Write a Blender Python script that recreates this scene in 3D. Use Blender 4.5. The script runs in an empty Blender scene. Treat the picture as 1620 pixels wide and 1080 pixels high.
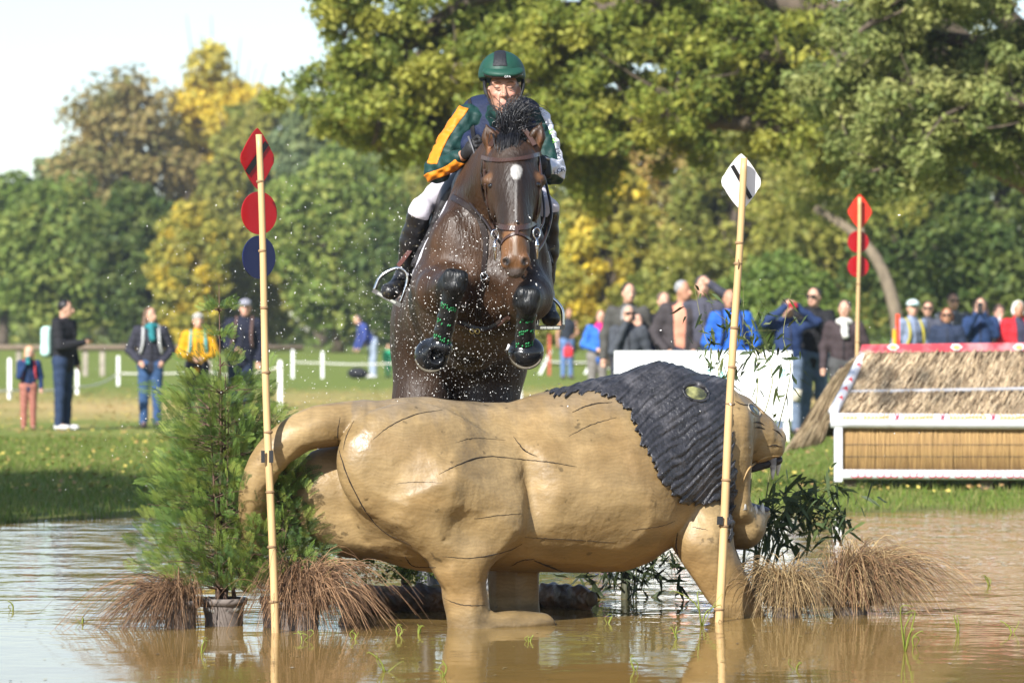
import bpy, math, random
import numpy as np
from mathutils import Vector, Matrix
from mathutils.bvhtree import BVHTree

rnd = random.Random(7)
nrg = np.random.default_rng(11)
scene = bpy.context.scene
col = scene.collection

# ---------------------------------------------------------------- camera, sky, sun, exposure
FPX = 5940.0            # focal length in photograph pixels (1620 wide)
CAMH, HOR = 1.41, 518.0
cam = bpy.data.cameras.new('camera')
cam.sensor_width = 36.0
cam.lens = FPX / 1620 * 36
cam.clip_start = 0.5
cam.clip_end = 3000
cam.dof.use_dof = True
cam.dof.focus_distance = 18.1
cam.dof.aperture_fstop = 4.2
camo = bpy.data.objects.new('camera', cam)
camo.location = (0, 0, CAMH)
camo.rotation_euler = (math.radians(90) - math.atan((540 - HOR) / FPX), 0, 0)
col.objects.link(camo)
scene.camera = camo

SUN_EL, SUN_AZ = math.radians(35), math.radians(30)     # azimuth: to the left of straight behind the camera
w = bpy.data.worlds.new('World')
scene.world = w
w.use_nodes = True
nt = w.node_tree
sky = nt.nodes.new('ShaderNodeTexSky')
sky.sky_type = 'NISHITA'
sky.sun_disc = False
sky.sun_elevation = SUN_EL
sky.sun_rotation = math.pi + SUN_AZ
sky.air_density = 1.0
sky.dust_density = 0.35
sky.ozone_density = 3.0
bg = nt.nodes['Background']
bg.inputs['Strength'].default_value = 0.095
hs_ = nt.nodes.new('ShaderNodeHueSaturation')          # thin high cloud: a paler sky all round
hs_.inputs['Saturation'].default_value = 0.8
nt.links.new(sky.outputs[0], hs_.inputs['Color'])
nt.links.new(hs_.outputs[0], bg.inputs['Color'])
sl = bpy.data.lights.new('sun', 'SUN')
sl.energy = 5.0
sl.angle = math.radians(0.55)
sl.color = (1.0, 0.965, 0.91)
so = bpy.data.objects.new('sun', sl)
ray = Vector((math.cos(SUN_EL) * math.sin(SUN_AZ), math.cos(SUN_EL) * math.cos(SUN_AZ), -math.sin(SUN_EL)))
so.rotation_euler = ray.to_track_quat('-Z', 'Y').to_euler()
so.location = (-20, -20, 30)
col.objects.link(so)
scene.view_settings.view_transform = 'Standard'
scene.view_settings.look = 'None'
scene.view_settings.gamma = 1
scene.view_settings.use_curve_mapping = False
scene.view_settings.exposure = 0.98
scene.cycles.use_denoising = True
scene.cycles.max_bounces = 8
scene.cycles.transparent_max_bounces = 8
scene.cycles.caustics_reflective = False
scene.cycles.caustics_refractive = False

# ---------------------------------------------------------------- helpers
def at(px, py, d):
    """a point of the place: photograph pixel and true distance in metres"""
    return np.array([(px - 810) / FPX * d, d, CAMH - (py - HOR) / FPX * d])

def ground_z(x, y):
    """height of the field above the water"""
    x = np.asarray(x, float); y = np.asarray(y, float)
    edge = 27.2 + 1.9 / (1 + np.exp(-(x - 1.0) * 1.2)) + 0.40 * np.sin(x * 1.7) + 0.22 * np.sin(x * 4.1 + 1) + 0.12 * np.sin(x * 9.3 + 2)
    t = np.clip((y - edge) / 1.5, -1.5, 1)
    bank = np.where(t < 0, t * 0.35, 0.05 * np.sin(t * math.pi / 2))
    far = 0.30 * np.clip((y - 85) / 70, 0, 1) ** 2
    rise = 0.13 / (1 + np.exp(-(x - 0.6) * 2.0)) / (1 + np.exp(-(y - 38) * 0.9))
    return bank + far + rise + 0.012 * np.sin(x * 0.9) * np.sin(y * 0.6)

ROOTS = {}
def tag(o, label=None, cat=None, group=None, kind=None):
    if label: o['label'] = label
    if cat: o['category'] = cat
    if group: o['group'] = group
    if kind: o['kind'] = kind
    return o

def thing(name, label, cat, loc, rz=0.0, group=None, local=False, scale=1.0):
    o = bpy.data.objects.new(name, None)
    col.objects.link(o)
    o.empty_display_size = 0.1
    o.location = tuple(float(v) for v in loc)
    o.rotation_euler = (0, 0, rz)
    o.scale = (scale,) * 3
    if not local:
        ROOTS[o.name] = Matrix.Translation(Vector(o.location)).inverted()
    return tag(o, label, cat, group)

def put(name, me, m=None, parent=None):
    if m is not None and not me.materials:
        me.materials.append(m)
    o = bpy.data.objects.new(name, me)
    col.objects.link(o)
    if parent is not None:
        o.parent = parent
        if parent.name in ROOTS:
            o.matrix_parent_inverse = ROOTS[parent.name]
    return o

def mesh_np(name, V, quads=None, tris=None, smooth=True, colors=None):
    me = bpy.data.meshes.new(name)
    V = np.asarray(V, np.float32).reshape(-1, 3)
    q = np.zeros((0, 4), np.int32) if quads is None or len(quads) == 0 else np.asarray(quads, np.int32).reshape(-1, 4)
    t = np.zeros((0, 3), np.int32) if tris is None or len(tris) == 0 else np.asarray(tris, np.int32).reshape(-1, 3)
    nl = q.size + t.size
    me.vertices.add(len(V)); me.vertices.foreach_set('co', V.ravel())
    me.loops.add(nl); me.loops.foreach_set('vertex_index', np.concatenate([q.ravel(), t.ravel()]).astype(np.int32))
    npoly = len(q) + len(t)
    me.polygons.add(npoly)
    st = np.concatenate([np.arange(len(q)) * 4, q.size + np.arange(len(t)) * 3]).astype(np.int32)
    me.polygons.foreach_set('loop_start', st)
    try:
        me.polygons.foreach_set('loop_total', np.concatenate([np.full(len(q), 4), np.full(len(t), 3)]).astype(np.int32))
    except Exception:
        pass
    me.polygons.foreach_set('use_smooth', np.full(npoly, smooth))
    me.update(calc_edges=True)
    if colors is not None:
        c = np.ones((len(V), 4), np.float32); c[:, :3] = colors
        a = me.color_attributes.new('Col', 'FLOAT_COLOR', 'POINT')
        a.data.foreach_set('color', c.ravel())
    return me

# ---------------------------------------------------------------- materials
MATS = {}
def mat(name, c, rough=0.6, var=0.18, scale=6.0, bump=0.0, bscale=40.0, spec=0.4, attr=False, metal=0.0, sheen=0.0,
        stretch=None, trans=0.0, coat=0.0, c2=None, c2scale=3.0, c2edge=(0.45, 0.62), rvar=0.0):
    if name in MATS: return MATS[name]
    m = bpy.data.materials.new(name); m.use_nodes = True
    n, l = m.node_tree.nodes, m.node_tree.links
    p = n['Principled BSDF']
    p.inputs['Roughness'].default_value = rough
    p.inputs['Specular IOR Level'].default_value = spec
    p.inputs['Metallic'].default_value = metal
    if sheen: p.inputs['Sheen Weight'].default_value = sheen
    if coat: p.inputs['Coat Weight'].default_value = coat; p.inputs['Coat Roughness'].default_value = 0.12
    tc = n.new('ShaderNodeTexCoord'); co = tc.outputs['Object']
    if stretch:
        mp = n.new('ShaderNodeMapping'); mp.inputs['Scale'].default_value = stretch
        l.new(co, mp.inputs['Vector']); co = mp.outputs['Vector']
    no = n.new('ShaderNodeTexNoise'); no.inputs['Scale'].default_value = scale; no.inputs['Detail'].default_value = 6
    l.new(co, no.inputs['Vector'])
    mr = n.new('ShaderNodeMapRange'); mr.inputs['From Min'].default_value = 0.25; mr.inputs['From Max'].default_value = 0.75
    mr.inputs['To Min'].default_value = 1 - var; mr.inputs['To Max'].default_value = 1 + var
    l.new(no.outputs['Fac'], mr.inputs['Value'])
    if attr:
        at_ = n.new('ShaderNodeAttribute'); at_.attribute_name = 'Col'; src = at_.outputs['Color']
    else:
        rgb = n.new('ShaderNodeRGB'); rgb.outputs[0].default_value = (*c, 1); src = rgb.outputs[0]
    if c2 is not None:
        n2 = n.new('ShaderNodeTexNoise'); n2.inputs['Scale'].default_value = c2scale; n2.inputs['Detail'].default_value = 5
        l.new(co, n2.inputs['Vector'])
        r2 = n.new('ShaderNodeMapRange'); r2.inputs['From Min'].default_value = c2edge[0]; r2.inputs['From Max'].default_value = c2edge[1]
        l.new(n2.outputs['Fac'], r2.inputs['Value'])
        mx2 = n.new('ShaderNodeMix'); mx2.data_type = 'RGBA'
        l.new(r2.outputs[0], mx2.inputs['Factor']); l.new(src, mx2.inputs[6]); mx2.inputs[7].default_value = (*c2, 1)
        src = mx2.outputs[2]
    mx = n.new('ShaderNodeVectorMath'); mx.operation = 'SCALE'
    l.new(src, mx.inputs[0]); l.new(mr.outputs[0], mx.inputs['Scale'])
    l.new(mx.outputs[0], p.inputs['Base Color'])
    if rvar:
        r3 = n.new('ShaderNodeMapRange'); r3.inputs['From Min'].default_value = 0.3; r3.inputs['From Max'].default_value = 0.7
        r3.inputs['To Min'].default_value = rough - rvar; r3.inputs['To Max'].default_value = rough + rvar
        l.new(no.outputs['Fac'], r3.inputs['Value']); l.new(r3.outputs[0], p.inputs['Roughness'])
    if bump:
        nb = n.new('ShaderNodeTexNoise'); nb.inputs['Scale'].default_value = bscale; nb.inputs['Detail'].default_value = 4
        l.new(co, nb.inputs['Vector'])
        b = n.new('ShaderNodeBump'); b.inputs['Strength'].default_value = bump; b.inputs['Distance'].default_value = 0.02
        l.new(nb.outputs['Fac'], b.inputs['Height']); l.new(b.outputs[0], p.inputs['Normal'])
    if trans:
        tr = n.new('ShaderNodeBsdfTranslucent'); ms = n.new('ShaderNodeMixShader'); ms.inputs[0].default_value = trans
        l.new(mx.outputs[0], tr.inputs['Color']); l.new(p.outputs[0], ms.inputs[1]); l.new(tr.outputs[0], ms.inputs[2])
        l.new(ms.outputs[0], n['Material Output'].inputs['Surface'])
    MATS[name] = m
    return m

# ---------------------------------------------------------------- signed distance modelling
def V3(p): return np.asarray(p, float)

class SDF:
    def __init__(s): s.p = []
    def rc(s, a, b, ra, rb, k=0.05, flat=None, op='u'):
        a, b = V3(a), V3(b)
        R = max(ra, rb)
        s.p.append(('rc', a, b, ra, rb, flat, k, op, np.minimum(a, b) - R, np.maximum(a, b) + R)); return s
    def chain(s, pts, rs, k=0.04, flat=None):
        for i in range(len(pts) - 1): s.rc(pts[i], pts[i + 1], rs[i], rs[i + 1], k, flat)
        return s
    def ell(s, c, r, k=0.05, rot=None, op='u'):
        c = V3(c); r = V3(r if hasattr(r, '__len__') else (r, r, r)); R = r.max() if rot is not None else r
        s.p.append(('el', c, r, None if rot is None else np.array(rot), 0, 0, k, op, c - R, c + R)); return s
    def box(s, c, h, rad=0.01, k=0.02, rot=None, op='u'):
        c = V3(c); h = V3(h); R = np.linalg.norm(h) if rot is not None else h
        s.p.append(('bx', c, h, None if rot is None else np.array(rot), rad, 0, k, op, c - R, c + R)); return s
    def bounds(s):
        return (np.min([q[8] for q in s.p if q[7] == 'u'], 0), np.max([q[9] for q in s.p if q[7] == 'u'], 0))
    def field(s, lo, hi, h, pad=0.06):
        n = np.ceil((np.asarray(hi) - lo) / h).astype(int) + 1
        ax = [lo[i] + h * np.arange(n[i]) for i in range(3)]
        F = np.full(n, 1.0, np.float32)
        for q in s.p:
            k, op = q[6], q[7]
            m = k + pad + 2 * h
            i0 = np.clip(np.floor((q[8] - m - lo) / h).astype(int), 0, n); i1 = np.clip(np.ceil((q[9] + m - lo) / h).astype(int) + 1, 0, n)
            if np.any(i1 <= i0): continue
            X = ax[0][i0[0]:i1[0]][:, None, None]; Y = ax[1][i0[1]:i1[1]][None, :, None]; Z = ax[2][i0[2]:i1[2]][None, None, :]
            if q[0] == 'rc':
                a, b, ra, rb, flat = q[1:6]
                dx, dy, dz = X - a[0], Y - a[1], Z - a[2]
                ba = b - a; f = 1.0
                if flat is not None:
                    nn = V3(flat[0]); nn = nn / np.linalg.norm(nn); f = flat[1]
                    dn = (dx * nn[0] + dy * nn[1] + dz * nn[2]) * (1 / f - 1)
                    dx, dy, dz = dx + dn * nn[0], dy + dn * nn[1], dz + dn * nn[2]
                    ba = ba + nn * np.dot(ba, nn) * (1 / f - 1)
                L2 = max(np.dot(ba, ba), 1e-12)
                t = np.clip((dx * ba[0] + dy * ba[1] + dz * ba[2]) / L2, 0, 1)
                d = np.sqrt((dx - t * ba[0]) ** 2 + (dy - t * ba[1]) ** 2 + (dz - t * ba[2]) ** 2) - (ra + (rb - ra) * t)
                if f < 1: d = d * (0.5 + 0.5 * f)
            else:
                c, r, rot = q[1], q[2], q[3]
                dx, dy, dz = X - c[0], Y - c[1], Z - c[2]
                if rot is not None:
                    dx, dy, dz = (dx * rot[0, i] + dy * rot[1, i] + dz * rot[2, i] for i in range(3))
                if q[0] == 'el':
                    k0 = np.sqrt((dx / r[0]) ** 2 + (dy / r[1]) ** 2 + (dz / r[2]) ** 2)
                    k1 = np.sqrt((dx / r[0] ** 2) ** 2 + (dy / r[1] ** 2) ** 2 + (dz / r[2] ** 2) ** 2) + 1e-9
                    d = k0 * (k0 - 1) / k1
                else:
                    rad = q[4]
                    ex, ey, ez = np.abs(dx) - r[0] + rad, np.abs(dy) - r[1] + rad, np.abs(dz) - r[2] + rad
                    d = np.sqrt(np.maximum(ex, 0) ** 2 + np.maximum(ey, 0) ** 2 + np.maximum(ez, 0) ** 2) + np.minimum(np.maximum(np.maximum(ex, ey), ez), 0) - rad
            S = F[i0[0]:i1[0], i0[1]:i1[1], i0[2]:i1[2]]
            d = d.astype(np.float32)
            if op == 'u':
                hh = np.maximum(k - np.abs(S - d), 0) / k
                S[...] = np.minimum(S, d) - hh * hh * k * 0.25
            else:
                d = -d
                hh = np.maximum(k - np.abs(S - d), 0) / k
                S[...] = np.maximum(S, d) + hh * hh * k * 0.25
        return F, ax

EDG = [(a, b) for a in range(8) for b in range(a + 1, 8) if bin(a ^ b).count('1') == 1]
def polygonize(F, ax):
    lo = np.array([a[0] for a in ax]); h = ax[0][1] - ax[0][0]
    S = F < 0
    n = F.shape
    cnt = np.zeros([i - 1 for i in n], np.int8)
    C = [((c >> 2) & 1, (c >> 1) & 1, c & 1) for c in range(8)]
    for i, j, k in C: cnt += S[i:n[0] - 1 + i, j:n[1] - 1 + j, k:n[2] - 1 + k]
    act = (cnt > 0) & (cnt < 8)
    ids = np.argwhere(act)
    if len(ids) == 0: return np.zeros((0, 3)), np.zeros((0, 4), int)
    vals = [F[ids[:, 0] + i, ids[:, 1] + j, ids[:, 2] + k] for i, j, k in C]
    acc = np.zeros((len(ids), 3)); cn = np.zeros(len(ids))
    for a, b in EDG:
        va, vb = vals[a], vals[b]
        m = (va < 0) != (vb < 0)
        t = np.where(m, va / np.where(m, va - vb, 1), 0)
        pa, pb = np.array(C[a], float), np.array(C[b], float)
        acc += np.where(m[:, None], pa + t[:, None] * (pb - pa), 0); cn += m
    V = (ids + acc / cn[:, None]) * h + lo
    idx = np.full(cnt.shape, -1, np.int64); idx[act] = np.arange(len(ids))
    quads = []
    for x in range(3):
        sl0 = [slice(1, -1)] * 3; sl1 = [slice(1, -1)] * 3
        sl0[x] = slice(0, -1); sl1[x] = slice(1, None)
        A, B = S[tuple(sl0)], S[tuple(sl1)]
        e = np.argwhere(A != B)
        if len(e) == 0: continue
        inside = A[tuple(e.T)]
        off = np.ones(3, int); off[x] = 0
        e = e + off
        u, v = (x + 1) % 3, (x + 2) % 3
        q = []
        for du, dv in ((-1, -1), (0, -1), (0, 0), (-1, 0)):
            c = e.copy(); c[:, u] += du; c[:, v] += dv
            q.append(idx[tuple(c.T)])
        q = np.stack(q, 1)
        q[~inside] = q[~inside][:, ::-1]
        quads.append(q)
    return V, np.concatenate(quads)

def relax(V, Q, it=1, f=0.5):
    for _ in range(it):
        acc = np.zeros_like(V); c = np.zeros(len(V))
        for a in range(4):
            for b in ((a + 1) % 4, (a - 1) % 4):
                np.add.at(acc, Q[:, a], V[Q[:, b]]); np.add.at(c, Q[:, a], 1)
        V = V + f * (acc / np.maximum(c, 1)[:, None] - V)
    return V

def facet(V, Q, n_seed, amt, lim=0.016, seed=3, wgt=None):
    """carve flat tool facets: pull vertices towards the tangent planes of scattered surface points"""
    rs = np.random.default_rng(seed)
    fn = np.cross(V[Q[:, 2]] - V[Q[:, 0]], V[Q[:, 3]] - V[Q[:, 1]])
    N = np.zeros_like(V)
    for a in range(4): np.add.at(N, Q[:, a], fn)
    N /= np.linalg.norm(N, axis=1)[:, None] + 1e-12
    ids = rs.choice(len(V), n_seed, replace=False); S, SN = V[ids], N[ids]
    out = V.copy()
    for i in range(0, len(V), 20000):
        P = V[i:i + 20000]
        D = ((P[:, None, :] - S[None]) ** 2).sum(2) + 0.05 * (1 - N[i:i + 20000] @ SN.T) 
        k = np.argpartition(D, 2, 1)[:, :2]; dk = np.take_along_axis(D, k, 1)
        w = 1 / (dk + 1e-5) ** 3; w /= w.sum(1)[:, None]
        mv = np.zeros(len(P))[:, None] * P
        for j in range(2):
            q = k[:, j]; h_ = np.clip(((P - S[q]) * SN[q]).sum(1), -lim, lim)
            mv -= (w[:, j] * h_)[:, None] * SN[q]
        out[i:i + 20000] = P + amt * mv * (1 if wgt is None else wgt[i:i + 20000, None])
    return out

def sdf_mesh(name, s, h, lo=None, hi=None, off=0.0, mask=None, disp=None, it=1, colorfn=None, extra=0.0, post=None):
    """mesh of a signed distance body; with off / mask: a fitted shell over it (straps, clothes, mane)"""
    b = s.bounds()
    lo = (b[0] - 3 * h - max(off, 0) - extra) if lo is None else V3(lo)
    hi = (b[1] + 3 * h + max(off, 0) + extra) if hi is None else V3(hi)
    F, ax = s.field(lo, hi, h, pad=0.06 + max(off, 0))
    X, Y, Z = ax[0][:, None, None], ax[1][None, :, None], ax[2][None, None, :]
    if off: F = F - off
    if disp is not None: F = F + disp(X, Y, Z)
    if mask is not None: F = np.maximum(F, mask(X, Y, Z))
    F[0] = F[-1] = 1; F[:, 0] = F[:, -1] = 1; F[:, :, 0] = F[:, :, -1] = 1
    V, Q = polygonize(F, ax)
    if it and len(V): V = relax(V, Q, it)
    if post is not None: V = post(V, Q)
    return mesh_np(name, V, Q, colors=None if colorfn is None else colorfn(V))

def poly_mask(pts, X, Z, soft=None):
    """signed distance to a polygon in the x-z plane, negative inside"""
    d = np.full(np.broadcast(X, Z).shape, 1e9); ins = np.zeros(d.shape, bool)
    n = len(pts)
    for i in range(n):
        x0, z0 = pts[i]; x1, z1 = pts[(i + 1) % n]
        ex, ez = x1 - x0, z1 - z0
        wx, wz = X - x0, Z - z0
        t = np.clip((wx * ex + wz * ez) / (ex * ex + ez * ez + 1e-12), 0, 1)
        d = np.minimum(d, (wx - t * ex) ** 2 + (wz - t * ez) ** 2)
        c = (z0 > Z) != (z1 > Z)
        xi = x0 + (Z - z0) * ex / (ez if abs(ez) > 1e-9 else 1e-9)
        ins ^= c & (X < xi)
    d = np.sqrt(d)
    return np.where(ins, -d, d)

# ---------------------------------------------------------------- plain mesh builder
class MB:
    def __init__(s): s.v, s.q, s.t, s.n = [], [], [], 0
    def add(s, V, q=None, t=None):
        V = np.asarray(V, float)
        s.v.append(V)
        if q is not None and len(q): s.q.append(np.asarray(q) + s.n)
        if t is not None and len(t): s.t.append(np.asarray(t) + s.n)
        s.n += len(V); return s
    def box(s, c, h, R=None):
        P = np.array([[x, y, z] for x in (-1, 1) for y in (-1, 1) for z in (-1, 1)], float) * np.asarray(h, float)
        if R is not None: P = P @ np.asarray(R).T
        return s.add(P + np.asarray(c), [[0, 1, 3, 2], [4, 6, 7, 5], [0, 4, 5, 1], [2, 3, 7, 6], [0, 2, 6, 4], [1, 5, 7, 3]])
    def tube(s, pts, rad, seg=8, cap=True, flat=None):
        P = np.asarray(pts, float); n = len(P)
        r = np.full(n, rad) if np.isscalar(rad) else np.asarray(rad, float)
        T = np.gradient(P, axis=0); T /= np.linalg.norm(T, axis=1)[:, None] + 1e-12
        u = np.array([0, 0, 1.0]) if abs(T[0][2]) < 0.9 else np.array([0, 1.0, 0])
        rings = []
        for i in range(n):
            u = u - T[i] * np.dot(u, T[i]); u /= np.linalg.norm(u) + 1e-12
            v = np.cross(T[i], u)
            a = np.arange(seg) / seg * 2 * math.pi
            fl = 1 if flat is None else flat
            rings.append(P[i] + r[i] * (np.cos(a)[:, None] * u * fl + np.sin(a)[:, None] * v))
        V = np.concatenate(rings)
        q = []
        for i in range(n - 1):
            for j in range(seg):
                k = (j + 1) % seg
                q.append([i * seg + j, i * seg + k, (i + 1) * seg + k, (i + 1) * seg + j])
        t = []
        if cap:
            V = np.concatenate([V, P[:1], P[-1:]])
            a, b = n * seg, n * seg + 1
            for j in range(seg):
                k = (j + 1) % seg
                t.append([a, k, j]); t.append([b, (n - 1) * seg + j, (n - 1) * seg + k])
        return s.add(V, q, t)
    def lathe(s, prof, c, seg=20, squash=(1, 1)):
        prof = np.asarray(prof, float); a = np.arange(seg) / seg * 2 * math.pi
        V = np.concatenate([np.stack([c[0] + r * np.cos(a) * squash[0], c[1] + r * np.sin(a) * squash[1], np.full(seg, c[2] + z)], 1) for r, z in prof])
        q = [[i * seg + j, i * seg + (j + 1) % seg, (i + 1) * seg + (j + 1) % seg, (i + 1) * seg + j] for i in range(len(prof) - 1) for j in range(seg)]
        return s.add(V, q)
    def prism(s, pts2, y0, y1, frame=None):
        """outline in x-z, given thickness along y"""
        n = len(pts2); P = np.asarray(pts2, float)
        V = np.concatenate([np.stack([P[:, 0], np.full(n, y0), P[:, 1]], 1), np.stack([P[:, 0], np.full(n, y1), P[:, 1]], 1)])
        c0, c1 = V[:n].mean(0), V[n:].mean(0)
        V = np.concatenate([V, [c0, c1]])
        q = [[i, i + n, (i + 1) % n + n, (i + 1) % n] for i in range(n)]
        t = [[2 * n, i, (i + 1) % n] for i in range(n)] + [[2 * n + 1, (i + 1) % n + n, i + n] for i in range(n)]
        if frame is not None: V = V @ np.asarray(frame[0]).T + np.asarray(frame[1])
        return s.add(V, q, t)
    def mesh(s, name, smooth=True, colors=None):
        return mesh_np(name, np.concatenate(s.v), np.concatenate(s.q) if s.q else None, np.concatenate(s.t) if s.t else None, smooth, colors)
    def build(s, name, m, parent=None, smooth=True): return put(name, s.mesh(name, smooth), m, parent)

def curve_pts(P, n):
    """Catmull-Rom through points"""
    P = np.asarray(P, float)
    Q = np.concatenate([[2 * P[0] - P[1]], P, [2 * P[-1] - P[-2]]])
    out = []
    m = len(P) - 1
    for u in np.linspace(0, m - 1e-6, n):
        i = int(u); t = u - i
        p0, p1, p2, p3 = Q[i:i + 4]
        out.append(0.5 * (2 * p1 + (p2 - p0) * t + (2 * p0 - 5 * p1 + 4 * p2 - p3) * t * t + (3 * p1 - p0 - 3 * p2 + p3) * t ** 3))
    return np.array(out)

def bvh_of(me):
    return BVHTree.FromPolygons([v.co[:] for v in me.vertices], [p.vertices[:] for p in me.polygons])

CAM = Vector((0, 0, CAMH))
def on_surface(bvh, px, py, lift=0.0):
    """the point of a built surface seen at a photograph pixel"""
    d = Vector(at(px, py, 18.0)) - CAM; d.normalize()
    hit = bvh.ray_cast(CAM, d)
    if hit[0] is None: return None
    return np.array(hit[0] + hit[1] * lift)

def rotz(a): c, s = math.cos(a), math.sin(a); return np.array([[c, -s, 0], [s, c, 0], [0, 0, 1.0]])
def rotx(a): c, s = math.cos(a), math.sin(a); return np.array([[1, 0, 0], [0, c, -s], [0, s, c.real]])
def roty(a): c, s = math.cos(a), math.sin(a); return np.array([[c, 0, s], [0, 1, 0], [-s, 0, c]])

def text_mesh(txt, size, depth=0.0):
    cu = bpy.data.curves.new('lettering', 'FONT'); cu.body = txt; cu.size = size; cu.extrude = depth
    cu.align_x = 'CENTER'; cu.align_y = 'CENTER'; cu.resolution_u = 2
    o = bpy.data.objects.new('lettering', cu); col.objects.link(o)
    dg = bpy.context.evaluated_depsgraph_get()
    me = bpy.data.meshes.new_from_object(o.evaluated_get(dg))
    bpy.data.objects.remove(o); bpy.data.curves.remove(cu)
    return me
# ---------------------------------------------------------------- the setting: field and pond
def make_ground_mat():
    m = bpy.data.materials.new('meadow'); m.use_nodes = True
    n, l = m.node_tree.nodes, m.node_tree.links
    p = n['Principled BSDF']; p.inputs['Roughness'].default_value = 0.9; p.inputs['Specular IOR Level'].default_value = 0.15
    tc = n.new('ShaderNodeTexCoord')
    def noise(s, d=5, st=None):
        x = n.new('ShaderNodeTexNoise'); x.inputs['Scale'].default_value = s; x.inputs['Detail'].default_value = d
        if st:
            mp = n.new('ShaderNodeMapping'); mp.inputs['Scale'].default_value = st
            l.new(tc.outputs['Object'], mp.inputs['Vector']); l.new(mp.outputs[0], x.inputs['Vector'])
        else: l.new(tc.outputs['Object'], x.inputs['Vector'])
        return x.outputs['Fac']
    def rng(v, a, b, c=0, d=1):
        r = n.new('ShaderNodeMapRange'); r.inputs['From Min'].default_value = a; r.inputs['From Max'].default_value = b
        r.inputs['To Min'].default_value = c; r.inputs['To Max'].default_value = d; l.new(v, r.inputs['Value']); return r.outputs[0]
    def mix(f, a, b):
        x = n.new('ShaderNodeMix'); x.data_type = 'RGBA'
        l.new(f, x.inputs['Factor'])
        for i, v in ((6, a), (7, b)):
            if isinstance(v, tuple): x.inputs[i].default_value = (*v, 1)
            else: l.new(v, x.inputs[i])
        return x.outputs[2]
    def mul(a, b):
        x = n.new('ShaderNodeMath'); x.operation = 'MULTIPLY'; l.new(a, x.inputs[0]); l.new(b, x.inputs[1]); return x.outputs[0]
    sx = n.new('ShaderNodeSeparateXYZ'); l.new(tc.outputs['Object'], sx.inputs[0])
    green = mix(rng(noise(0.7), 0.3, 0.7), (0.10, 0.155, 0.024), (0.16, 0.20, 0.036))
    green = mix(rng(noise(14), 0.45, 0.75), green, (0.20, 0.21, 0.06))
    # worn, straw-coloured galloping track and fallen leaves
    track = mul(rng(sx.outputs[1], 51, 57), rng(sx.outputs[1], 84, 68))
    track = mul(track, rng(noise(0.35, 4, (0.5, 0.25, 1)), 0.36, 0.58))
    c = mix(track, green, (0.42, 0.31, 0.13))
    straw = mul(rng(sx.outputs[1], 43, 50), rng(noise(1.6, 6), 0.5, 0.68))
    c = mix(mul(straw, rng(sx.outputs[1], 90, 75, 0, .7)), c, (0.40, 0.30, 0.11))
    mud = rng(sx.outputs[2], 0.035, -0.02)
    c = mix(mud, c, (0.12, 0.085, 0.045))
    l.new(c, p.inputs['Base Color'])
    b = n.new('ShaderNodeBump'); b.inputs['Strength'].default_value = 0.7; b.inputs['Distance'].default_value = 0.05
    l.new(noise(25, 6), b.inputs['Height']); l.new(b.outputs[0], p.inputs['Normal'])
    return m

xs = np.concatenate([np.linspace(-420, -22, 26), np.linspace(-20, 20, 100), np.linspace(22, 420, 26)])
ys = np.concatenate([np.linspace(-60, 22, 10), np.linspace(24, 46, 80), np.linspace(47, 110, 50), np.linspace(115, 900, 40)])
GX, GY = np.meshgrid(xs, ys, indexing='ij')
GZ = ground_z(GX, GY)
GZ = np.where(np.abs(GX) > 60, np.maximum(GZ, -0.5), GZ)
V = np.stack([GX, GY, GZ], -1).reshape(-1, 3)
nx, ny = len(xs), len(ys)
I = np.arange(nx * ny).reshape(nx, ny)
Q = np.stack([I[:-1, :-1], I[1:, :-1], I[1:, 1:], I[:-1, 1:]], -1).reshape(-1, 4)
tag(put('ground', mesh_np('ground', V, Q), make_ground_mat()), 'green meadow with straw coloured worn track and fallen leaves', 'ground', kind='structure')

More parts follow.
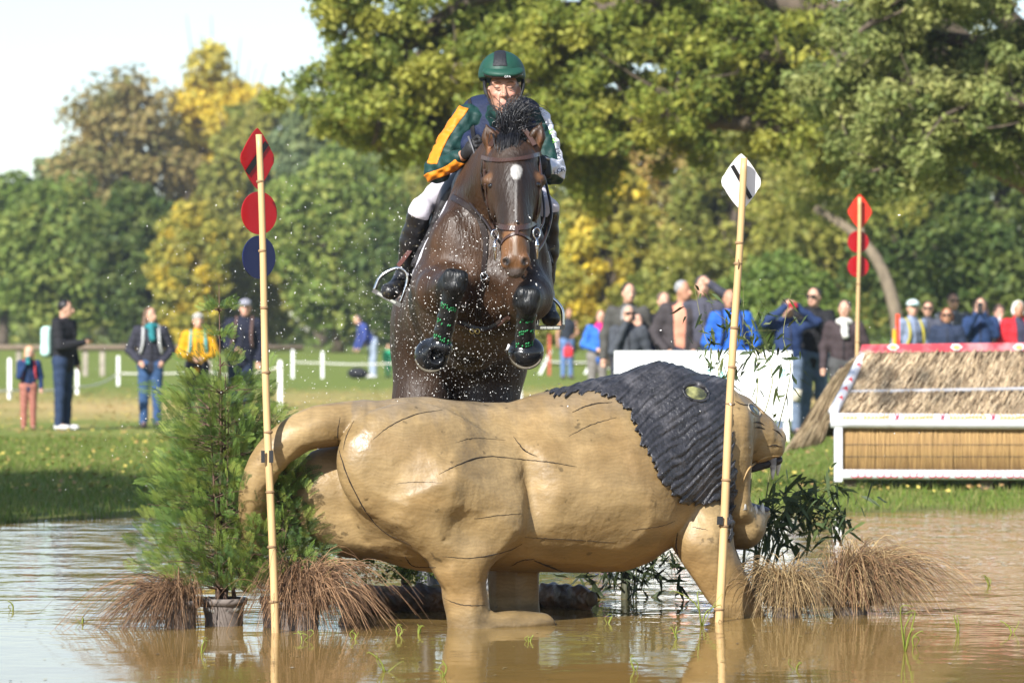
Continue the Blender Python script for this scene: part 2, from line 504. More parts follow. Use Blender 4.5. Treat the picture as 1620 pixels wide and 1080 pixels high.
def make_water_mat():
    m = bpy.data.materials.new('muddy_water'); m.use_nodes = True
    n, l = m.node_tree.nodes, m.node_tree.links
    p = n['Principled BSDF']
    p.inputs['Base Color'].default_value = (0.22, 0.15, 0.065, 1)
    p.inputs['Roughness'].default_value = 0.045
    p.inputs['IOR'].default_value = 1.33
    tc = n.new('ShaderNodeTexCoord')
    mp = n.new('ShaderNodeMapping'); mp.inputs['Scale'].default_value = (1.0, 1.0, 1); l.new(tc.outputs['Object'], mp.inputs['Vector'])
    a = n.new('ShaderNodeTexNoise'); a.inputs['Scale'].default_value = 2.2; a.inputs['Detail'].default_value = 2; a.inputs['Roughness'].default_value = 0.45
    l.new(mp.outputs[0], a.inputs['Vector'])
    b2 = n.new('ShaderNodeTexNoise'); b2.inputs['Scale'].default_value = 9; b2.inputs['Detail'].default_value = 2
    l.new(mp.outputs[0], b2.inputs['Vector'])
    # rougher water out by the splash and on the far side of the obstacle
    sx = n.new('ShaderNodeSeparateXYZ'); l.new(tc.outputs['Object'], sx.inputs[0])
    r = n.new('ShaderNodeMapRange'); r.inputs['From Min'].default_value = 16.5; r.inputs['From Max'].default_value = 20.5
    r.inputs['To Min'].default_value = 0.012; r.inputs['To Max'].default_value = 0.055; l.new(sx.outputs[1], r.inputs['Value'])
    r2 = n.new('ShaderNodeMath'); r2.operation = 'MULTIPLY'; r2.inputs[1].default_value = 0.22; l.new(b2.outputs['Fac'], r2.inputs[0])
    ad = n.new('ShaderNodeMath'); ad.operation = 'ADD'; l.new(a.outputs['Fac'], ad.inputs[0]); l.new(r2.outputs[0], ad.inputs[1])
    bp = n.new('ShaderNodeBump'); bp.inputs['Distance'].default_value = 0.35
    l.new(r.outputs[0], bp.inputs['Strength']); l.new(ad.outputs[0], bp.inputs['Height']); l.new(bp.outputs[0], p.inputs['Normal'])
    # silt clouds
    c = n.new('ShaderNodeTexNoise'); c.inputs['Scale'].default_value = 0.8; c.inputs['Detail'].default_value = 4; l.new(tc.outputs['Object'], c.inputs['Vector'])
    mx = n.new('ShaderNodeMix'); mx.data_type = 'RGBA'; l.new(c.outputs['Fac'], mx.inputs['Factor'])
    mx.inputs[6].default_value = (0.17, 0.105, 0.030, 1); mx.inputs[7].default_value = (0.25, 0.165, 0.056, 1)
    l.new(mx.outputs[2], p.inputs['Base Color'])
    return m
mb = MB()
wx, wy = np.linspace(-60, 60, 61), np.linspace(-20, 30.5, 60)
WX, WY = np.meshgrid(wx, wy, indexing='ij')
I = np.arange(WX.size).reshape(WX.shape)
Q = np.stack([I[:-1, :-1], I[1:, :-1], I[1:, 1:], I[:-1, 1:]], -1).reshape(-1, 4)
tag(put('water', mesh_np('water', np.stack([WX, WY, np.zeros_like(WX)], -1), Q), make_water_mat()), 'shallow muddy brown water of the pond', 'water', kind='structure')

# grass blades on the bank and the near field
def blades(name, n, x0, x1, y0, y1, hmin, hmax, wid, cols, label, zmin=0.0, dens=None):
    X = nrg.uniform(x0, x1, n); Y = y0 + (y1 - y0) * nrg.uniform(0, 1, n) ** 1.3
    keep = ground_z(X, Y) > zmin
    keep &= np.abs(X) < Y * 0.145 + 0.6
    X, Y = X[keep], Y[keep]; n = len(X); Z = ground_z(X, Y) - 0.005
    hgt = nrg.uniform(hmin, hmax, n); a = nrg.uniform(0, 6.28, n)
    dx, dy = np.cos(a) * wid, np.sin(a) * wid
    lx, ly = nrg.normal(0, 0.35, n) * hgt, nrg.normal(0, 0.35, n) * hgt
    P = np.stack([np.stack([X - dx, Y - dy, Z], 1), np.stack([X + dx, Y + dy, Z], 1), np.stack([X + lx, Y + ly, Z + hgt], 1)], 1).reshape(-1, 3)
    ci = nrg.integers(0, len(cols), n)
    C = np.asarray(cols)[ci] * nrg.uniform(0.75, 1.25, (n, 1))
    me = mesh_np(name, P, tris=np.arange(3 * n).reshape(-1, 3), smooth=False, colors=np.repeat(C, 3, 0))
    return tag(put(name, me, mat('grass_blade', (0, 0, 0), 0.65, 0.1, attr=True, trans=0.35, spec=0.25)), label, 'grass', kind='stuff')
GC = [(0.10, 0.17, 0.025), (0.14, 0.20, 0.03), (0.17, 0.20, 0.045), (0.22, 0.21, 0.07)]
blades('grass', 90000, -7, 7, 27, 46, 0.03, 0.085, 0.006, GC, 'short green grass covering the bank and near field', 0.0)
blades('marsh_grass', 5000, -5.5, -1.2, 24.6, 27.2, 0.02, 0.10, 0.006, [(0.07, 0.11, 0.02), (0.11, 0.14, 0.03)], 'sparse flooded grass standing in the shallow pond margin', -0.6)
# ---------------------------------------------------------------- the carved wooden lion
def LP(px, py, dy=0.0):
    X = (px - 810) / 330.0
    return at(px, py, 18.1 + 0.5 * X + dy)
lang = math.atan(0.5)
RL = rotz(lang)
L = SDF()
L.ell(LP(668, 768), (0.43, 0.33, 0.385), 0.1, RL)
L.rc(LP(720, 785), LP(960, 770), 0.345, 0.415, 0.12)
L.rc(LP(580, 675), LP(820, 682), 0.11, 0.125, 0.12)
L.rc(LP(880, 672, 0), LP(1040, 632), 0.13, 0.155, 0.2)
L.ell(LP(1062, 722), (0.345, 0.33, 0.41), 0.12, RL)
# near haunch, knee, hind leg and paw
L.ell(LP(668, 745, -0.19), (0.435, 0.185, 0.315), 0.02, RL @ roty(0.22))
L.ell(LP(702, 780, -0.235), (0.41, 0.165, 0.27), 0.03, RL @ roty(0.55))
L.rc(LP(690, 770, -0.26), LP(782, 812, -0.28), 0.22, 0.15, 0.05)
L.rc(LP(655, 790, -0.24), LP(722, 872, -0.28), 0.19, 0.13, 0.03)
L.rc(LP(774, 824, -0.29), LP(735, 888, -0.29), 0.160, 0.120, 0.05)
L.ell(LP(713, 902, -0.29), (0.075, 0.085, 0.075), 0.05)
L.rc(LP(728, 900, -0.29), LP(736, 945, -0.30), 0.112, 0.090, 0.04)
L.rc(LP(736, 945, -0.30), LP(748, 1000, -0.30), 0.090, 0.112, 0.04)
L.ell(LP(812, 985, -0.31), (0.20, 0.12, 0.05), 0.05, RL)
for i, q in enumerate((-0.39, -0.31, -0.23)):
    L.ell(LP(855, 986, q), (0.075, 0.038, 0.036), 0.03, RL)
# far haunch and far hind leg
L.ell(LP(572, 780, 0.14), (0.36, 0.18, 0.25), 0.03, RL @ roty(0.12))
L.ell(LP(585, 835, 0.14), (0.36, 0.17, 0.15), 0.05, RL @ roty(0.10))
L.rc(LP(640, 850, 0.2), LP(700, 872, 0.12), 0.12, 0.06, 0.05)
L.rc(LP(812, 880, 0.24), LP(816, 1000, 0.24), 0.125, 0.115, 0.05)
# tail
tp = [LP(575, 668, -0.02), LP(505, 675, -0.03), LP(452, 700, 0.0), LP(417, 740, 0.06), LP(401, 790, 0.14), LP(402, 845, 0.24), LP(397, 890, 0.32), LP(392, 925, 0.36)]
tc_ = curve_pts(tp, 22)
L.chain(tc_, np.concatenate([np.linspace(0.10, 0.072, 8), np.linspace(0.071, 0.035, 14)]), 0.03)
# hollow in front of the haunch
L.ell(LP(858, 755, -0.50), (0.055, 0.16, 0.28), 0.09, RL @ roty(-0.1), 's')
# near front leg
L.ell(LP(1114, 846, -0.24), (0.135, 0.15, 0.20), 0.035, RL @ roty(-0.1))
L.rc(LP(1108, 855, -0.26), LP(1190, 1000, -0.30), 0.13, 0.095, 0.03)
L.ell(LP(1205, 1000, -0.32), (0.17, 0.11, 0.06), 0.03, RL)
L.rc(LP(1120, 860, 0.2), LP(1185, 1000, 0.24), 0.12, 0.09, 0.03)
# head: skull, cheek, brow, muzzle, jaw
L.ell(LP(1122, 690), (0.18, 0.26, 0.29), 0.06, RL)
L.rc(LP(1140, 662), LP(1144, 805), 0.105, 0.095, 0.05, ((-0.45, 0.9, 0), 2.3))
L.rc(LP(1164, 660), LP(1198, 680), 0.112, 0.088, 0.05, ((-0.45, 0.9, 0), 1.35))
L.rc(LP(1180, 692), LP(1212, 700), 0.125, 0.088, 0.04, ((-0.45, 0.9, 0), 1.2))
L.ell(LP(1230, 692), (0.034, 0.065, 0.04), 0.03, RL)
L.rc(LP(1200, 714, -0.07), LP(1226, 713, -0.05), 0.06, 0.046, 0.03)
L.rc(LP(1200, 714, 0.07), LP(1226, 713, 0.05), 0.06, 0.046, 0.03)
L.rc(LP(1156, 790), LP(1170, 832), 0.120, 0.112, 0.04, ((-0.45, 0.9, 0), 1.4))
L.rc(LP(1168, 830), LP(1206, 812), 0.105, 0.036, 0.04, ((-0.45, 0.9, 0), 1.5))
# open mouth
L.box(LP(1240, 769, 0), (0.285, 0.6, 0.103), 0.075, 0.02, RL, 's')
L.ell(LP(1222, 733, 0), (0.10, 0.075, 0.045), 0.02, RL, 's')
# eye slit and shadow line of the nose bridge
L.ell(LP(1197, 650, -0.085), (0.035, 0.03, 0.018), 0.01, RL @ roty(0.75), 's')

lion = thing('lion_sculpture', 'carved tan wooden lion with dark grooved mane and open jaws, crouching in the water', 'sculpture', (LP(810, 983)[0], 18.1, 0))
def lion_col(V):
    base = np.tile(np.array([0.285, 0.198, 0.092]), (len(V), 1))
    def nz(s, a, b, c): return np.sin(V[:, 0] * s + a) * np.sin(V[:, 1] * s * 0.9 + b) * np.sin(V[:, 2] * s * 1.1 + c)
    n = nz(3.1, 0, 1, 2) + 0.6 * nz(7.3, 2, 0, 1) + 0.4 * nz(15, 1, 2, 0)
    base = base * (1 + 0.10 * n)[:, None]
    # worn, wetted crest of the back
    top = np.clip((V[:, 2] - 0.955 + 0.02 * np.sin(V[:, 0] * 31) + 0.015 * np.sin(V[:, 0] * 83 + V[:, 1] * 40)) / 0.09, 0, 1) * (V[:, 0] < 0.7) * (V[:, 0] > -0.75)
    base = base * (1 - 0.55 * top[:, None]) + np.array([0.16, 0.13, 0.10]) * 0.55 * top[:, None]
    # water stain round the feet, brown runs along the belly
    wet = np.clip((0.085 + 0.02 * np.sin(V[:, 0] * 23) - V[:, 2]) / 0.05, 0, 1)
    base = base * (1 - 0.5 * wet[:, None])
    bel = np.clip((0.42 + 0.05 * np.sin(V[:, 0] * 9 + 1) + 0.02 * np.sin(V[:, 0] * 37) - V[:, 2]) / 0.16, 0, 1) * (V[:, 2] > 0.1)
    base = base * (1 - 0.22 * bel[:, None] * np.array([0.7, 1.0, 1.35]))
    run = np.clip(np.sin(V[:, 0] * 47 + 2 * np.sin(V[:, 0] * 19)) * np.sin(V[:, 0] * 13 + 1) - 0.45, 0, 1) * np.clip((V[:, 2] - 0.55) / 0.4, 0, 1)
    return np.clip(base * (1 - 0.3 * run[:, None]), 0, 1)
def lion_mat():
    m = mat('lion_paint', (0, 0, 0), 0.46, 0.16, 3.5, attr=True, spec=0.42, c2=(0.21, 0.135, 0.055), c2scale=3.2, c2edge=(0.46, 0.72), bump=0.30, bscale=22, rvar=0.12)
    n, l = m.node_tree.nodes, m.node_tree.links
    p = n['Principled BSDF']
    # brush strokes and dark drips as fine streaks in the paint
    tc = n.new('ShaderNodeTexCoord'); mp = n.new('ShaderNodeMapping'); mp.inputs['Scale'].default_value = (2.2, 2.2, 7); mp.inputs['Rotation'].default_value = (0.1, 0.25, 0.3)
    l.new(tc.outputs['Object'], mp.inputs[0])
    no = n.new('ShaderNodeTexNoise'); no.inputs['Scale'].default_value = 2.2; no.inputs['Detail'].default_value = 7; l.new(mp.outputs[0], no.inputs['Vector'])
    mr = n.new('ShaderNodeMapRange'); mr.inputs['From Min'].default_value = 0.3; mr.inputs['From Max'].default_value = 0.7; mr.inputs['To Min'].default_value = 0.80; mr.inputs['To Max'].default_value = 1.16
    l.new(no.outputs['Fac'], mr.inputs['Value'])
    n3 = n.new('ShaderNodeTexNoise'); n3.inputs['Scale'].default_value = 17; n3.inputs['Detail'].default_value = 8; l.new(tc.outputs['Object'], n3.inputs['Vector'])
    m3 = n.new('ShaderNodeMapRange'); m3.inputs['From Min'].default_value = 0.66; m3.inputs['From Max'].default_value = 0.72; m3.inputs['To Min'].default_value = 1.0; m3.inputs['To Max'].default_value = 0.5
    l.new(n3.outputs['Fac'], m3.inputs['Value'])
    wv = n.new('ShaderNodeTexWave'); wv.wave_type = 'BANDS'; wv.bands_direction = 'Z'; wv.inputs['Scale'].default_value = 17; wv.inputs['Distortion'].default_value = 16; wv.inputs['Detail'].default_value = 4; wv.inputs['Detail Scale'].default_value = 0.6
    l.new(tc.outputs['Object'], wv.inputs['Vector'])
    mw = n.new('ShaderNodeMapRange'); mw.inputs['To Min'].default_value = 0.93; mw.inputs['To Max'].default_value = 1.04; l.new(wv.outputs['Fac'], mw.inputs['Value'])
    mg = n.new('ShaderNodeMath'); mg.operation = 'MULTIPLY'; l.new(mr.outputs[0], mg.inputs[0]); l.new(mw.outputs[0], mg.inputs[1])
    mu = n.new('ShaderNodeMath'); mu.operation = 'MULTIPLY'; l.new(mg.outputs[0], mu.inputs[0]); l.new(m3.outputs[0], mu.inputs[1])
    src = p.inputs['Base Color'].links[0].from_socket
    vm = n.new('ShaderNodeVectorMath'); vm.operation = 'SCALE'; l.new(src, vm.inputs[0]); l.new(mu.outputs[0], vm.inputs['Scale']); l.new(vm.outputs[0], p.inputs['Base Color'])
    return m
def carve(V, Q):
    return facet(V, Q, 300, 0.62, 0.013, wgt=np.where(V[:, 0] > 1.0, 0.45, 1.0))
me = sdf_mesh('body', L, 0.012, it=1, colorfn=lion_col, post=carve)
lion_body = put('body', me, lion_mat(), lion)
lion_bvh = bvh_of(me)

# mane: a grooved shell fitted over the neck and shoulders
mpx = [(860, 622), (880, 606), (930, 588), (1000, 570), (1070, 560), (1120, 570), (1150, 605), (1152, 650), (1155, 700), (1160, 760), (1160, 800), (1156, 830), (1150, 852), (1146, 810), (1140, 786), (1112, 790), (1084, 796), (1062, 778), (1040, 752), (1020, 715), (1006, 680), (992, 646), (972, 624), (925, 620), (885, 624)]
mpoly = [tuple(np.array(at(x, y, 18.05 + 0.45 * (x - 810) / 330.0))[[0, 2]]) for x, y in mpx]
def strand_s(X, Y, Z):
    """distance across the carved hair: strands sweep from the brow back and down"""
    u = X - 0.85; v = Z - 1.1
    s = 0.62 * Z - 0.80 * X - 0.22 * np.clip(u + .35, 0, 1) ** 2 - 0.10 * u * np.clip(-v, 0, 1) * 2 + 0.05 * np.sin(X * 5 + Z * 2) + 0.012 * np.sin(X * 13 - Z * 6 + 1)
    return s + 0.25 * (Y - 18.3) + 0.004 * np.sin(X * 31 + Z * 9) + 0.002 * np.sin(X * 60 + 2)
def mane_mask(X, Y, Z):
    s = strand_s(X, Y, Z)
    return poly_mask(mpoly, X, Z) + 0.009 * np.sin(s * 61 + 3 * np.sin(s * 17)) + 0.007 * np.sin(s * 147 + 2 * np.sin(s * 29)) + 0.005 * np.sin(s * 330 + 2 * np.sin(s * 50))
def mane_disp(X, Y, Z):
    s = strand_s(X, Y, Z)
    return -0.0062 * np.abs(np.sin(s * 135)) ** 0.6 + 0.003 * np.sin(s * 41 + 2) + 0.003 * np.sin(s * 180 + X * 20) + 0.0055
xsn = [p[0] for p in mpoly]; zsn = [p[1] for p in mpoly]
me = sdf_mesh('mane', L, 0.0058, lo=(min(xsn) - .03, 17.7, min(zsn) - .04), hi=(max(xsn) + .03, 19.0, max(zsn) + .03), off=0.0165, mask=mane_mask, disp=mane_disp, it=0)
mane = put('mane', me, mat('mane_paint', (0.026, 0.026, 0.031), 0.42, 0.55, 22, spec=0.5, c2=(0.075, 0.072, 0.078), c2scale=9, c2edge=(0.5, 0.75), bump=0.5, bscale=55), lion)
mane_bvh = bvh_of(me)

# ear: carved rim around a pale olive hollow
def ring_on(bvh, cx, cy, rx, ry, rot, lift, n=28):
    P = []
    for i in range(n + 1):
        a = i / n * 2 * math.pi
        x, y = rx * math.cos(a), ry * math.sin(a)
        P.append(on_surface(bvh, cx + x * math.cos(rot) - y * math.sin(rot), cy + x * math.sin(rot) + y * math.cos(rot), lift))
    return np.array([p for p in P if p is not None])
def patch_on(bvh, cx, cy, rx, ry, rot, lift, nr=5, na=24, dome=0.0):
    V = [on_surface(bvh, cx, cy, lift + dome)]
    for r in range(1, nr + 1):
        for i in range(na):
            a = i / na * 2 * math.pi; f = r / nr
            x, y = rx * f * math.cos(a), ry * f * math.sin(a)
            V.append(on_surface(bvh, cx + x * math.cos(rot) - y * math.sin(rot), cy + x * math.sin(rot) + y * math.cos(rot), lift + dome * (1 - f * f)))
    t = [[0, 1 + i, 1 + (i + 1) % na] for i in range(na)]
    q = [[1 + (r - 1) * na + i, 1 + r * na + i, 1 + r * na + (i + 1) % na, 1 + (r - 1) * na + (i + 1) % na] for r in range(1, nr) for i in range(na)]
    mb = MB(); mb.add(np.array(V), q, t); return mb
er_ = ring_on(mane_bvh, 1101, 621, 21, 13, 0.30, 0.003)
ear = MB().tube(er_, 0.004 + 0.012 * np.clip(np.sin(np.linspace(0, 2 * math.pi, len(er_)) + 3.5), 0, 1), 7, cap=False).build('ear', MATS['mane_paint'], lion)
patch_on(mane_bvh, 1101, 622, 17, 9.5, 0.30, 0.002).build('ear_hollow', mat('ear_paint', (0.24, 0.24, 0.10), 0.35, 0.45, 30, c2=(0.06, 0.065, 0.035), c2scale=16, c2edge=(0.42, 0.6)), ear)
# eye
eye = patch_on(lion_bvh, 1193, 648, 10, 4.0, 0.80, 0.002, dome=0.003).build('eye', mat('eye_paint', (0.02, 0.022, 0.025), 0.25, 0.2), lion)
MB().tube(ring_on(lion_bvh, 1193, 648, 12, 5.4, 0.80, 0.0015), 0.0030, 6, cap=False).build('eyelid', mat('chalk_white', (0.40, 0.36, 0.29), 0.6, 0.3, 30), eye)
patch_on(lion_bvh, 1194, 649, 5.5, 1.4, 0.80, 0.006).build('iris', mat('iris_paint', (0.30, 0.27, 0.10), 0.35), eye)

def crack(parent, pts, w=0.0035, name='crack', m=None, bvh=None, n=26, jit=0.45):
    P = curve_pts([(x, y, 0) for x, y in pts], n)
    out = []
    for i, (x, y, _) in enumerate(P):
        j = jit if 0 < i < n - 1 else 0
        s = on_surface(bvh or lion_bvh, x + rnd.uniform(-j, j), y + rnd.uniform(-j, j), 0.0003)
        if s is not None and (not out or np.linalg.norm(s - out[-1]) < 0.2): out.append(s)
    if len(out) < 3: return
    r = w * 0.9 * (0.2 + 0.8 * np.sin(np.linspace(0.15, math.pi - 0.15, len(out)))) * np.array([rnd.uniform(0.7, 1.2) for _ in out])
    MB().tube(out, r, 5).build(name, m or mat('crack_dark', (0.022, 0.015, 0.01), 0.9, 0.2), parent)
for pts, wd in [([(590, 695), (620, 672), (660, 655), (700, 648)], .003), ([(695, 750), (725, 735), (770, 722), (840, 728)], .004),
                ([(825, 726), (870, 731), (912, 738)], .003), ([(700, 880), (750, 882), (800, 872), (826, 860)], .003),
                ([(693, 942), (730, 956), (768, 957)], .003), ([(845, 886), (880, 900), (915, 912), (942, 915)], .0065),
                ([(808, 895), (826, 886), (846, 884)], .004), ([(905, 652), (935, 640), (968, 636)], .0045), ([(900, 690), (935, 672), (975, 660)], .003),
                ([(538, 660), (534, 690), (542, 730), (565, 785), (600, 835), (650, 862)], .004), ([(560, 665), (548, 690), (543, 712)], .003),
                ([(812, 690), (830, 712), (850, 722)], .004), ([(830, 850), (880, 852), (975, 858)], .0025), ([(1000, 838), (1045, 832), (1068, 824)], .002),
                ([(1072, 842), (1070, 865), (1076, 888)], .005), ([(640, 880), (655, 895), (690, 897)], .004), ([(1095, 833), (1120, 838)], .002),
                ([(720, 700), (750, 693), (800, 696)], .0018), ([(620, 765), (660, 762), (700, 764)], .0016), ([(750, 820), (790, 815), (826, 812)], .002)]:
    crack(lion, pts, wd)
for pts in [[(1222, 678), (1232, 684), (1238, 692)], [(1214, 706), (1226, 704), (1237, 707)], [(1192, 668), (1201, 668), (1209, 672)], [(1194, 676), (1202, 676), (1210, 678)], [(1163, 634), (1175, 640), (1190, 640)]]:
    crack(lion, pts, 0.0045, 'whisker_groove', n=12, jit=0.3)
crack(lion, [(1174, 765), (1184, 742), (1198, 730), (1216, 722), (1236, 721)], 0.007, 'lip', mat('lip_paint', (0.36, 0.23, 0.09), 0.5), n=20, jit=0)
# teeth and tongue
toothm = mat('tooth_paint', (0.20, 0.20, 0.215), 0.35, 0.3, 30, c2=(0.6, 0.6, 0.58), c2scale=14)
for dy, px, py0, py1 in ((-0.075, 1221, 722, 758), (0.06, 1229, 720, 752)):
    a, b = LP(px, py0, dy), LP(px + 1, py1, dy)
    MB().tube(curve_pts([a, (a * 0.5 + b * 0.5) + np.array([0.004, 0, 0]), b], 8), np.linspace(0.026, 0.004, 8), 8, flat=0.75).build('fang', toothm if dy < 0 else mat('white_tooth', (0.6, 0.59, 0.55), 0.4), lion)
for i in range(6):
    a = LP(1182 + i * 4.5, 730, -0.055 + 0.004 * i)
    MB().tube([a, a + np.array([0.0, 0, -0.012]), a + np.array([0, 0, -0.024])], [0.010, 0.008, 0.002], 6).build('tooth', toothm, lion)
for i, (x, y) in enumerate(((1180, 806), (1189, 809), (1198, 811), (1209, 812))):
    a = on_surface(lion_bvh, x, y, -0.012); hgt = (0.046, 0.040, 0.042, 0.058)[i]
    if a is None: a = LP(x, y, -0.1)
    MB().tube([a, a + np.array([0, 0, hgt * 0.55]), a + np.array([0.003, 0, hgt])], [0.016, 0.012, 0.003], 7).build('tooth', mat('white_tooth', (0.6, 0.59, 0.55), 0.4), lion)
t = SDF().rc(LP(1178, 803, -0.02), LP(1206, 806, -0.02), 0.07, 0.04, flat=((0, 0, 1), 0.45)); put('tongue', sdf_mesh('tongue', t, 0.01), mat('tongue_paint', (0.07, 0.07, 0.10), 0.4, 0.2), lion)
t = SDF().rc(LP(1186, 738, 0), LP(1224, 727, 0), 0.03, 0.03, 0.02, ((-0.45, 0.9, 0), 2.6)); put('palate', sdf_mesh('palate', t, 0.01), mat('palate_dark', (0.025, 0.022, 0.024), 0.6, 0.3), lion)  # near-black patch across the inside of the upper jaw
# ---------------------------------------------------------------- the horse in mid-jump
def dist_seg(V, a, b):
    a, b = V3(a), V3(b); ba = b - a
    t = np.clip(((V - a) @ ba) / (ba @ ba), 0, 1)
    return np.linalg.norm(V - a - t[:, None] * ba, axis=1)
def sstep(x, a, b):
    t = np.clip((x - a) / (b - a), 0, 1); return t * t * (3 - 2 * t)

H = SDF()
# trunk: chest, barrel, croup
H.ell(at(768, 425, 19.0), (0.30, 0.30, 0.35), 0.12)
H.rc(at(768, 440, 19.15), at(730, 505, 20.1), 0.33, 0.335, 0.12)
H.rc(at(765, 330, 19.35), at(735, 440, 20.15), 0.20, 0.22, 0.15)
H.ell(at(728, 400, 18.86), (0.165, 0.17, 0.23), 0.07)
H.ell(at(815, 410, 18.86), (0.165, 0.17, 0.23), 0.07)
H.ell(at(732, 462, 18.82), (0.10, 0.12, 0.11), 0.06)
H.ell(at(806, 466, 18.82), (0.10, 0.12, 0.11), 0.06)
# breast bone groove, shoulder and neck grooves
H.rc(at(769, 372, 18.60), at(768, 480, 18.62), 0.030, 0.040, 0.07, op='s')
H.rc(at(702, 350, 18.72), at(688, 428, 18.78), 0.020, 0.026, 0.05, op='s')
H.rc(at(742, 318, 18.66), at(712, 352, 18.66), 0.016, 0.016, 0.05, op='s')
H.rc(at(862, 390, 18.74), at(866, 440, 18.78), 0.018, 0.022, 0.05, op='s')
H.ell(at(712, 372, 18.78), (0.06, 0.06, 0.12), 0.05, roty(0.3))
H.ell(at(745, 436, 18.72), (0.07, 0.06, 0.07), 0.04)
H.ell(at(792, 438, 18.72), (0.07, 0.06, 0.07), 0.04)
# neck
H.rc(at(806, 258, 18.62), at(782, 330, 18.98), 0.135, 0.235, 0.08)
H.rc(at(790, 245, 18.75), at(768, 300, 19.2), 0.10, 0.17, 0.08)
# hind legs
for x0, y0, x1, x2 in ((676, 520, 668, 676), (776, 545, 773, 776)):
    H.ell(at(x0, y0, 20.2), (0.20, 0.30, 0.33), 0.06)
    H.rc(at(x0, y0 + 40, 20.15), at(x1, 640, 20.1), 0.19, 0.155, 0.05)
    H.rc(at(x1, 640, 20.1), at(x2, 735, 20.35), 0.15, 0.075, 0.05)
    H.rc(at(x2, 735, 20.35), at(x2, 760, 20.4), 0.072, 0.062, 0.03)
    H.rc(at(x2, 760, 20.4), at(x2, 870, 20.3), 0.05, 0.042, 0.03)
    H.rc(at(x2, 870, 20.3), at(x2, 900, 20.24), 0.052, 0.045, 0.02)
    H.rc(at(x2, 900, 20.24), at(x2, 935, 20.2), 0.055, 0.075, 0.02)
# sheath and belly fold
H.ell(at(742, 566, 19.6), (0.12, 0.16, 0.075), 0.05)
# forelegs, tucked
KNL, FTL = at(720, 446, 18.30), at(697, 548, 18.52)
KNR, FTR = at(835, 474, 18.30), at(829, 552, 18.50)
H.rc(at(698, 452, 18.92), at(700, 462, 18.62), 0.155, 0.125, 0.07)
H.rc(at(700, 462, 18.62), KNL + [0, 0.02, 0.0], 0.115, 0.062, 0.05)
H.rc(at(832, 462, 18.92), at(836, 470, 18.62), 0.135, 0.115, 0.07)
H.rc(at(836, 470, 18.62), KNR + [0, 0.02, 0.0], 0.108, 0.066, 0.05)
for kn, ft in ((KNL, FTL), (KNR, FTR)):
    H.box(kn + [0, -0.004, 0.004], (0.055, 0.048, 0.056), 0.022, 0.015, roty(0.2))
    H.ell(kn + [-0.028, -0.03, 0.026], 0.030, 0.02); H.ell(kn + [0.026, -0.03, 0.022], 0.032, 0.02); H.ell(kn + [0, -0.034, -0.022], 0.034, 0.02)
    H.rc(kn + [0, 0, -0.04], kn * 0.68 + ft * 0.32, 0.047, 0.040, 0.015)
    H.rc(kn * 0.7 + ft * 0.3, ft, 0.038, 0.038, 0.03)
    H.ell(ft, 0.048, 0.02)
# head
H.rc(at(811, 258, 18.50), at(813, 298, 18.45), 0.122, 0.122, 0.05)
H.rc(at(813, 305, 18.43), at(815, 388, 18.28), 0.108, 0.068, 0.05)
H.rc(at(813, 270, 18.38), at(815, 380, 18.22), 0.045, 0.035, 0.06)
H.ell(at(787, 320, 18.54), (0.05, 0.09, 0.10), 0.06); H.ell(at(841, 320, 18.54), (0.05, 0.09, 0.10), 0.06)
H.ell(at(773, 287, 18.45), (0.040, 0.05, 0.034), 0.03); H.ell(at(852, 285, 18.45), (0.040, 0.05, 0.034), 0.03)
H.ell(at(815, 408, 18.25), (0.068, 0.07, 0.08), 0.04)
H.ell(at(801, 414, 18.205), (0.030, 0.035, 0.034), 0.02); H.ell(at(830, 413, 18.205), (0.030, 0.035, 0.034), 0.02)
H.ell(at(815, 430, 18.23), (0.040, 0.04, 0.032), 0.03)
H.ell(at(799, 415, 18.165), (0.013, 0.03, 0.021), 0.01, roty(0.35), 's'); H.ell(at(832, 414, 18.165), (0.013, 0.03, 0.021), 0.01, roty(-0.35), 's')
H.rc(at(801, 436, 18.19), at(829, 436, 18.19), 0.004, 0.004, 0.008, op='s')
# ears
for (a, b, c, s) in ((at(783, 244, 18.56), at(775, 217, 18.55), at(769, 198, 18.55), 1), (at(842, 243, 18.56), at(850, 215, 18.55), at(857, 194, 18.55), -1)):
    H.rc(a, b, 0.040, 0.038, 0.02, ((0, 1, 0), 0.7)); H.rc(b, c, 0.038, 0.008, 0.02, ((0, 1, 0), 0.7))
    H.rc(a * 0.45 + b * 0.55 + [0.004 * s, -0.03, 0], b * 0.35 + c * 0.65 + [0, -0.022, 0], 0.020, 0.008, 0.01, op='s')

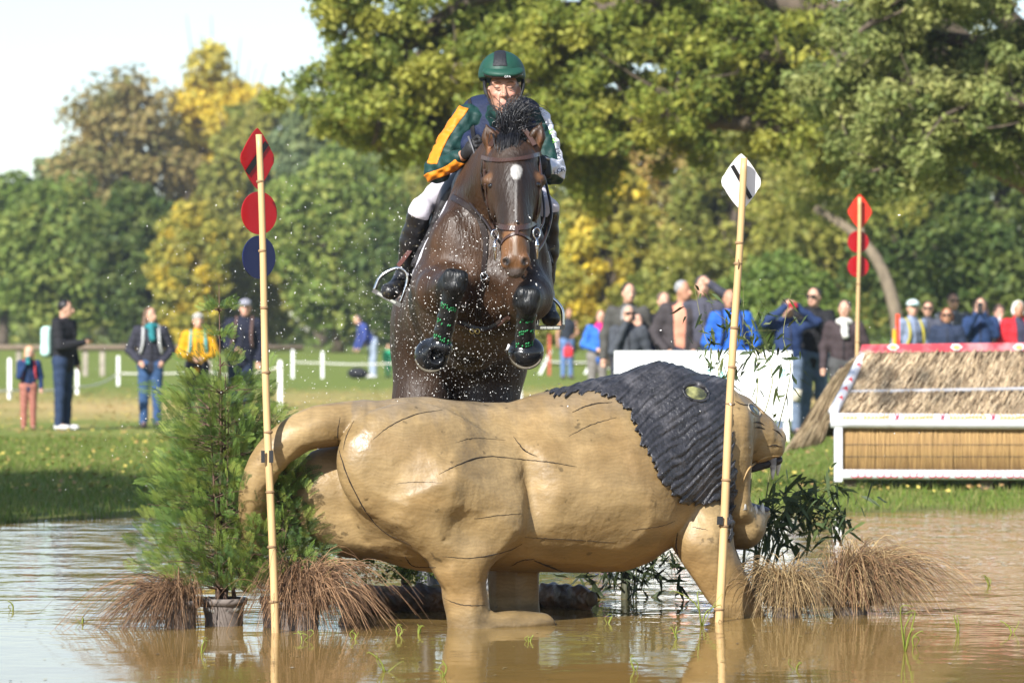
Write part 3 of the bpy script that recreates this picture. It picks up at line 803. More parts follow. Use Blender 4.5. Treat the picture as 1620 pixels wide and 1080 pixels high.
BROWN, DARK, BLACK, TAN = (np.array(c) for c in ((0.038, 0.018, 0.0078), (0.014, 0.0085, 0.006), (0.005, 0.006, 0.007), (0.15, 0.07, 0.028)))
def horse_col(V):
    c = np.tile(BROWN, (len(V), 1))
    def blend(w_, k): 
        nonlocal c
        c = c * (1 - w_[:, None]) + np.asarray(k) * w_[:, None]
    n = np.sin(V[:, 0] * 9 + 1) * np.sin(V[:, 2] * 8) * np.sin(V[:, 1] * 7)
    c = c * (1 + 0.35 * n)[:, None]
    blend(0.75 * (1 - sstep(dist_seg(V, at(813, 262, 18.3), at(815, 372, 18.15)), 0.10, 0.2)), DARK)
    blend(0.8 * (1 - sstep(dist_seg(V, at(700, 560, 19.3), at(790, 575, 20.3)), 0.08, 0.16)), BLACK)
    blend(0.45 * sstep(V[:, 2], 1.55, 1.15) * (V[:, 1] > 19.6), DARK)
    for a, b in ((KNL, FTL), (KNR, FTR)): blend(1 - sstep(dist_seg(V, a, b), 0.085, 0.12), BLACK)
    for x in (676, 776): blend(1 - sstep(dist_seg(V, at(x, 735, 20.35), at(x, 930, 20.2)), 0.12, 0.2), BLACK)
    blend(1 - sstep(dist_seg(V, at(815, 385, 18.2), at(815, 420, 18.17)), 0.068, 0.115), TAN)
    for x, y in ((773, 287), (852, 285)): blend(0.75 * (1 - sstep(np.linalg.norm(V - at(x, y - 6, 18.41), axis=1), 0.012, 0.038)), TAN * 0.8)
    for x in (776, 851): blend(0.9 * (1 - sstep(dist_seg(V, at(x, 238, 18.52), at(x, 212, 18.51)), 0.016, 0.032)), np.array([0.14, 0.06, 0.025]))
    blend(0.9 * (1 - sstep(dist_seg(V, at(800, 434, 18.19), at(830, 434, 18.19)), 0.02, 0.04)), np.array([0.10, 0.085, 0.08]))
    for x in (800, 831): blend(1 - sstep(np.linalg.norm(V - at(x, 414, 18.17), axis=1), 0.016, 0.032), np.array([0.018, 0.016, 0.016]))
    # star, snip and narrow stripe
    st = at(817, 272, 18.30)
    blend(1 - sstep(np.sqrt(np.abs((V[:, 0] - st[0]) / 0.028) ** 2.6 + np.abs((V[:, 2] - st[2]) / 0.038) ** 2.6 + ((V[:, 1] - 18.33) / 0.12) ** 2) + 0.12 * np.sin(V[:, 2] * 90) * np.sin(V[:, 0] * 110), 0.72, 1.10), (0.44, 0.43, 0.41))
    blend(0.55 * (1 - sstep(np.where(V[:, 1] < 18.45, dist_seg(V * [1, 0, 1], at(817, 285, 18.3) * [1, 0, 1], at(816, 348, 18.2) * [1, 0, 1]), 1), 0.001, 0.008)), (0.25, 0.24, 0.23))
    blend(0.7 * (1 - sstep(np.where(V[:, 1] < 18.45, dist_seg(V * [1, 0, 1], at(814, 372, 18.2) * [1, 0, 1], at(815, 402, 18.2) * [1, 0, 1]), 1), 0.003, 0.014)), (0.42, 0.34, 0.28))
    return np.clip(c, 0, 1)
horse = thing('horse', 'dark bay horse with white star jumping over the lion with forelegs tucked', 'horse', (at(740, 930, 20.2)[0], 19.6, 0))
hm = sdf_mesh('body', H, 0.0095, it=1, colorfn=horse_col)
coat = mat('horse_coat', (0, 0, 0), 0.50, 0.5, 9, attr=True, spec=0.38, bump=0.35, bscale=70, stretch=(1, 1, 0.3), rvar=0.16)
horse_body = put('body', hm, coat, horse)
# the head again at a finer grid would double the body, so the face details are fitted on it
hb = bvh_of(hm)
for x, y in ((776, 294), (851, 292)):
    p_ = on_surface(hb, x, y, -0.006)
    if p_ is not None: put('eye', sdf_mesh('eye', SDF().ell(p_, (0.018, 0.014, 0.014)), 0.004), mat('horse_eye', (0.006, 0.005, 0.006), 0.08, 0.0, spec=0.8), horse)

def ribbon(name, m, parent, pix, wid, thick=0.005, n=24, bvh=None, lift=0.002, pts=None):
    """strap lying on a surface along a photograph polyline, or along given points"""
    if pts is None:
        P = curve_pts([(x, y, 0) for x, y in pix], n); S = []
        for x, y, _ in P:
            d = Vector(at(x, y, 18.0)) - CAM; d.normalize()
            hit = (bvh or hb).ray_cast(CAM, d)
            if hit[0] is None: continue
            S.append((np.array(hit[0]), np.array(hit[1])))
        if len(S) < 3: return None
        C = np.array([s[0] for s in S]); N = np.array([s[1] for s in S])
        for _ in range(2): C[1:-1] = 0.25 * C[:-2] + 0.5 * C[1:-1] + 0.25 * C[2:]; N[1:-1] = 0.25 * N[:-2] + 0.5 * N[1:-1] + 0.25 * N[2:]
    else:
        C = curve_pts(pts, n); N = np.tile(np.array([0, -1.0, 0.15]), (n, 1))
    T = np.gradient(C, axis=0); T /= np.linalg.norm(T, axis=1)[:, None] + 1e-9
    N /= np.linalg.norm(N, axis=1)[:, None] + 1e-9
    B = np.cross(N, T); B /= np.linalg.norm(B, axis=1)[:, None] + 1e-9
    V = []
    for i in range(len(C)):
        for a, b in ((-1, 0), (-0.8, 1), (0.8, 1), (1, 0)):
            V.append(C[i] + B[i] * a * wid / 2 + N[i] * (lift + b * thick - (0.004 if b == 0 else 0)))
    q = []
    for i in range(len(C) - 1):
        for j in range(4):
            k = (j + 1) % 4; q.append([i * 4 + j, (i + 1) * 4 + j, (i + 1) * 4 + k, i * 4 + k])
    q += [[0, 1, 2, 3], [4 * (len(C) - 1) + j for j in (3, 2, 1, 0)]]
    return MB().add(V, q).build(name, m, parent, smooth=False)

# bandage-like tendon boots with green lettering, overreach boots
bootm = mat('boot_black', (0.012, 0.013, 0.014), 0.33, 0.3, 18, spec=0.55, bump=0.25, bscale=60)
greenm = mat('print_green', (0.02, 0.22, 0.07), 0.5, 0.1)
for kn, ft, hx, hy, hd in ((KNL, FTL, 684, 561, 18.56), (KNR, FTR, 829, 556, 18.50)):
    a, b = kn * 0.68 + ft * 0.32, kn * 0.04 + ft * 0.96
    s = SDF().rc(a, b, 0.047, 0.047, 0.02)
    for f in (0.02, 0.34, 0.66, 0.98):
        c_ = a * (1 - f) + b * f; s.ell(c_, (0.0505, 0.0505, 0.020), 0.012)
    me = sdf_mesh('tendon_boot', s, 0.007, it=1)
    bt = put('tendon_boot', me, bootm, horse)
    bb = bvh_of(me)
    ax_ = (b - a); L_ = np.linalg.norm(ax_)
    for row in (0.1, 0.48, 0.86):
        mb = MB()
        for i in range(9):
            if rnd.random() < 0.12: continue
            c_ = a + ax_ * row
            px = 810 + c_[0] / c_[1] * FPX + (i - 4) * 3.0; py = HOR - (c_[2] - CAMH) / c_[1] * FPX + (i - 5) * (1.1 if kn is KNL else -0.4) + rnd.uniform(-1, 1)
            for sgn in (0, 1):
                if rnd.random() < 0.25: continue
                g = on_surface(bb, px + rnd.uniform(-.4, .4), py + sgn * 4, 0.001)
                if g is not None: mb.box(g, (0.0030, 0.0016, 0.0045 + rnd.random() * 0.003), roty(0.5))
        if mb.n: mb.build('lettering', greenm, bt)
    hc = at(hx, hy, hd)
    if kn is KNL:
        s = SDF().ell(hc + [-0.004, 0.01, -0.004], (0.084, 0.075, 0.084), 0.02).rc(ft + [0, -.01, 0], hc, 0.062, 0.07, 0.03)
        s.ell(hc + [0.022, -0.075, -0.006], (0.032, 0.05, 0.035), 0.015, None, 's')
    else:
        s = SDF().ell(hc + [0.012, 0.02, -0.002], (0.088, 0.075, 0.080), 0.02).rc(ft + [0, 0, 0], hc, 0.058, 0.07, 0.03)
    ra_ = np.linspace(math.radians(195), math.radians(335), 18); rc_ = hc + [-0.004 if kn is KNL else 0.012, -0.035, -0.006]
    MB().tube(np.stack([rc_[0] + 0.078 * np.cos(ra_), np.full(18, rc_[1]) + 0.02 * np.abs(np.cos(ra_)), rc_[2] + 0.076 * np.sin(ra_)], 1), 0.0075, 6).build('hoof_rim', mat('muddy_rim', (0.10, 0.085, 0.06), 0.7, 0.3), horse)
    put('overreach_boot', sdf_mesh('overreach_boot', s, 0.008), mat('rubber_wet', (0.010, 0.011, 0.013), 0.2, 0.2, spec=0.6), horse)
    hs = SDF().ell(hc + [-0.006 if kn is KNL else 0.006, 0.045, -0.025], (0.078, 0.05, 0.066), 0.02)
    put('hoof', sdf_mesh('hoof', hs, 0.01), mat('hoof_horn', (0.10, 0.085, 0.06), 0.5, 0.3), horse)
# white maker's patch on the right overreach boot
c_ = at(804, 549, 18.41)
MB().box(c_, (0.006, 0.003, 0.015), roty(0.35)).build('boot_patch', mat('patch_white', (0.6, 0.6, 0.6), 0.5), horse)

# tail between the hind legs
mb = MB()
for i in range(70):
    x = rnd.gauss(0, 0.035); y = rnd.gauss(0, 0.03)
    P = [at(722, 520, 20.55) + [x * .4, y, 0], at(719, 600, 20.66) + [x, y, 0], at(717, 690, 20.62) + [x * 1.3, y, 0], at(714 + rnd.uniform(-6, 6), 780 + rnd.uniform(-25, 25), 20.58) + [x * 1.5, y, 0]]
    mb.tube(curve_pts(P, 9), np.linspace(0.007, 0.003, 9), 4, cap=False)
mb.build('tail', mat('tail_hair', (0.035, 0.032, 0.032), 0.4, 0.4), horse)
# flying mane and forelock
hairm = mat('mane_hair', (0.010, 0.010, 0.013), 0.32, 0.4, 30, spec=0.55)
mb = MB()
for i in range(330):
    t = rnd.random()
    r0 = at(811 + rnd.gauss(0, 8), 216 + rnd.uniform(-6, 14), 18.60 + rnd.uniform(-0.03, 0.12))
    ang = rnd.gauss(0.05, 0.25)
    ln = rnd.uniform(0.06, 0.205) * (1.0 if abs(ang) < 0.6 else 0.75)
    curl = rnd.gauss(0.016, 0.026)
    e = r0 + ln * np.array([math.sin(ang), rnd.uniform(-0.25, 0.3), math.cos(ang)]) + [curl, 0, 0]
    mid = r0 * 0.5 + e * 0.5 + np.array([-curl * 1.2 - 0.02 * math.sin(ang), -0.02, 0.012])
    mb.tube(curve_pts([r0, mid, e, e + [curl * 0.8 + 0.012, rnd.uniform(-.02, .02), -abs(rnd.gauss(0, 0.018))]], 9), np.linspace(0.0038, 0.0006, 9), 3, cap=False)
for i in range(170):
    x = rnd.gauss(0, 10)
    r0 = at(806 + x, 215 + rnd.uniform(-4, 8), 18.57)
    e = at(801 + x * 0.85 + rnd.gauss(0, 3), 236 + rnd.uniform(-6, 12) - abs(x) * 0.3, 18.40)
    mb.tube(curve_pts([r0, r0 * 0.5 + e * 0.5 + [0, -0.045, 0.028], e], 8), np.linspace(0.004, 0.001, 8), 3, cap=False)
mb.build('mane', hairm, horse)
# rest of the mane along the neck
mb = MB()
for i in range(160):
    t = rnd.random()
    r0 = at(800 - 26 * t, 232 + 40 * t, 18.66 + 0.5 * t) + [rnd.gauss(0, 0.01), 0, 0.08]
    mb.tube(curve_pts([r0, r0 + [0.05 + rnd.gauss(0, .02), 0, 0.05], r0 + [0.12 + rnd.gauss(0, .03), -0.02, 0.02 + rnd.gauss(0, .03)]], 6), np.linspace(0.004, 0.001, 6), 3, cap=False)
mb.build('crest_hair', hairm, horse)

# ---------------------------------------------------------------- bridle and breastplate
leather = mat('brown_leather', (0.050, 0.026, 0.020), 0.34, 0.25, 25, spec=0.5, bump=0.1, bscale=120)
darkleather = mat('dark_leather', (0.020, 0.013, 0.011), 0.36, 0.25, 25, spec=0.5)
steel = mat('steel', (0.62, 0.62, 0.63), 0.18, 0.1, metal=1.0)
bridle = thing('bridle', 'brown leather bridle with steel bit rings on the horse head', 'bridle', at(813, 300, 18.35))
ribbon('browband', leather, bridle, [(764, 249), (775, 252), (797, 255), (820, 253), (840, 248), (854, 243)], 0.025, 0.008)
ribbon('noseband', leather, bridle, [(779, 350), (790, 357), (803, 361), (817, 362), (832, 359), (846, 352)], 0.030, 0.009)
ribbon('flash_strap', leather, bridle, [(792, 392), (797, 381), (807, 373), (817, 370), (828, 373), (838, 380)], 0.017, 0.006)
ribbon('flash_loop', leather, bridle, [(817, 360), (817, 372)], 0.02, 0.009, n=5)
ribbon('cheekpiece', leather, bridle, [(766, 252), (767, 275), (770, 305), (774, 335), (781, 362)], 0.014, 0.005)
ribbon('cheekpiece', leather, bridle, [(852, 246), (856, 280), (852, 312), (849, 340), (846, 362)], 0.014, 0.005)
ribbon('throat_strap', darkleather, bridle, [(765, 250), (762, 280), (765, 310), (774, 330)], 0.011, 0.005)
ribbon('headpiece', leather, bridle, None, 0.026, 0.007, 14, pts=[at(776, 232, 18.50), at(790, 205, 18.60), at(810, 198, 18.60), at(830, 206, 18.58), at(846, 230, 18.50)])
mb = MB().tube([on_surface(hb, 817, 352, 0.012) + 0 * V3(0), on_surface(hb, 817, 352, 0.018)], [0.008, 0.004], 10); mb.build('stud', steel, bridle)
for x, y in ((783, 372), (849, 369)):
    c_ = at(x, y, 18.21)
    a = np.linspace(0, 2 * math.pi, 22)
    rg = MB().tube(np.stack([c_[0] + 0.017 * np.cos(a), c_[1] + 0.012 * np.cos(a), c_[2] + 0.026 * np.sin(a)], 1), 0.0042, 7, cap=False).build('bit_ring', steel, bridle)
    MB().tube([c_ + [0, -.004, -0.022], c_ + [0.0, -.004, -0.06], c_ + [0.003, -.004, -0.125]], [0.006, 0.0085, 0.0055], 8).build('bit_shank', steel, rg)
    MB().tube([c_ + [0, -.004, -0.05], c_ + [0.0, -.004, -0.066]], 0.0115, 8).build('bit_knuckle', steel, rg)
MB().tube(curve_pts([at(783, 374, 18.21), at(768, 350, 18.5), at(743, 320, 18.75), at(733, 292, 18.86), at(742, 258, 18.88), at(751, 240, 18.87)], 30), 0.0075, 6).build('rein', darkleather, bridle)
MB().tube(curve_pts([at(849, 400, 18.22), at(862, 378, 18.4), at(872, 340, 18.55), at(866, 300, 18.7), at(858, 272, 18.84)], 30), 0.008, 6).build('rein', darkleather, bridle)
MB().tube(curve_pts([at(849, 372, 18.21), at(860, 350, 18.42), at(860, 318, 18.6), at(853, 286, 18.78), at(857, 268, 18.86)], 30), 0.006, 6).build('rein', darkleather, bridle)

bp = thing('breastplate', 'dark leather breastplate with small steel ring across the horse chest', 'tack', at(765, 420, 18.7))
ribbon('neck_strap', darkleather, bp, [(716, 312), (733, 322), (750, 334), (762, 352), (768, 378)], 0.036, 0.007)
ribbon('chest_strap', darkleather, bp, [(768, 370), (768, 395), (765, 420), (764, 436)], 0.026, 0.007)
ribbon('lower_strap', darkleather, bp, [(763, 440), (759, 462), (757, 485), (758, 505)], 0.026, 0.007)
g = on_surface(hb, 764, 437, 0.012); a = np.linspace(0, 2 * math.pi, 20)
MB().tube(np.stack([g[0] + 0.017 * np.cos(a), np.full(20, g[1] - 0.004), g[2] + 0.017 * np.sin(a)], 1), 0.0035, 6, cap=False).build('ring', steel, bp)

# ---------------------------------------------------------------- saddle, pad, girth, stirrups
saddle = thing('saddle', 'black jumping saddle with white edged pad and steel stirrups on the horse', 'saddle', at(750, 300, 19.6))
zc = at(760, 400, 19.6)[2]
def pad_mask(y0, y1, zlo, sl):
    return lambda X, Y, Z: np.maximum(np.maximum(y0 + (Z - zc) * sl - Y, Y - y1), zlo - Z) + 0 * X
b0, b1 = at(560, 620, 19.2), at(960, 200, 20.1)
lo_, hi_ = (b0[0], 19.1, b0[2]), (b1[0], 20.15, b1[2] + 0.25)
TR = SDF(); TR.p = H.p[:3]
put('saddle_pad', sdf_mesh('saddle_pad', TR, 0.014, lo_, hi_, 0.022, pad_mask(19.20, 19.98, zc - 0.12, -0.20)), mat('pad_white', (0.50, 0.50, 0.55), 0.85, 0.1, bump=0.3, bscale=90), saddle)
put('saddle_flap', sdf_mesh('saddle_flap', TR, 0.014, lo_, hi_, 0.045, pad_mask(19.255, 19.90, zc - 0.08, -0.20)), mat('saddle_black', (0.014, 0.012, 0.013), 0.45, 0.3, spec=0.45), saddle)
s = SDF().rc(at(752, 262, 19.45), at(745, 285, 19.85), 0.10, 0.12, 0.05, ((0, 0, 1), 0.5)).ell(at(752, 255, 19.36), (0.13, 0.06, 0.05))
put('seat', sdf_mesh('seat', s, 0.014), MATS['saddle_black'], saddle)
ribbon('girth', darkleather, saddle, [(728, 512), (742, 520), (760, 524), (780, 521), (800, 508)], 0.075, 0.010)
ribbon('girth_strap', leather, saddle, [(724, 508), (742, 516), (760, 520), (780, 517), (806, 500)], 0.018, 0.018)
g = on_surface(hb, 752, 519, 0.02)
if g is not None:
    a = np.linspace(0, 2 * math.pi, 18)
    for q in (-0.012, 0.014):
        MB().tube(np.stack([g[0] + q + 0.011 * np.cos(a), np.full(18, g[1] - 0.012), g[2] + 0.012 * np.sin(a)], 1), 0.003, 6, cap=False).build('girth_ring', mat('brass', (0.45, 0.33, 0.12), 0.3, metal=1.0), saddle)
def stirrup(side, apex, bl, br, rs, d, lea):
    mid_l = ((apex[0] + bl[0]) / 2 + (-8 if side < 0 else -4), (apex[1] + bl[1]) / 2 - 5)
    P = [at(*bl, d), at(*mid_l, d), at(*apex, d), at(*rs, d), at(*br, d)]
    fr = MB().tube(curve_pts(P, 30), 0.0095, 8, flat=1.3).build('stirrup', steel, saddle)
    u = (P[4] - P[0]); L_ = np.linalg.norm(u); u /= L_
    ang = math.atan2(u[2], u[0])
    tr = MB().box((P[0] + P[4]) / 2 + [0, 0.01, -0.004], (L_ / 2 + 0.008, 0.03, 0.011), roty(-ang)).build('tread', mat('stirrup_grip', (0.16, 0.15, 0.14), 0.35, 0.3, metal=0.7), fr, smooth=False)
    for i in range(3):
        MB().box(P[0] + u * L_ * (0.25 + 0.25 * i) + [0, -0.022, -0.004], (0.016, 0.002, 0.006), roty(-ang)).build('tread_slot', steel, fr, smooth=False)
    ribbon('stirrup_leather', mat('red_leather', (0.085, 0.028, 0.022), 0.4, 0.25), saddle, None, 0.026, 0.006, 14, pts=[np.array(at(*p)) for p in lea])
stirrup(-1, (631, 424), (592, 459), (632, 481), (645, 440), 19.34, [(630, 421, 19.35), (646, 400, 19.34), (662, 375, 19.36), (682, 330, 19.42)])
stirrup(1, (868, 470), (849, 517), (891, 517), (888, 487), 19.30, [(868, 472, 19.3), (863, 450, 19.3), (857, 425, 19.32), (852, 390, 19.4)])
# ---------------------------------------------------------------- the rider
rider = thing('person', 'rider in green helmet, navy vest and orange striped sleeves crouched on the jumping horse', 'person', at(760, 300, 19.7))
skin = mat('skin', (0.50, 0.27, 0.19), 0.5, 0.12, 18, spec=0.35)
HC = at(797, 146, 19.0)
SL, EL, WL = at(737, 190, 19.22), at(692, 270, 19.12), at(738, 243, 18.93)
SR, ER, WR = at(848, 195, 19.22), at(874, 272, 19.12), at(858, 266, 18.90)
B = SDF()
B.ell(HC + [0, 0.02, 0.02], (0.070, 0.095, 0.11), 0.03)
B.ell(HC + [0.0, -0.03, -0.055], (0.046, 0.06, 0.066), 0.03)
B.ell(HC + [0.0, -0.062, -0.092], (0.026, 0.028, 0.024), 0.02)
B.rc(HC + [0.003, -0.082, 0.022], HC + [0.003, -0.111, -0.022], 0.0085, 0.0135, 0.010)
B.ell(HC + [-0.012, -0.09, -0.026], (0.009, 0.012, 0.008), 0.008); B.ell(HC + [0.018, -0.09, -0.026], (0.009, 0.012, 0.008), 0.008)
B.rc(HC + [-0.048, -0.066, 0.042], HC + [0.05, -0.066, 0.042], 0.014, 0.014, 0.02)
for sx in (-1, 1):
    B.ell(HC + [sx * 0.032, -0.090, 0.021], (0.021, 0.022, 0.013), 0.012, None, 's')
    B.ell(HC + [sx * 0.032, -0.068, 0.020], (0.015, 0.013, 0.011), 0.006)
    B.ell(HC + [sx * 0.043, -0.055, -0.012], (0.018, 0.022, 0.014), 0.02)
    B.ell(HC + [sx * 0.078, 0.012, 0.0], (0.012, 0.022, 0.032), 0.01)
B.rc(HC + [-0.018, -0.088, -0.056], HC + [0.018, -0.088, -0.056], 0.008, 0.008, 0.01)
B.rc(HC + [-0.016, -0.086, -0.068], HC + [0.016, -0.086, -0.068], 0.009, 0.009, 0.01)
B.rc(HC + [-0.019, -0.100, -0.0615], HC + [0.019, -0.100, -0.0615], 0.003, 0.003, 0.004, op='s')
B.rc(HC + [0, 0.04, -0.06], at(792, 192, 19.25), 0.058, 0.07, 0.04)
B.rc(at(792, 205, 19.3), at(760, 270, 19.72), 0.13, 0.13, 0.06)
for S, E, W_ in ((SL, EL, WL), (SR, ER, WR)):
    B.rc(S, E, 0.05, 0.042, 0.03); B.rc(E, W_, 0.04, 0.027, 0.02)
LEGS = [(at(720, 285, 19.72), at(665, 332, 19.26), at(639, 440, 19.52), at(617, 462, 19.34)), (at(828, 290, 19.72), at(866, 330, 19.26), at(861, 470, 19.46), at(871, 503, 19.28))]
for hp, kn, an, to in LEGS:
    B.rc(hp, kn, 0.07, 0.05, 0.04); B.rc(kn, an, 0.048, 0.03, 0.02); B.rc(an, to, 0.03, 0.025, 0.02)
def skin_col(V):
    c = np.tile(np.array([0.42, 0.225, 0.155]), (len(V), 1))
    for p, r, k in ((HC + [0.0, -0.09, -0.062], 0.02, (0.42, 0.17, 0.14)), (HC + [-0.045, -0.07, -0.02], 0.03, (0.52, 0.22, 0.16)), (HC + [0.045, -0.07, -0.02], 0.03, (0.52, 0.22, 0.16)), (HC + [0.003, -0.10, -0.02], 0.02, (0.54, 0.24, 0.17))):
        w_ = 0.55 * (1 - sstep(np.linalg.norm(V - p, axis=1), r * 0.4, r * 1.2)); c = c * (1 - w_[:, None]) + np.array(k) * w_[:, None]
    d = np.linalg.norm((V - (HC + [0, 0.0, -0.08])) / [0.08, 0.1, 0.055], axis=1)
    w_ = 0.10 * (1 - sstep(d, 0.6, 1.1)); c = c * (1 - w_[:, None]) + np.array([0.22, 0.14, 0.10]) * w_[:, None]
    return c
put('body', sdf_mesh('body', B, 0.0065, it=3, colorfn=skin_col), mat('rider_skin', (0, 0, 0), 0.5, 0.08, 30, attr=True, spec=0.35), rider)
for sx in (-1, 1):
    MB().tube(curve_pts([HC + [sx * 0.049, -0.083, 0.0195], HC + [sx * 0.034, -0.0895, 0.0145], HC + [sx * 0.018, -0.087, 0.017]], 8), [0.001, .0022, .003, .003, .003, .003, .0022, .001], 6).build('eyelashes', mat('lash', (0.05, 0.03, 0.025), 0.7), rider)
    MB().tube(curve_pts([HC + [sx * 0.052, -0.079, 0.043], HC + [sx * 0.034, -0.088, 0.047], HC + [sx * 0.014, -0.088, 0.042]], 8), [0.001, .003, .004, .004, .004, .004, .003, .001], 6).build('eyebrow', mat('brow_hair', (0.16, 0.09, 0.05), 0.8), rider)

# jersey with coloured panels fitted as shells over the sleeves
J = SDF()
J.rc(at(792, 200, 19.3), at(758, 275, 19.75), 0.155, 0.15, 0.06)
J.rc(SL + [0.05, 0.03, 0], SR + [-0.05, 0.03, 0], 0.085, 0.085, 0.05)
for S, E, W_ in ((SL, EL, WL), (SR, ER, WR)):
    J.rc(S, S * .5 + E * .5, 0.078, 0.072, 0.03); J.rc(S * .5 + E * .5, E, 0.072, 0.062, 0.02); J.rc(E, E * .25 + W_ * .75, 0.060, 0.045, 0.03)
J.rc(HC + [0, 0.05, -0.085], at(792, 200, 19.28), 0.068, 0.09, 0.03)
def wrinkle(X, Y, Z): return 0.0055 * np.sin(X * 55 + Z * 70 + 3 * np.sin(Y * 20)) * np.sin(Z * 45 - X * 30) + 0.0028 * np.sin(X * 120 - Z * 80 + 2 * np.sin(Z * 30))
jm = mat('jersey_green', (0.006, 0.034, 0.030), 0.6, 0.2, 20, spec=0.3, bump=0.15, bscale=70)
jer = put('jersey', sdf_mesh('jersey', J, 0.009, disp=wrinkle, it=1), jm, rider)
def sleeve_panel(name, m, A, Bp, side, lo_w, hi_w, parent, t0=-0.05, t1=1.05, off=0.0045, dmax=0.10):
    """band along a sleeve from A to B, lo_w..hi_w across it in the image plane"""
    ax = Bp - A; L2 = ax @ ax; u = ax / math.sqrt(L2)
    nrm = np.cross(u, [0, 1.0, 0]); nrm /= np.linalg.norm(nrm); nrm *= side
    def mask(X, Y, Z):
        dx, dy, dz = X - A[0], Y - A[1], Z - A[2]
        t = (dx * ax[0] + dy * ax[1] + dz * ax[2]) / L2
        s = dx * nrm[0] + dy * nrm[1] + dz * nrm[2] - 0.016 * np.sin(math.pi * np.clip(t, 0, 1))
        m_ = np.maximum(lo_w - s, s - hi_w)
        m_ = np.maximum(m_, np.maximum(t0 - t, t - t1) * math.sqrt(L2))
        r = np.sqrt((dx - t * ax[0]) ** 2 + (dy - t * ax[1]) ** 2 + (dz - t * ax[2]) ** 2) - dmax
        return np.maximum(m_, r)
    lo = np.minimum(A, Bp) - 0.13; hi = np.maximum(A, Bp) + 0.13
    return put(name, sdf_mesh(name, J, 0.005, lo, hi, off, mask, wrinkle, it=2), m, parent)
orange = mat('panel_orange', (0.60, 0.20, 0.012), 0.6, 0.12, 20, spec=0.3)
white = mat('panel_white', (0.66, 0.67, 0.74), 0.6, 0.06, 20, spec=0.3)
sleeve_panel('orange_stripe', orange, SL, EL, -1, 0.012, 0.066, rider, t0=-0.12, t1=1.02)
sleeve_panel('orange_stripe', orange, EL, WL, -1, -0.012, 0.034, rider, t0=-0.25, t1=0.82)
sleeve_panel('white_stripe', white, SR, ER, 1, 0.038, 0.095, rider, t0=-0.35, t1=0.98)
sleeve_panel('white_cuff', white, at(842, 262, 18.98), at(890, 268, 19.1), 1, -0.05, 0.034, rider, t0=0.1, t1=1.1, dmax=0.12)
# lettering on the white sleeve
jb = bvh_of(jer.data)
def letter_on(txt, px, py, size, ang, m, name='lettering'):
    me = text_mesh(txt, size, 0.001)
    c_ = on_surface(jb, px, py, 0.017)
    if c_ is None: c_ = at(px, py, 19.06)
    M = np.eye(3); R = roty(-ang) @ np.array([[1, 0, 0], [0, 0, -1], [0, 1, 0]])
    co = np.array([v.co[:] for v in me.vertices]) @ R.T + c_
    me.vertices.foreach_set('co', co.astype(np.float32).ravel()); me.update()
    return put(name, me, m, rider)
ink = mat('ink_black', (0.01, 0.012, 0.03), 0.6); lgreen = mat('ink_green', (0.16, 0.42, 0.03), 0.6)
for ch, x_ in (('H', 874.6), ('O', 880.6), ('R', 886.4)): letter_on(ch, x_, 271 - (x_ - 880) * .1, 0.034, 0.10, ink)
for ch, x, y, m_ in (('L', 868, 207, lgreen), ('E', 870.6, 214, lgreen), ('R', 873, 221, lgreen), ('I', 875, 228, lgreen), ('T', 877.6, 237, ink), ('R', 879.8, 244.5, ink), ('O', 881.6, 252, ink)):
    letter_on(ch, x, y, 0.031, 1.95, m_)
g = on_surface(jb, 867, 268.5, 0.012); g = at(867, 268.5, 19.02) if g is None else g
lg = MB().box(g, (0.0135, 0.002, 0.02), roty(-0.10)).build('logo_patch', mat('logo_green', (0.13, 0.42, 0.02), 0.5), rider)
MB().tube(curve_pts([g + [-0.006, -0.004, -0.016], g + [-0.006, -0.004, 0.004], g + [0.001, -0.004, 0.013], g + [0.006, -0.004, 0.004], g + [0.004, -0.004, -0.012]], 12), [0.003] * 4 + [0.006] * 5 + [0.003] * 3, 6).build('logo_mark', ink, lg)

# body protector
VV = SDF()
VV.rc(at(790, 205, 19.3), at(757, 272, 19.75), 0.175, 0.165, 0.06)
VV.rc(at(757, 178, 19.28), at(832, 180, 19.28), 0.085, 0.08, 0.06)
VV.rc(at(748, 175, 19.35), at(742, 230, 19.1), 0.055, 0.045, 0.04, ((0, 1, 0), 0.6))
VV.rc(at(828, 172, 19.35), at(838, 200, 19.15), 0.05, 0.045, 0.04, ((0, 1, 0), 0.6))
VV.rc(HC + [0, 0.0, -0.05], at(790, 215, 19.0), 0.065, 0.08, 0.03, op='s')
vm = mat('vest_navy', (0.010, 0.017, 0.048), 0.7, 0.2, 30, spec=0.25, bump=0.3, bscale=80)
vest = put('vest', sdf_mesh('vest', VV, 0.010, it=1), vm, rider)
vb = bvh_of(vest.data)
ribbon('vest_strap', mat('vest_black', (0.008, 0.008, 0.010), 0.7), vest, [(742, 152), (745, 175), (747, 200), (749, 222)], 0.022, 0.004, bvh=vb)
ribbon('vest_strap', MATS['vest_black'], vest, [(724, 160), (738, 150), (752, 146)], 0.02, 0.004, bvh=vb, n=10)
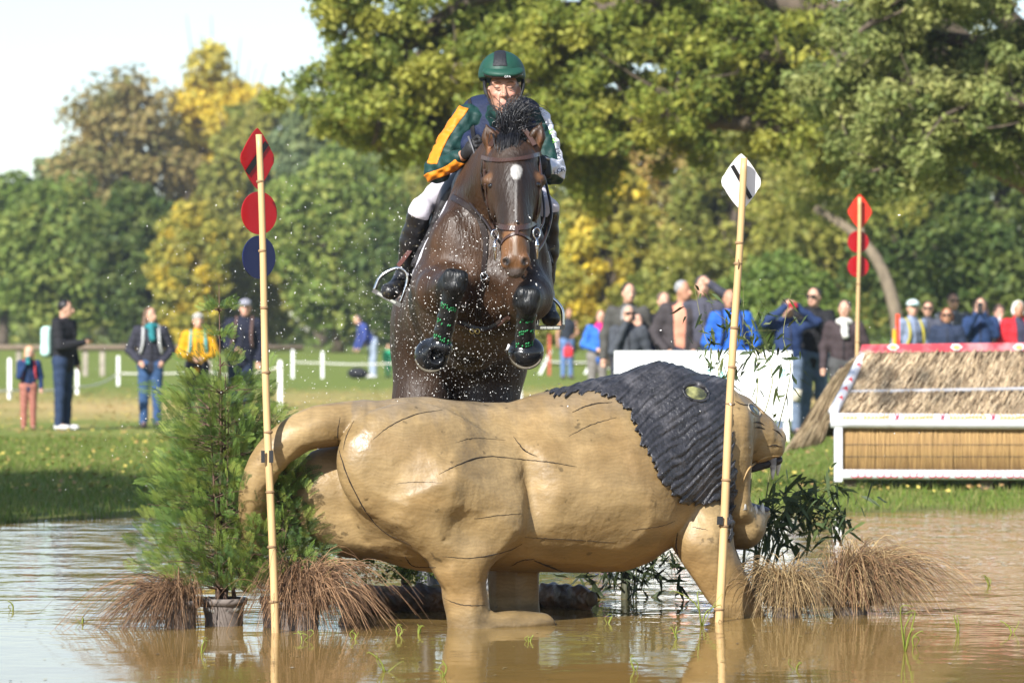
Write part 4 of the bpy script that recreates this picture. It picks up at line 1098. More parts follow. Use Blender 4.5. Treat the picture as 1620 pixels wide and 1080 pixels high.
# helmet
hel = SDF().ell(at(794, 119, 19.04), (0.120, 0.150, 0.122), 0.03)
HZ = at(794, 122, 19.0)[2]
hmat = mat('helmet_silk', (0.010, 0.055, 0.037), 0.55, 0.12, 16, spec=0.35, bump=0.1, bscale=90)
helmet = put('helmet', sdf_mesh('helmet', hel, 0.008, mask=lambda X, Y, Z: (HZ - 0.008 + 0.10 * np.clip(19.0 - Y, -1, 0) - Z) + 0 * X), hmat, rider)
pk = SDF().ell(at(796, 113, 18.95), (0.106, 0.092, 0.030), 0.03, rotx(0.30))
peak = put('peak', sdf_mesh('peak', pk, 0.007), hmat, helmet)
pk2 = SDF().ell(at(796, 117.5, 18.95), (0.102, 0.086, 0.018), 0.02, rotx(0.22))
put('peak_rim', sdf_mesh('peak_rim', pk2, 0.006), mat('rim_black', (0.008, 0.008, 0.009), 0.18, 0.1, spec=0.6), helmet)
x0 = at(791, 100, 18.9)[0]
zb = at(791, 106, 18.9)[2]
put('centre_stripe', sdf_mesh('centre_stripe', hel, 0.006, off=0.003, mask=lambda X, Y, Z: np.maximum(np.abs(X - x0) - 0.038 + 0.10 * np.clip(Z - zb, 0, 1), zb - Z) + 0 * Y), mat('stripe_black', (0.012, 0.013, 0.017), 0.6, 0.15, bump=0.3, bscale=120), helmet)
for ch, x_ in (('G', 799.6), ('P', 803), ('A', 806.4)):
    mk = text_mesh(ch, 0.016, 0.001)
    co = np.array([v.co[:] for v in mk.vertices]) @ np.array([[1, 0, 0], [0, 0, -1], [0, 1, 0]]).T + at(x_, 121.5, 18.862)
    mk.vertices.foreach_set('co', co.astype(np.float32).ravel()); mk.update()
    put('lettering', mk, mat('silver_print', (0.6, 0.6, 0.6), 0.4), helmet)
chin = mat('chinstrap', (0.010, 0.010, 0.011), 0.6)
for P in ([(765, 130, 18.95), (769, 145, 18.92), (775, 162, 18.91), (786, 176, 18.905), (795, 181, 18.90)], [(829, 130, 18.95), (826, 145, 18.92), (819, 162, 18.91), (806, 177, 18.905), (795, 181, 18.90)]):
    MB().tube(curve_pts([at(*p) for p in P], 16), 0.0048, 6).build('chin_strap', chin, helmet)
for x in (767, 827):
    MB().tube(curve_pts([at(x, 126, 19.0), at(x, 142, 18.98), at(x + (3 if x < 800 else -3), 152, 18.96)], 8), [0.009, .010, .010, .009, .008, .007, .007, .006], 7).build('ear_strap', chin, helmet)
put('hair', sdf_mesh('hair', SDF().ell(HC + [0, 0.05, 0.015], (0.080, 0.075, 0.085)), 0.01), mat('rider_hair', (0.10, 0.055, 0.03), 0.6, 0.3), rider)

# breeches and long boots
br = SDF()
br.rc(at(722, 285, 19.78), at(826, 288, 19.78), 0.13, 0.13, 0.06)
for hp, kn, an, to in LEGS: br.rc(hp, kn, 0.082, 0.054, 0.05).rc(kn, kn * .92 + an * .08, 0.054, 0.052, 0.03)
put('breeches', sdf_mesh('breeches', br, 0.011, disp=lambda X, Y, Z: 0.003 * np.sin(Z * 70 + X * 30)), mat('breeches_white', (0.60, 0.57, 0.63), 0.75, 0.06, bump=0.1, bscale=60), rider)
for i, (hp, kn, an, to) in enumerate(LEGS):
    s = SDF().rc(kn * .96 + an * .04, kn * .55 + an * .45, 0.062, 0.064, 0.02).rc(kn * .55 + an * .45, an, 0.064, 0.045, 0.03)
    s.rc(an, to, 0.047, 0.040, 0.03).ell(to + [0, 0, 0.002], (0.045, 0.06, 0.035), 0.03)
    if i: s.rc(an, an + [0, 0.06, -0.07], 0.04, 0.034, 0.03)
    bt = put('boot', sdf_mesh('boot', s, 0.009, disp=lambda X, Y, Z: 0.003 * np.sin(Z * 75 + X * 40) * np.sin(Z * 22)), mat('riding_boot', (0.012, 0.012, 0.014), 0.4, 0.3, 14, spec=0.45, c2=(0.09, 0.075, 0.035), c2scale=26, c2edge=(0.60, 0.66)), rider)
# gloved hands closed on the reins, five fingers each
gm = mat('glove_black', (0.012, 0.012, 0.014), 0.6, 0.2, bump=0.2, bscale=150)
for (Wp, c_, sx) in ((WL, at(749, 234, 18.90), 1), (WR, at(853, 258, 18.86), -1)):
    s = SDF().rc(Wp, c_, 0.032, 0.036, 0.02).ell(c_, (0.040, 0.034, 0.044), 0.02)
    for k in range(4):
        kz = 0.034 - 0.021 * k; ln = (0.9, 1.0, 0.95, 0.78)[k]
        a = c_ + [sx * 0.020, -0.020, kz]; b = c_ + [sx * (0.020 + 0.030 * ln), -0.050, kz - 0.004]; e = c_ + [sx * (0.004 + 0.010 * ln), -0.070, kz - 0.010]
        s.rc(a, b, 0.0115, 0.0108, 0.006); s.rc(b, e, 0.0108, 0.0092, 0.004)
    s.rc(c_ + [0, -0.01, 0.036], c_ + [sx * 0.022, -0.040, 0.055], 0.013, 0.011, 0.008); s.rc(c_ + [sx * 0.022, -0.040, 0.055], c_ + [sx * 0.034, -0.060, 0.044], 0.011, 0.009, 0.005)
    put('glove', sdf_mesh('glove', s, 0.005), gm, rider)
# wristwatch strapped over the right-hand cuff
w0 = at(862, 262, 18.88)
wt = put('watch_strap', sdf_mesh('watch_strap', SDF().rc(w0 + [0.0, 0, 0.024], w0 + [0.006, 0, -0.04], 0.028, 0.03, 0.01, ((0, 1, 0), 0.7)), 0.006), mat('strap_black', (0.008, 0.008, 0.009), 0.5), rider)
MB().box(w0 + [-0.004, -0.01, 0.04], (0.030, 0.018, 0.006), roty(0.35)).build('watch_face', mat('watch_steel', (0.55, 0.55, 0.56), 0.25, metal=0.6), wt)
# whip in the rider's left fist
MB().tube([at(741, 216, 18.86), at(747, 232, 18.84), at(757, 262, 18.8)], [0.006, 0.005, 0.004], 6).build('whip', mat('whip_grey', (0.10, 0.10, 0.11), 0.4), rider)
# ---------------------------------------------------------------- spectators
ARM = {'down': ((.255, .03, 1.14), (.26, -.06, .90)), 'pocket': ((.30, .05, 1.13), (.17, -.13, .97)), 'phone': ((.22, -.17, 1.24), (.05, -.33, 1.53)),
       'low': ((.23, -.08, 1.14), (.05, -.34, 1.19)), 'mouth': ((.21, -.15, 1.14), (.04, -.16, 1.52)), 'belly': ((.27, .0, 1.14), (.08, -.19, 1.06)),
       'back': ((.27, .10, 1.14), (.16, .12, .95)), 'chest': ((.22, -.12, 1.14), (.03, -.20, 1.32)), 'eyes': ((.34, -.16, 1.46), (.07, -.22, 1.66)), 'reach': ((.22, -.16, 1.18), (.16, -.42, 1.02))}
SKIN = {'light': (0.52, 0.30, 0.21), 'tan': (0.42, 0.22, 0.14), 'pink': (0.56, 0.31, 0.23)}
def fabric(c, rough=0.8):
    return mat('cloth_%d_%d_%d' % tuple(int(v * 999) for v in c), c, rough, 0.2, 12, spec=0.25, bump=0.25, bscale=45)
def person(label, px, d, top, yaw=0.0, jacket=(0.02, 0.02, 0.03), legs=(0.03, 0.05, 0.10), hair=(0.03, 0.02, 0.015), style='short', arms=('down', 'down'),
           tone='light', shoes=(0.05, 0.04, 0.04), puffy=0.0, glasses=False, scarf=None, shirt=None, backpack=None, hat=None, straps=None, vest=False,
           bend=0.0, group=None, head_yaw=0.0, H=None, lean=0.0, hood=None, patch=None, ponytail=False):
    lean = lean or rnd.gauss(0, .035); head_yaw = head_yaw or rnd.gauss(0, .3)
    s_ = FPX / d; x = (px - 810) / s_; z0 = float(ground_z(x, d))
    if H is None: H = CAMH - (top - HOR) / s_ - z0
    k = H / 1.75
    root = thing('person', label, 'person', (x, d, z0), yaw, group, local=True, scale=k)
    child = 1.28 if H < 1.3 else 1.0                 # children have larger heads for their height
    RB = rotx(-bend) if bend else np.eye(3)
    def up(p):
        p = V3(p)
        if bend: p = (p - [0, 0, .93]) @ rotx(bend).T + [0, -.06 * bend, .93]
        return p + [lean * max(p[2] - .9, 0), 0, 0]
    fl = (tuple(rotx(bend) @ np.array([0, 1.0, 0])), 0.66)
    hc = up((0, -.02, 1.635)); Rh = rotz(head_yaw)
    def hd(v): return hc + Rh @ (V3(v) * child)
    jt = []
    for sx, a in ((-1, arms[0]), (1, arms[1])):
        e, h_ = ARM[a]
        jt.append((up((sx * .185, 0, 1.42)), up((sx * e[0], e[1], e[2])), up((sx * h_[0], h_[1], h_[2])), sx))
    b = SDF()
    b.ell(hd((0, .01, .02)), V3((.076, .094, .105)) * child, .03); b.ell(hd((0, -.03, -.055)), V3((.054, .058, .058)) * child, .03)
    b.rc(hd((0, -.09, .01)), hd((0, -.105, -.03)), .012, .016, .015)
    for sx in (-1, 1): b.ell(hd((sx * .078, .01, -.005)), (.012, .02, .03), .01)
    b.rc(hd((0, .03, -.06)), up((0, .01, 1.44)), .054, .06, .03)
    b.rc(up((0, 0, 1.36)), (0, 0, .95), .12, .12, .05, fl)
    for S, E, W_, sx in jt:
        b.rc(S, E, .045, .038, .03); b.rc(E, W_, .037, .025, .02)
        dr = (W_ - E) / (np.linalg.norm(W_ - E) + 1e-6); sd = np.cross(dr, [0, 1.0, 0.3]); sd /= np.linalg.norm(sd) + 1e-6
        b.ell(W_ + dr * .045, (.036, .036, .036), .02)
        for q in range(4):
            a0 = W_ + dr * .06 + sd * (.026 - .0175 * q); b.rc(a0, a0 + dr * (.05, .058, .054, .042)[q] + [0, -.012, -.006], .010, .008, .006)
        b.rc(W_ + dr * .03 + sd * .03, W_ + dr * .07 + sd * .052, .011, .009, .006)
    for sx in (-1, 1):
        b.rc((sx * .09, 0, .93), (sx * .095, 0, .49), .075, .05, .04); b.rc((sx * .095, 0, .49), (sx * .10, .015, .09), .048, .033, .02); b.rc((sx * .10, .015, .07), (sx * .105, -.12, .045), .035, .03, .02)
    sk = np.array(SKIN[tone])
    def scol(V):
        c = np.tile(sk, (len(V), 1)); q = (V - hc) @ Rh / child
        def bl(w_, kk):
            nonlocal c
            c = c * (1 - w_[:, None]) + np.asarray(kk) * w_[:, None]
        for sx in (-1, 1):
            bl(.85 * (1 - sstep(np.linalg.norm((q - [sx * .034, -.085, .018]) / [1.5, 1.2, 1], axis=1), .006, .016)), (.05, .03, .03))
            bl(.6 * (1 - sstep(np.linalg.norm((q - [sx * .034, -.09, .042]) / [2.2, 1.5, .6], axis=1), .006, .016)), np.array(hair) * 1.2)
            bl(.3 * (1 - sstep(np.linalg.norm(q - [sx * .045, -.075, -.025], axis=1), .01, .035)), sk * [1.08, .78, .72])
        bl(.7 * (1 - sstep(np.linalg.norm((q - [0, -.092, -.062]) / [2.4, 1.5, .8], axis=1), .005, .014)), (.36, .13, .11))
        return c
    put('body', sdf_mesh('body', b, .0125, it=1, colorfn=scol), mat('spectator_skin', (0, 0, 0), .5, .08, 30, attr=True, spec=.3), root)
    # trousers and shoes
    t = SDF()
    t.rc((-.05, 0, .95), (.05, 0, .95), .145, .145, .05, ((0, 1, 0), .8))
    for sx in (-1, 1): t.rc((sx * .085, 0, .90), (sx * .095, -.005, .50), .105, .075, .04); t.rc((sx * .095, -.005, .50), (sx * .10, .01, .10), .074, .062, .03)
    tr = put('trousers', sdf_mesh('trousers', t, .016, disp=lambda X, Y, Z: .006 * np.sin(Z * 38 + X * 25) * np.sin(Z * 17 + Y * 20)), fabric(legs), root)
    if patch: MB().box((patch[0], -.085, .52), (.05, .006, .08), roty(.2)).build('knee_patch', fabric((.5, .46, .36)), tr)
    for sx in (-1, 1):
        put('shoe', sdf_mesh('shoe', SDF().rc((sx * .10, .035, .05), (sx * .11, -.14, .04), .05, .042, .02, ((0, 0, 1), .85)).rc((sx * .10, .02, .05), (sx * .10, .02, .12), .05, .05, .02), .014), fabric(shoes, .6), root)
    # jacket
    j = SDF(); pf = puffy
    j.rc(up((0, 0, 1.30)), up((0, 0, .93)) if not bend else up((0, 0, .96)), .185 + pf, .165 + pf, .06, (fl[0], .70))
    j.rc(up((-.13, .01, 1.40)), up((.13, .01, 1.40)), .075 + pf * .5, .075 + pf * .5, .05)
    j.rc(up((0, .02, 1.42)), up((0, .0, 1.50)), .085, .066, .03)
    if hood is not None or pf: j.rc(up((-.07, .09, 1.47)), up((.07, .09, 1.47)), .06, .06, .04)
    if not vest:
        for S, E, W_, sx in jt: j.rc(S, E, .076 + pf * .5, .064 + pf * .4, .04); j.rc(E, W_, .062 + pf * .4, .046 + pf * .2, .03)
    rib = (lambda X, Y, Z: .009 * np.abs(np.sin(Z * 34)) - .005 + 0 * X + 0 * Y) if pf else (lambda X, Y, Z: .007 * np.sin(Z * 31 + X * 22) * np.sin(X * 27 - Z * 13 + Y * 15))
    if shirt is not None:
        sm = sdf_mesh('shirt', j, .016, off=-.008, disp=rib)
        put('shirt', sm, fabric(shirt), root)
        jm_ = sdf_mesh('jacket', j, .014, off=.012, disp=rib, mask=lambda X, Y, Z: -np.maximum(np.maximum(np.abs(X) - .055 - .04 * np.clip(Z - .95, 0, 1), Y + .02), .2 - Z))
        put('jacket', jm_, fabric(jacket), root)
    else:
        jo = put('jacket', sdf_mesh('jacket', j, .015, disp=rib), fabric(jacket), root)
        MB().tube([up((0, -.145 - pf, z)) for z in (1.0, 1.15, 1.30)] + [up((0, -.10, 1.45))], .006, 5).build('zip', fabric((.03, .03, .035)), jo)
    # hair or headwear
    if style != 'bald':
        h = SDF().ell(hd((0, .030, .045)), V3((.086, .095, .088)) * child, .02)
        if style == 'long': h.rc(hd((-.062, .035, .03)), hd((-.085, .03, -.13)), .04, .05, .03).rc(hd((.062, .035, .03)), hd((.085, .03, -.13)), .04, .05, .03).rc(hd((0, .08, .0)), hd((0, .09, -.16)), .07, .06, .03)
        if style == 'bob': h.rc(hd((-.066, .03, .02)), hd((-.074, .01, -.06)), .035, .03, .02).rc(hd((.066, .03, .02)), hd((.074, .01, -.06)), .035, .03, .02)
        if ponytail: h.rc(hd((0, .10, .04)), hd((0, .15, -.04)), .03, .02, .02)
        h.ell(hd((0, -.085, -.012)), V3((.066, .07, .075)) * child, .015, None, 's')
        put('hair', sdf_mesh('hair', h, .012, disp=lambda X, Y, Z: .004 * np.sin(X * 160 + Z * 60)), mat('hair_%d' % int(hair[0] * 999), hair, .5, .35, 40), root)
    if hat:
        kind, hcol, hcol2 = hat
        hs = SDF().ell(hd((0, .012, .065)), V3((.093, .108, .078)) * child, .02)
        zc_ = hd((0, 0, .048))[2]
        ho = put('cap' if kind == 'cap' else 'beanie', sdf_mesh('hat', hs, .011, mask=lambda X, Y, Z: (zc_ - Z) + 0 * X + 0 * Y), fabric(hcol), root)
        if kind == 'cap': put('cap_peak', sdf_mesh('cap_peak', SDF().ell(hd((0, -.105, .058)), (.07, .075, .014)), .010), fabric(hcol2), ho)
        else:
            for q in (.07, .095, .12):
                zq = hd((0, 0, q))[2]
                put('stripe', sdf_mesh('stripe', hs, .009, off=.004, mask=lambda X, Y, Z: np.abs(Z - zq) - .007 + 0 * X + 0 * Y), fabric(hcol2), ho)
    if glasses:
        g = MB()
        for sx in (-1, 1): g.box(hd((sx * .034, -.098, .018)), V3((.029, .006, .019)) * child, Rh)
        gl = g.box(hd((0, -.098, .024)), (.012, .004, .004), Rh).build('sunglasses', mat('lens_dark', (.012, .010, .010), .15), root, smooth=False)
        gl['kind'] = 'stuff'
        for sx in (-1, 1): MB().box(hd((sx * .074, -.045, .022)), (.003, .055, .004), Rh).build('temple', MATS['lens_dark'], gl)
    if scarf:
        sc = SDF().rc(up((-.06, -.05, 1.48)), up((.06, -.05, 1.48)), .05, .05, .03).rc(up((0, -.10, 1.47)), up((.02, -.15, 1.30)), .05, .05, .03).rc(up((0, .05, 1.49)), up((.0, .0, 1.5)), .07, .07, .03)
        put('scarf', sdf_mesh('scarf', sc, .014, disp=lambda X, Y, Z: .006 * np.sin(Z * 60 + X * 40)), fabric(scarf), root)
    if backpack:
        bk = SDF().box((0, .20 + pf, 1.20), (.14, .075, .21), .06).rc((0, .25 + pf, 1.06), (0, .25 + pf, 1.12), .08, .08, .03, ((1, 0, 0), .99))
        bo = put('backpack', sdf_mesh('backpack', bk, .016), fabric(backpack), root)
    if straps:
        for sx in (-1, 1):
            P = [up((sx * .11, .10, 1.42)), up((sx * .11, 0, 1.50 + pf)), up((sx * .115, -.11 - pf, 1.38)), up((sx * .125, -.145 - pf, 1.22)), up((sx * .16, -.10 - pf, 1.08))]
            MB().tube(curve_pts(P, 14), .022, 6, flat=.35).build('strap', fabric(straps), root)
    return root, k, x, z0, hd, jt

def phone_at(r, label, sx=None, dz=.10, both=False, colr=(.015, .015, .018), size=(.038, .005, .075), cat='phone', name='phone'):
    """a phone or camera held where a person's hand is"""
    root, k, x, z0, hd, jt = r
    if both: p = (jt[0][2] + jt[1][2]) / 2
    else: p = jt[0 if sx < 0 else 1][2]
    p = p + [0, -.06, dz]
    yaw = root.rotation_euler[2]
    P = rotz(yaw) @ (p * k) + [root.location[0], root.location[1], root.location[2]]
    t = thing(name, label, cat, P, yaw, local=True)
    s = SDF().box((0, 0, 0), size, .006)
    put('case', sdf_mesh('case', s, .004), mat('phone_%d' % int(colr[0] * 999), colr, .3), t)
    MB().tube([(0, -size[1], 0.02), (0, -size[1] - .006, 0.02)], [.012, .010], 10).build('lens', mat('lens_glass', (.02, .02, .025), .08), t)
    return t

NAVY, BLK, JEAN, DJEAN = (.015, .022, .05), (.012, .012, .015), (.06, .10, .20), (.02, .035, .075)
G1, G2, G3 = 'spectators on the meadow at the left', 'spectators standing behind the white board', 'spectators behind the thatched jump'
# --- left
r = person('man in black puffer jacket looking down at his phone, mint backpack on his back', 100, 50, 476, 1.15, BLK, DJEAN, (.012, .010, .010), arms=('low', 'down'), puffy=.02, backpack=(.42, .62, .58), shoes=(.5, .5, .5), group=G1)
phone_at(r, 'phone held by the man in the black puffer jacket', -1, .06, size=(.035, .06, .006))
r = person('small child in navy coat and rust trousers drinking from a teal bottle', 45, 50, 550, 0.2, (.012, .03, .09), (.30, .12, .09), (.42, .26, .12), arms=('mouth', 'down'), tone='pink', shoes=(.16, .10, .06), straps=(.45, .05, .06), style='bob', group=G1)
phone_at(r, 'teal drinking bottle held at the mouth of the small child', -1, -.03, colr=(.03, .20, .22), size=(.024, .024, .055), cat='bottle', name='drinking_bottle')
person('long-haired woman in dark padded jacket with teal scarf and blue jeans', 238, 51, 487, 0.15, (.028, .028, .040), (.035, .075, .17), (.10, .055, .03), 'long', ('pocket', 'pocket'), scarf=(.02, .16, .18), straps=(.4, .4, .4), puffy=.01, group=G1)
person('person in mustard yellow jacket and striped beanie half hidden by the conifer', 312, 52, 497, 0.1, (.55, .28, .01), (.03, .03, .04), (.25, .2, .16), arms=('belly', 'belly'), hat=('beanie', (.55, .53, .48), (.10, .10, .10)), straps=(.06, .30, .30), group=G1)
person('heavy man in navy padded jacket and grey cap behind the conifer', 380, 52.5, 475, 0.05, (.012, .014, .028), (.02, .03, .06), (.2, .2, .2), arms=('belly', 'down'), tone='pink', hat=('cap', (.22, .22, .26), (.26, .26, .30)), puffy=.03, straps=(.10, .06, .05), group=G1)
person('man in blue jumper bending forward far off on the meadow', 590, 100, 0, -1.2, (.04, .06, .22), (.28, .33, .42), (.06, .05, .05), arms=('reach', 'reach'), bend=.55, H=1.78, shoes=(.6, .6, .6))
person('small child in bright green clothes beside the bending man', 614, 100.5, 546, .3, (.05, .42, .22), (.05, .42, .22), (.3, .2, .1), arms=('down', 'down'))
person('person in sleeveless dark vest and jeans holding a red bag beyond the horse', 897, 92, 489, .3, (.02, .025, .035), (.10, .17, .34), (.12, .08, .06), 'bob', ('down', 'belly'), vest=True, tone='tan')
# --- behind the board
person('person in bright blue coat with pink scarf behind the slanted white post', 945, 58, 491, .2, (.03, .13, .48), (.16, .15, .14), (.04, .03, .02), 'bob', ('belly', 'belly'), scarf=(.55, .02, .16), group=G2)
person('tall dark-haired man in olive grey jacket at the left end of the board', 990, 43.6, 449, 0, (.06, .058, .052), (.04, .04, .05), (.02, .016, .012), arms=('down', 'down'), group=G2)
r = person('woman in grey jacket and sunglasses with her hand at her mouth', 994, 42.8, 484, 0, (.05, .055, .065), DJEAN, (.22, .21, .20), 'bob', ('mouth', 'down'), glasses=True, group=G2)
r = person('person in dark blue coat holding up a phone beside the woman in sunglasses', 1014, 43.4, 497, -.4, (.018, .035, .12), DJEAN, (.06, .04, .03), 'bob', ('chest', 'chest'), group=G2)
phone_at(r, 'phone held up beside the woman in sunglasses', both=True)
person('man in black jacket half hidden behind the man in salmon shirt', 1047, 44.6, 463, .1, BLK, DJEAN, (.12, .10, .09), arms=('pocket', 'down'), group=G2)
person('grey-haired man in open dark jacket over salmon pink shirt', 1073, 43.2, 445, .1, (.045, .038, .04), (.03, .03, .05), (.26, .26, .26), arms=('pocket', 'pocket'), shirt=(.60, .26, .17), tone='tan', group=G2)
person('man in slate grey jacket with one hand over his face', 1118, 43.2, 437, 0, (.055, .055, .075), DJEAN, (.06, .06, .06), arms=('down', 'eyes'), group=G2)
person('balding man in bright blue jacket behind the white flag pole', 1160, 42.6, 459, .1, (.02, .10, .42), DJEAN, (.2, .17, .15), 'bald', ('pocket', 'pocket'), straps=(.012, .02, .06), puffy=.015, tone='tan', group=G2)
r = person('person in navy hoodie and patched jeans raising a red camera to the eyes', 1248, 42.8, 474, .15, (.018, .035, .10), (.13, .17, .24), (.03, .025, .02), arms=('eyes', 'eyes'), hood=1, patch=(.09,), group=G2)
phone_at(r, 'small red camera held to the eyes of the person in navy hoodie', both=True, dz=.02, colr=(.35, .02, .03), size=(.05, .02, .032), cat='camera', name='camera_device')
r = person('man in black hooded jacket and sunglasses holding a phone at chest height', 1287, 43.4, 456, 0, (.012, .012, .014), (.10, .14, .20), (.035, .028, .022), arms=('down', 'chest'), glasses=True, hood=1, group=G2)
phone_at(r, 'phone held at the chest of the man in black hooded jacket', 1, .05)
person('man in dark brown jumper with white collar beside the far red flag pole', 1334, 42.6, 476, -.1, (.045, .032, .034), (.06, .06, .06), (.06, .05, .045), arms=('down', 'pocket'), scarf=(.55, .53, .5), group=G2)
# --- behind the thatched jump
person('man in mint and grey cap with yellow strap behind the thatched jump', 1441, 49, 476, .5, (.20, .24, .34), DJEAN, (.08, .06, .05), arms=('down', 'down'), hat=('cap', (.45, .53, .54), (.16, .30, .27)), straps=(.45, .38, .04), group=G3)
person('short-haired woman in sunglasses and slate jacket second from the cap wearer', 1470, 50.5, 477, 0, (.06, .065, .09), DJEAN, (.10, .05, .03), arms=('down', 'down'), glasses=True, group=G3)
person('red-brown haired woman in dark navy jacket and sunglasses in front of a tall man', 1499, 48.5, 488, -.1, (.02, .03, .06), DJEAN, (.15, .055, .025), 'bob', ('down', 'down'), glasses=True, tone='tan', group=G3)
person('tall man with cropped grey hair and grey jacket behind the red-brown haired woman', 1506, 52, 465, 0, (.10, .11, .13), DJEAN, (.10, .09, .085), arms=('down', 'down'), glasses=True, group=G3)
r = person('long-haired woman in navy coat filming with a phone before her face', 1551, 49.5, 472, -.15, (.018, .04, .11), DJEAN, (.05, .032, .025), 'long', ('phone', 'phone'), group=G3)
phone_at(r, 'phone held before the face of the long-haired woman in navy', both=True, dz=.08)
person('pale woman with tied-back hair and white sleeve, hand at her chin', 1580, 50, 482, .2, (.50, .48, .54), DJEAN, (.07, .045, .035), arms=('mouth', 'down'), tone='pink', ponytail=True, group=G3)
person('white-haired person in red jacket at the right edge of the picture', 1612, 49.5, 477, .2, (.50, .02, .03), DJEAN, (.62, .60, .56), 'bob', ('down', 'down'), tone='tan', shirt=(.04, .04, .07), group=G3)
# ---------------------------------------------------------------- trees
def leaf_cloud(cent, rad, n_per, size, cols, flat=0.8, droop=0.0, colvar=0.25, shell=0.55):
    """rhombic leaves spread through clumps; returns verts, quads, colours"""
    m = len(cent); N = m * n_per
    dirs = nrg.normal(size=(N, 3)); dirs /= np.linalg.norm(dirs, axis=1)[:, None]
    rr = (shell + (1 - shell) * nrg.uniform(0, 1, N)) * nrg.uniform(0.55, 1.0, N) ** 0.5
    P = np.repeat(cent, n_per, 0) + dirs * (rr * np.repeat(rad, n_per))[:, None] * [1, 1, flat]
    nrm = dirs * 0.7 + nrg.normal(size=(N, 3)) * 0.6 + [0, 0, 0.35]; nrm /= np.linalg.norm(nrm, axis=1)[:, None]
    a = np.cross(nrm, nrg.normal(size=(N, 3))); a /= np.linalg.norm(a, axis=1)[:, None]; a[:, 2] -= droop; b = np.cross(nrm, a)
    sz = size * nrg.uniform(0.6, 1.35, N)[:, None]
    V = np.stack([P - a * sz, P + b * sz * 0.55 + nrm * sz * 0.12, P + a * sz, P - b * sz * 0.55 + nrm * sz * 0.12], 1).reshape(-1, 3)
    ci = np.asarray(cols)[nrg.integers(0, len(cols), m)]
    C = np.repeat(ci, n_per, 0) * 0.6 + np.asarray(cols)[nrg.integers(0, len(cols), N)] * 0.4
    C = C * nrg.uniform(1 - colvar, 1 + colvar, (N, 1))
    return V, np.arange(4 * N).reshape(-1, 4), np.repeat(np.clip(C, 0, 1), 4, 0)
leafm = mat('leaf', (0, 0, 0), 0.55, 0.08, 3, attr=True, spec=0.3, trans=0.5)
barkm = mat('bark', (0.09, 0.068, 0.048), 0.9, 0.4, 9, bump=0.6, bscale=14, stretch=(1, 1, 0.25))
palebark = mat('pale_bark', (0.16, 0.125, 0.085), 0.9, 0.4, 9, bump=0.6, bscale=14, stretch=(1, 1, 0.25))
PAL = {'green': [(.12, .18, .03), (.15, .21, .04), (.09, .14, .028), (.19, .23, .05)], 'dark': [(.06, .10, .024), (.08, .125, .03), (.11, .15, .034), (.15, .18, .04)],
       'olive': [(.24, .235, .045), (.19, .20, .042), (.30, .27, .06), (.15, .18, .036)], 'yellow': [(.62, .45, .05), (.48, .39, .06), (.33, .30, .055), (.68, .48, .05)],
       'brown': [(.27, .215, .08), (.22, .185, .065), (.32, .24, .09), (.18, .18, .06)], 'rust': [(.40, .27, .09), (.30, .25, .075), (.46, .35, .10), (.25, .23, .065)],
       'oak': [(.14, .18, .030), (.19, .225, .038), (.26, .27, .05), (.34, .32, .06), (.105, .14, .028)], 'teal': [(.13, .175, .085), (.16, .20, .09), (.20, .23, .085)]}
PAL['gold'] = PAL['yellow'][:3] + PAL['olive']; PAL['lime'] = [(.15, .21, .045), (.20, .25, .055), (.26, .28, .065), (.12, .17, .04)]
PAL = {k_: [tuple(min(q * (1.32 if k_ != 'dark' else 1.15), .8) for q in c_) for c_ in v_] for k_, v_ in PAL.items()}
def tree(name, label, px, d, top, hw, pal, low=None, n_cl=70, n_per=110, leaf=0.16, group=None, bare=False, seed=0, trunk=None, x=None, depth=None, sparse=1.0):
    s = FPX / d; X = (px - 810) / s if x is None else x; z0 = float(ground_z(X, d)) - 0.05
    Ht = CAMH - (top - HOR) / s - z0; W = hw / s
    lowz = 0.12 * Ht if low is None else low * Ht
    rs = np.random.default_rng(100 + seed)
    t = thing(name, label, 'tree', (X, d, z0), 0, group)
    rz = (Ht - lowz) / 2; c0 = np.array([X, d, z0 + lowz + rz])
    u = rs.normal(size=(n_cl, 3)); u /= np.linalg.norm(u, axis=1)[:, None]
    r = rs.uniform(0.25, 1.0, n_cl) ** 0.45
    cr = W * rs.uniform(0.14, 0.34, n_cl)
    shape = np.array([W, W if depth is None else depth, rz])
    C = c0 + u * r[:, None] * (shape - cr.mean() * 0.8)
    # ragged outline: some clumps break out, the crown narrows to its top
    nar = 1 - 0.35 * np.clip((C[:, 2] - c0[2]) / rz, 0, 1)
    C[:, 0] = X + (C[:, 0] - X) * nar * rs.uniform(0.8, 1.18, n_cl); C[:, 1] = d + (C[:, 1] - d) * nar
    V, Q, K = leaf_cloud(C, cr, n_per, leaf, PAL[pal] if isinstance(pal, str) else pal)
    cro = put('crown', mesh_np('crown', V, Q, smooth=False, colors=K), leafm, t)
    tr = MB(); r0 = trunk or 0.028 * Ht + 0.05
    tip = np.array([X + rs.normal(0, .05) * W, d, z0 + Ht * (0.72 if bare else 0.8)])
    tr.tube(curve_pts([(X, d, z0), (X + rs.normal(0, .06) * W, d, z0 + Ht * .35), tip], 10), np.linspace(r0, r0 * .2, 10), 8)
    trk = tr.build('trunk', barkm, t)
    for i in rs.choice(n_cl, min(14 if not bare else 70, n_cl), replace=False):
        a = np.array([X, d, z0 + Ht * rs.uniform(.15, .6)]); e = C[i] + ([rs.normal(0, .12) * W, 0, cr[i] * (rs.uniform(.5, 2.6) if bare else 0.2)])
        MB().tube(curve_pts([a, a * .5 + e * .5 + [0, 0, -.05 * Ht], e], 7), np.linspace(r0 * (.4 if not bare else .2), r0 * (.06 if not bare else .03), 7), 5).build('limb', barkm, trk)
    return t
GT = 'trees along the far edge of the meadow'
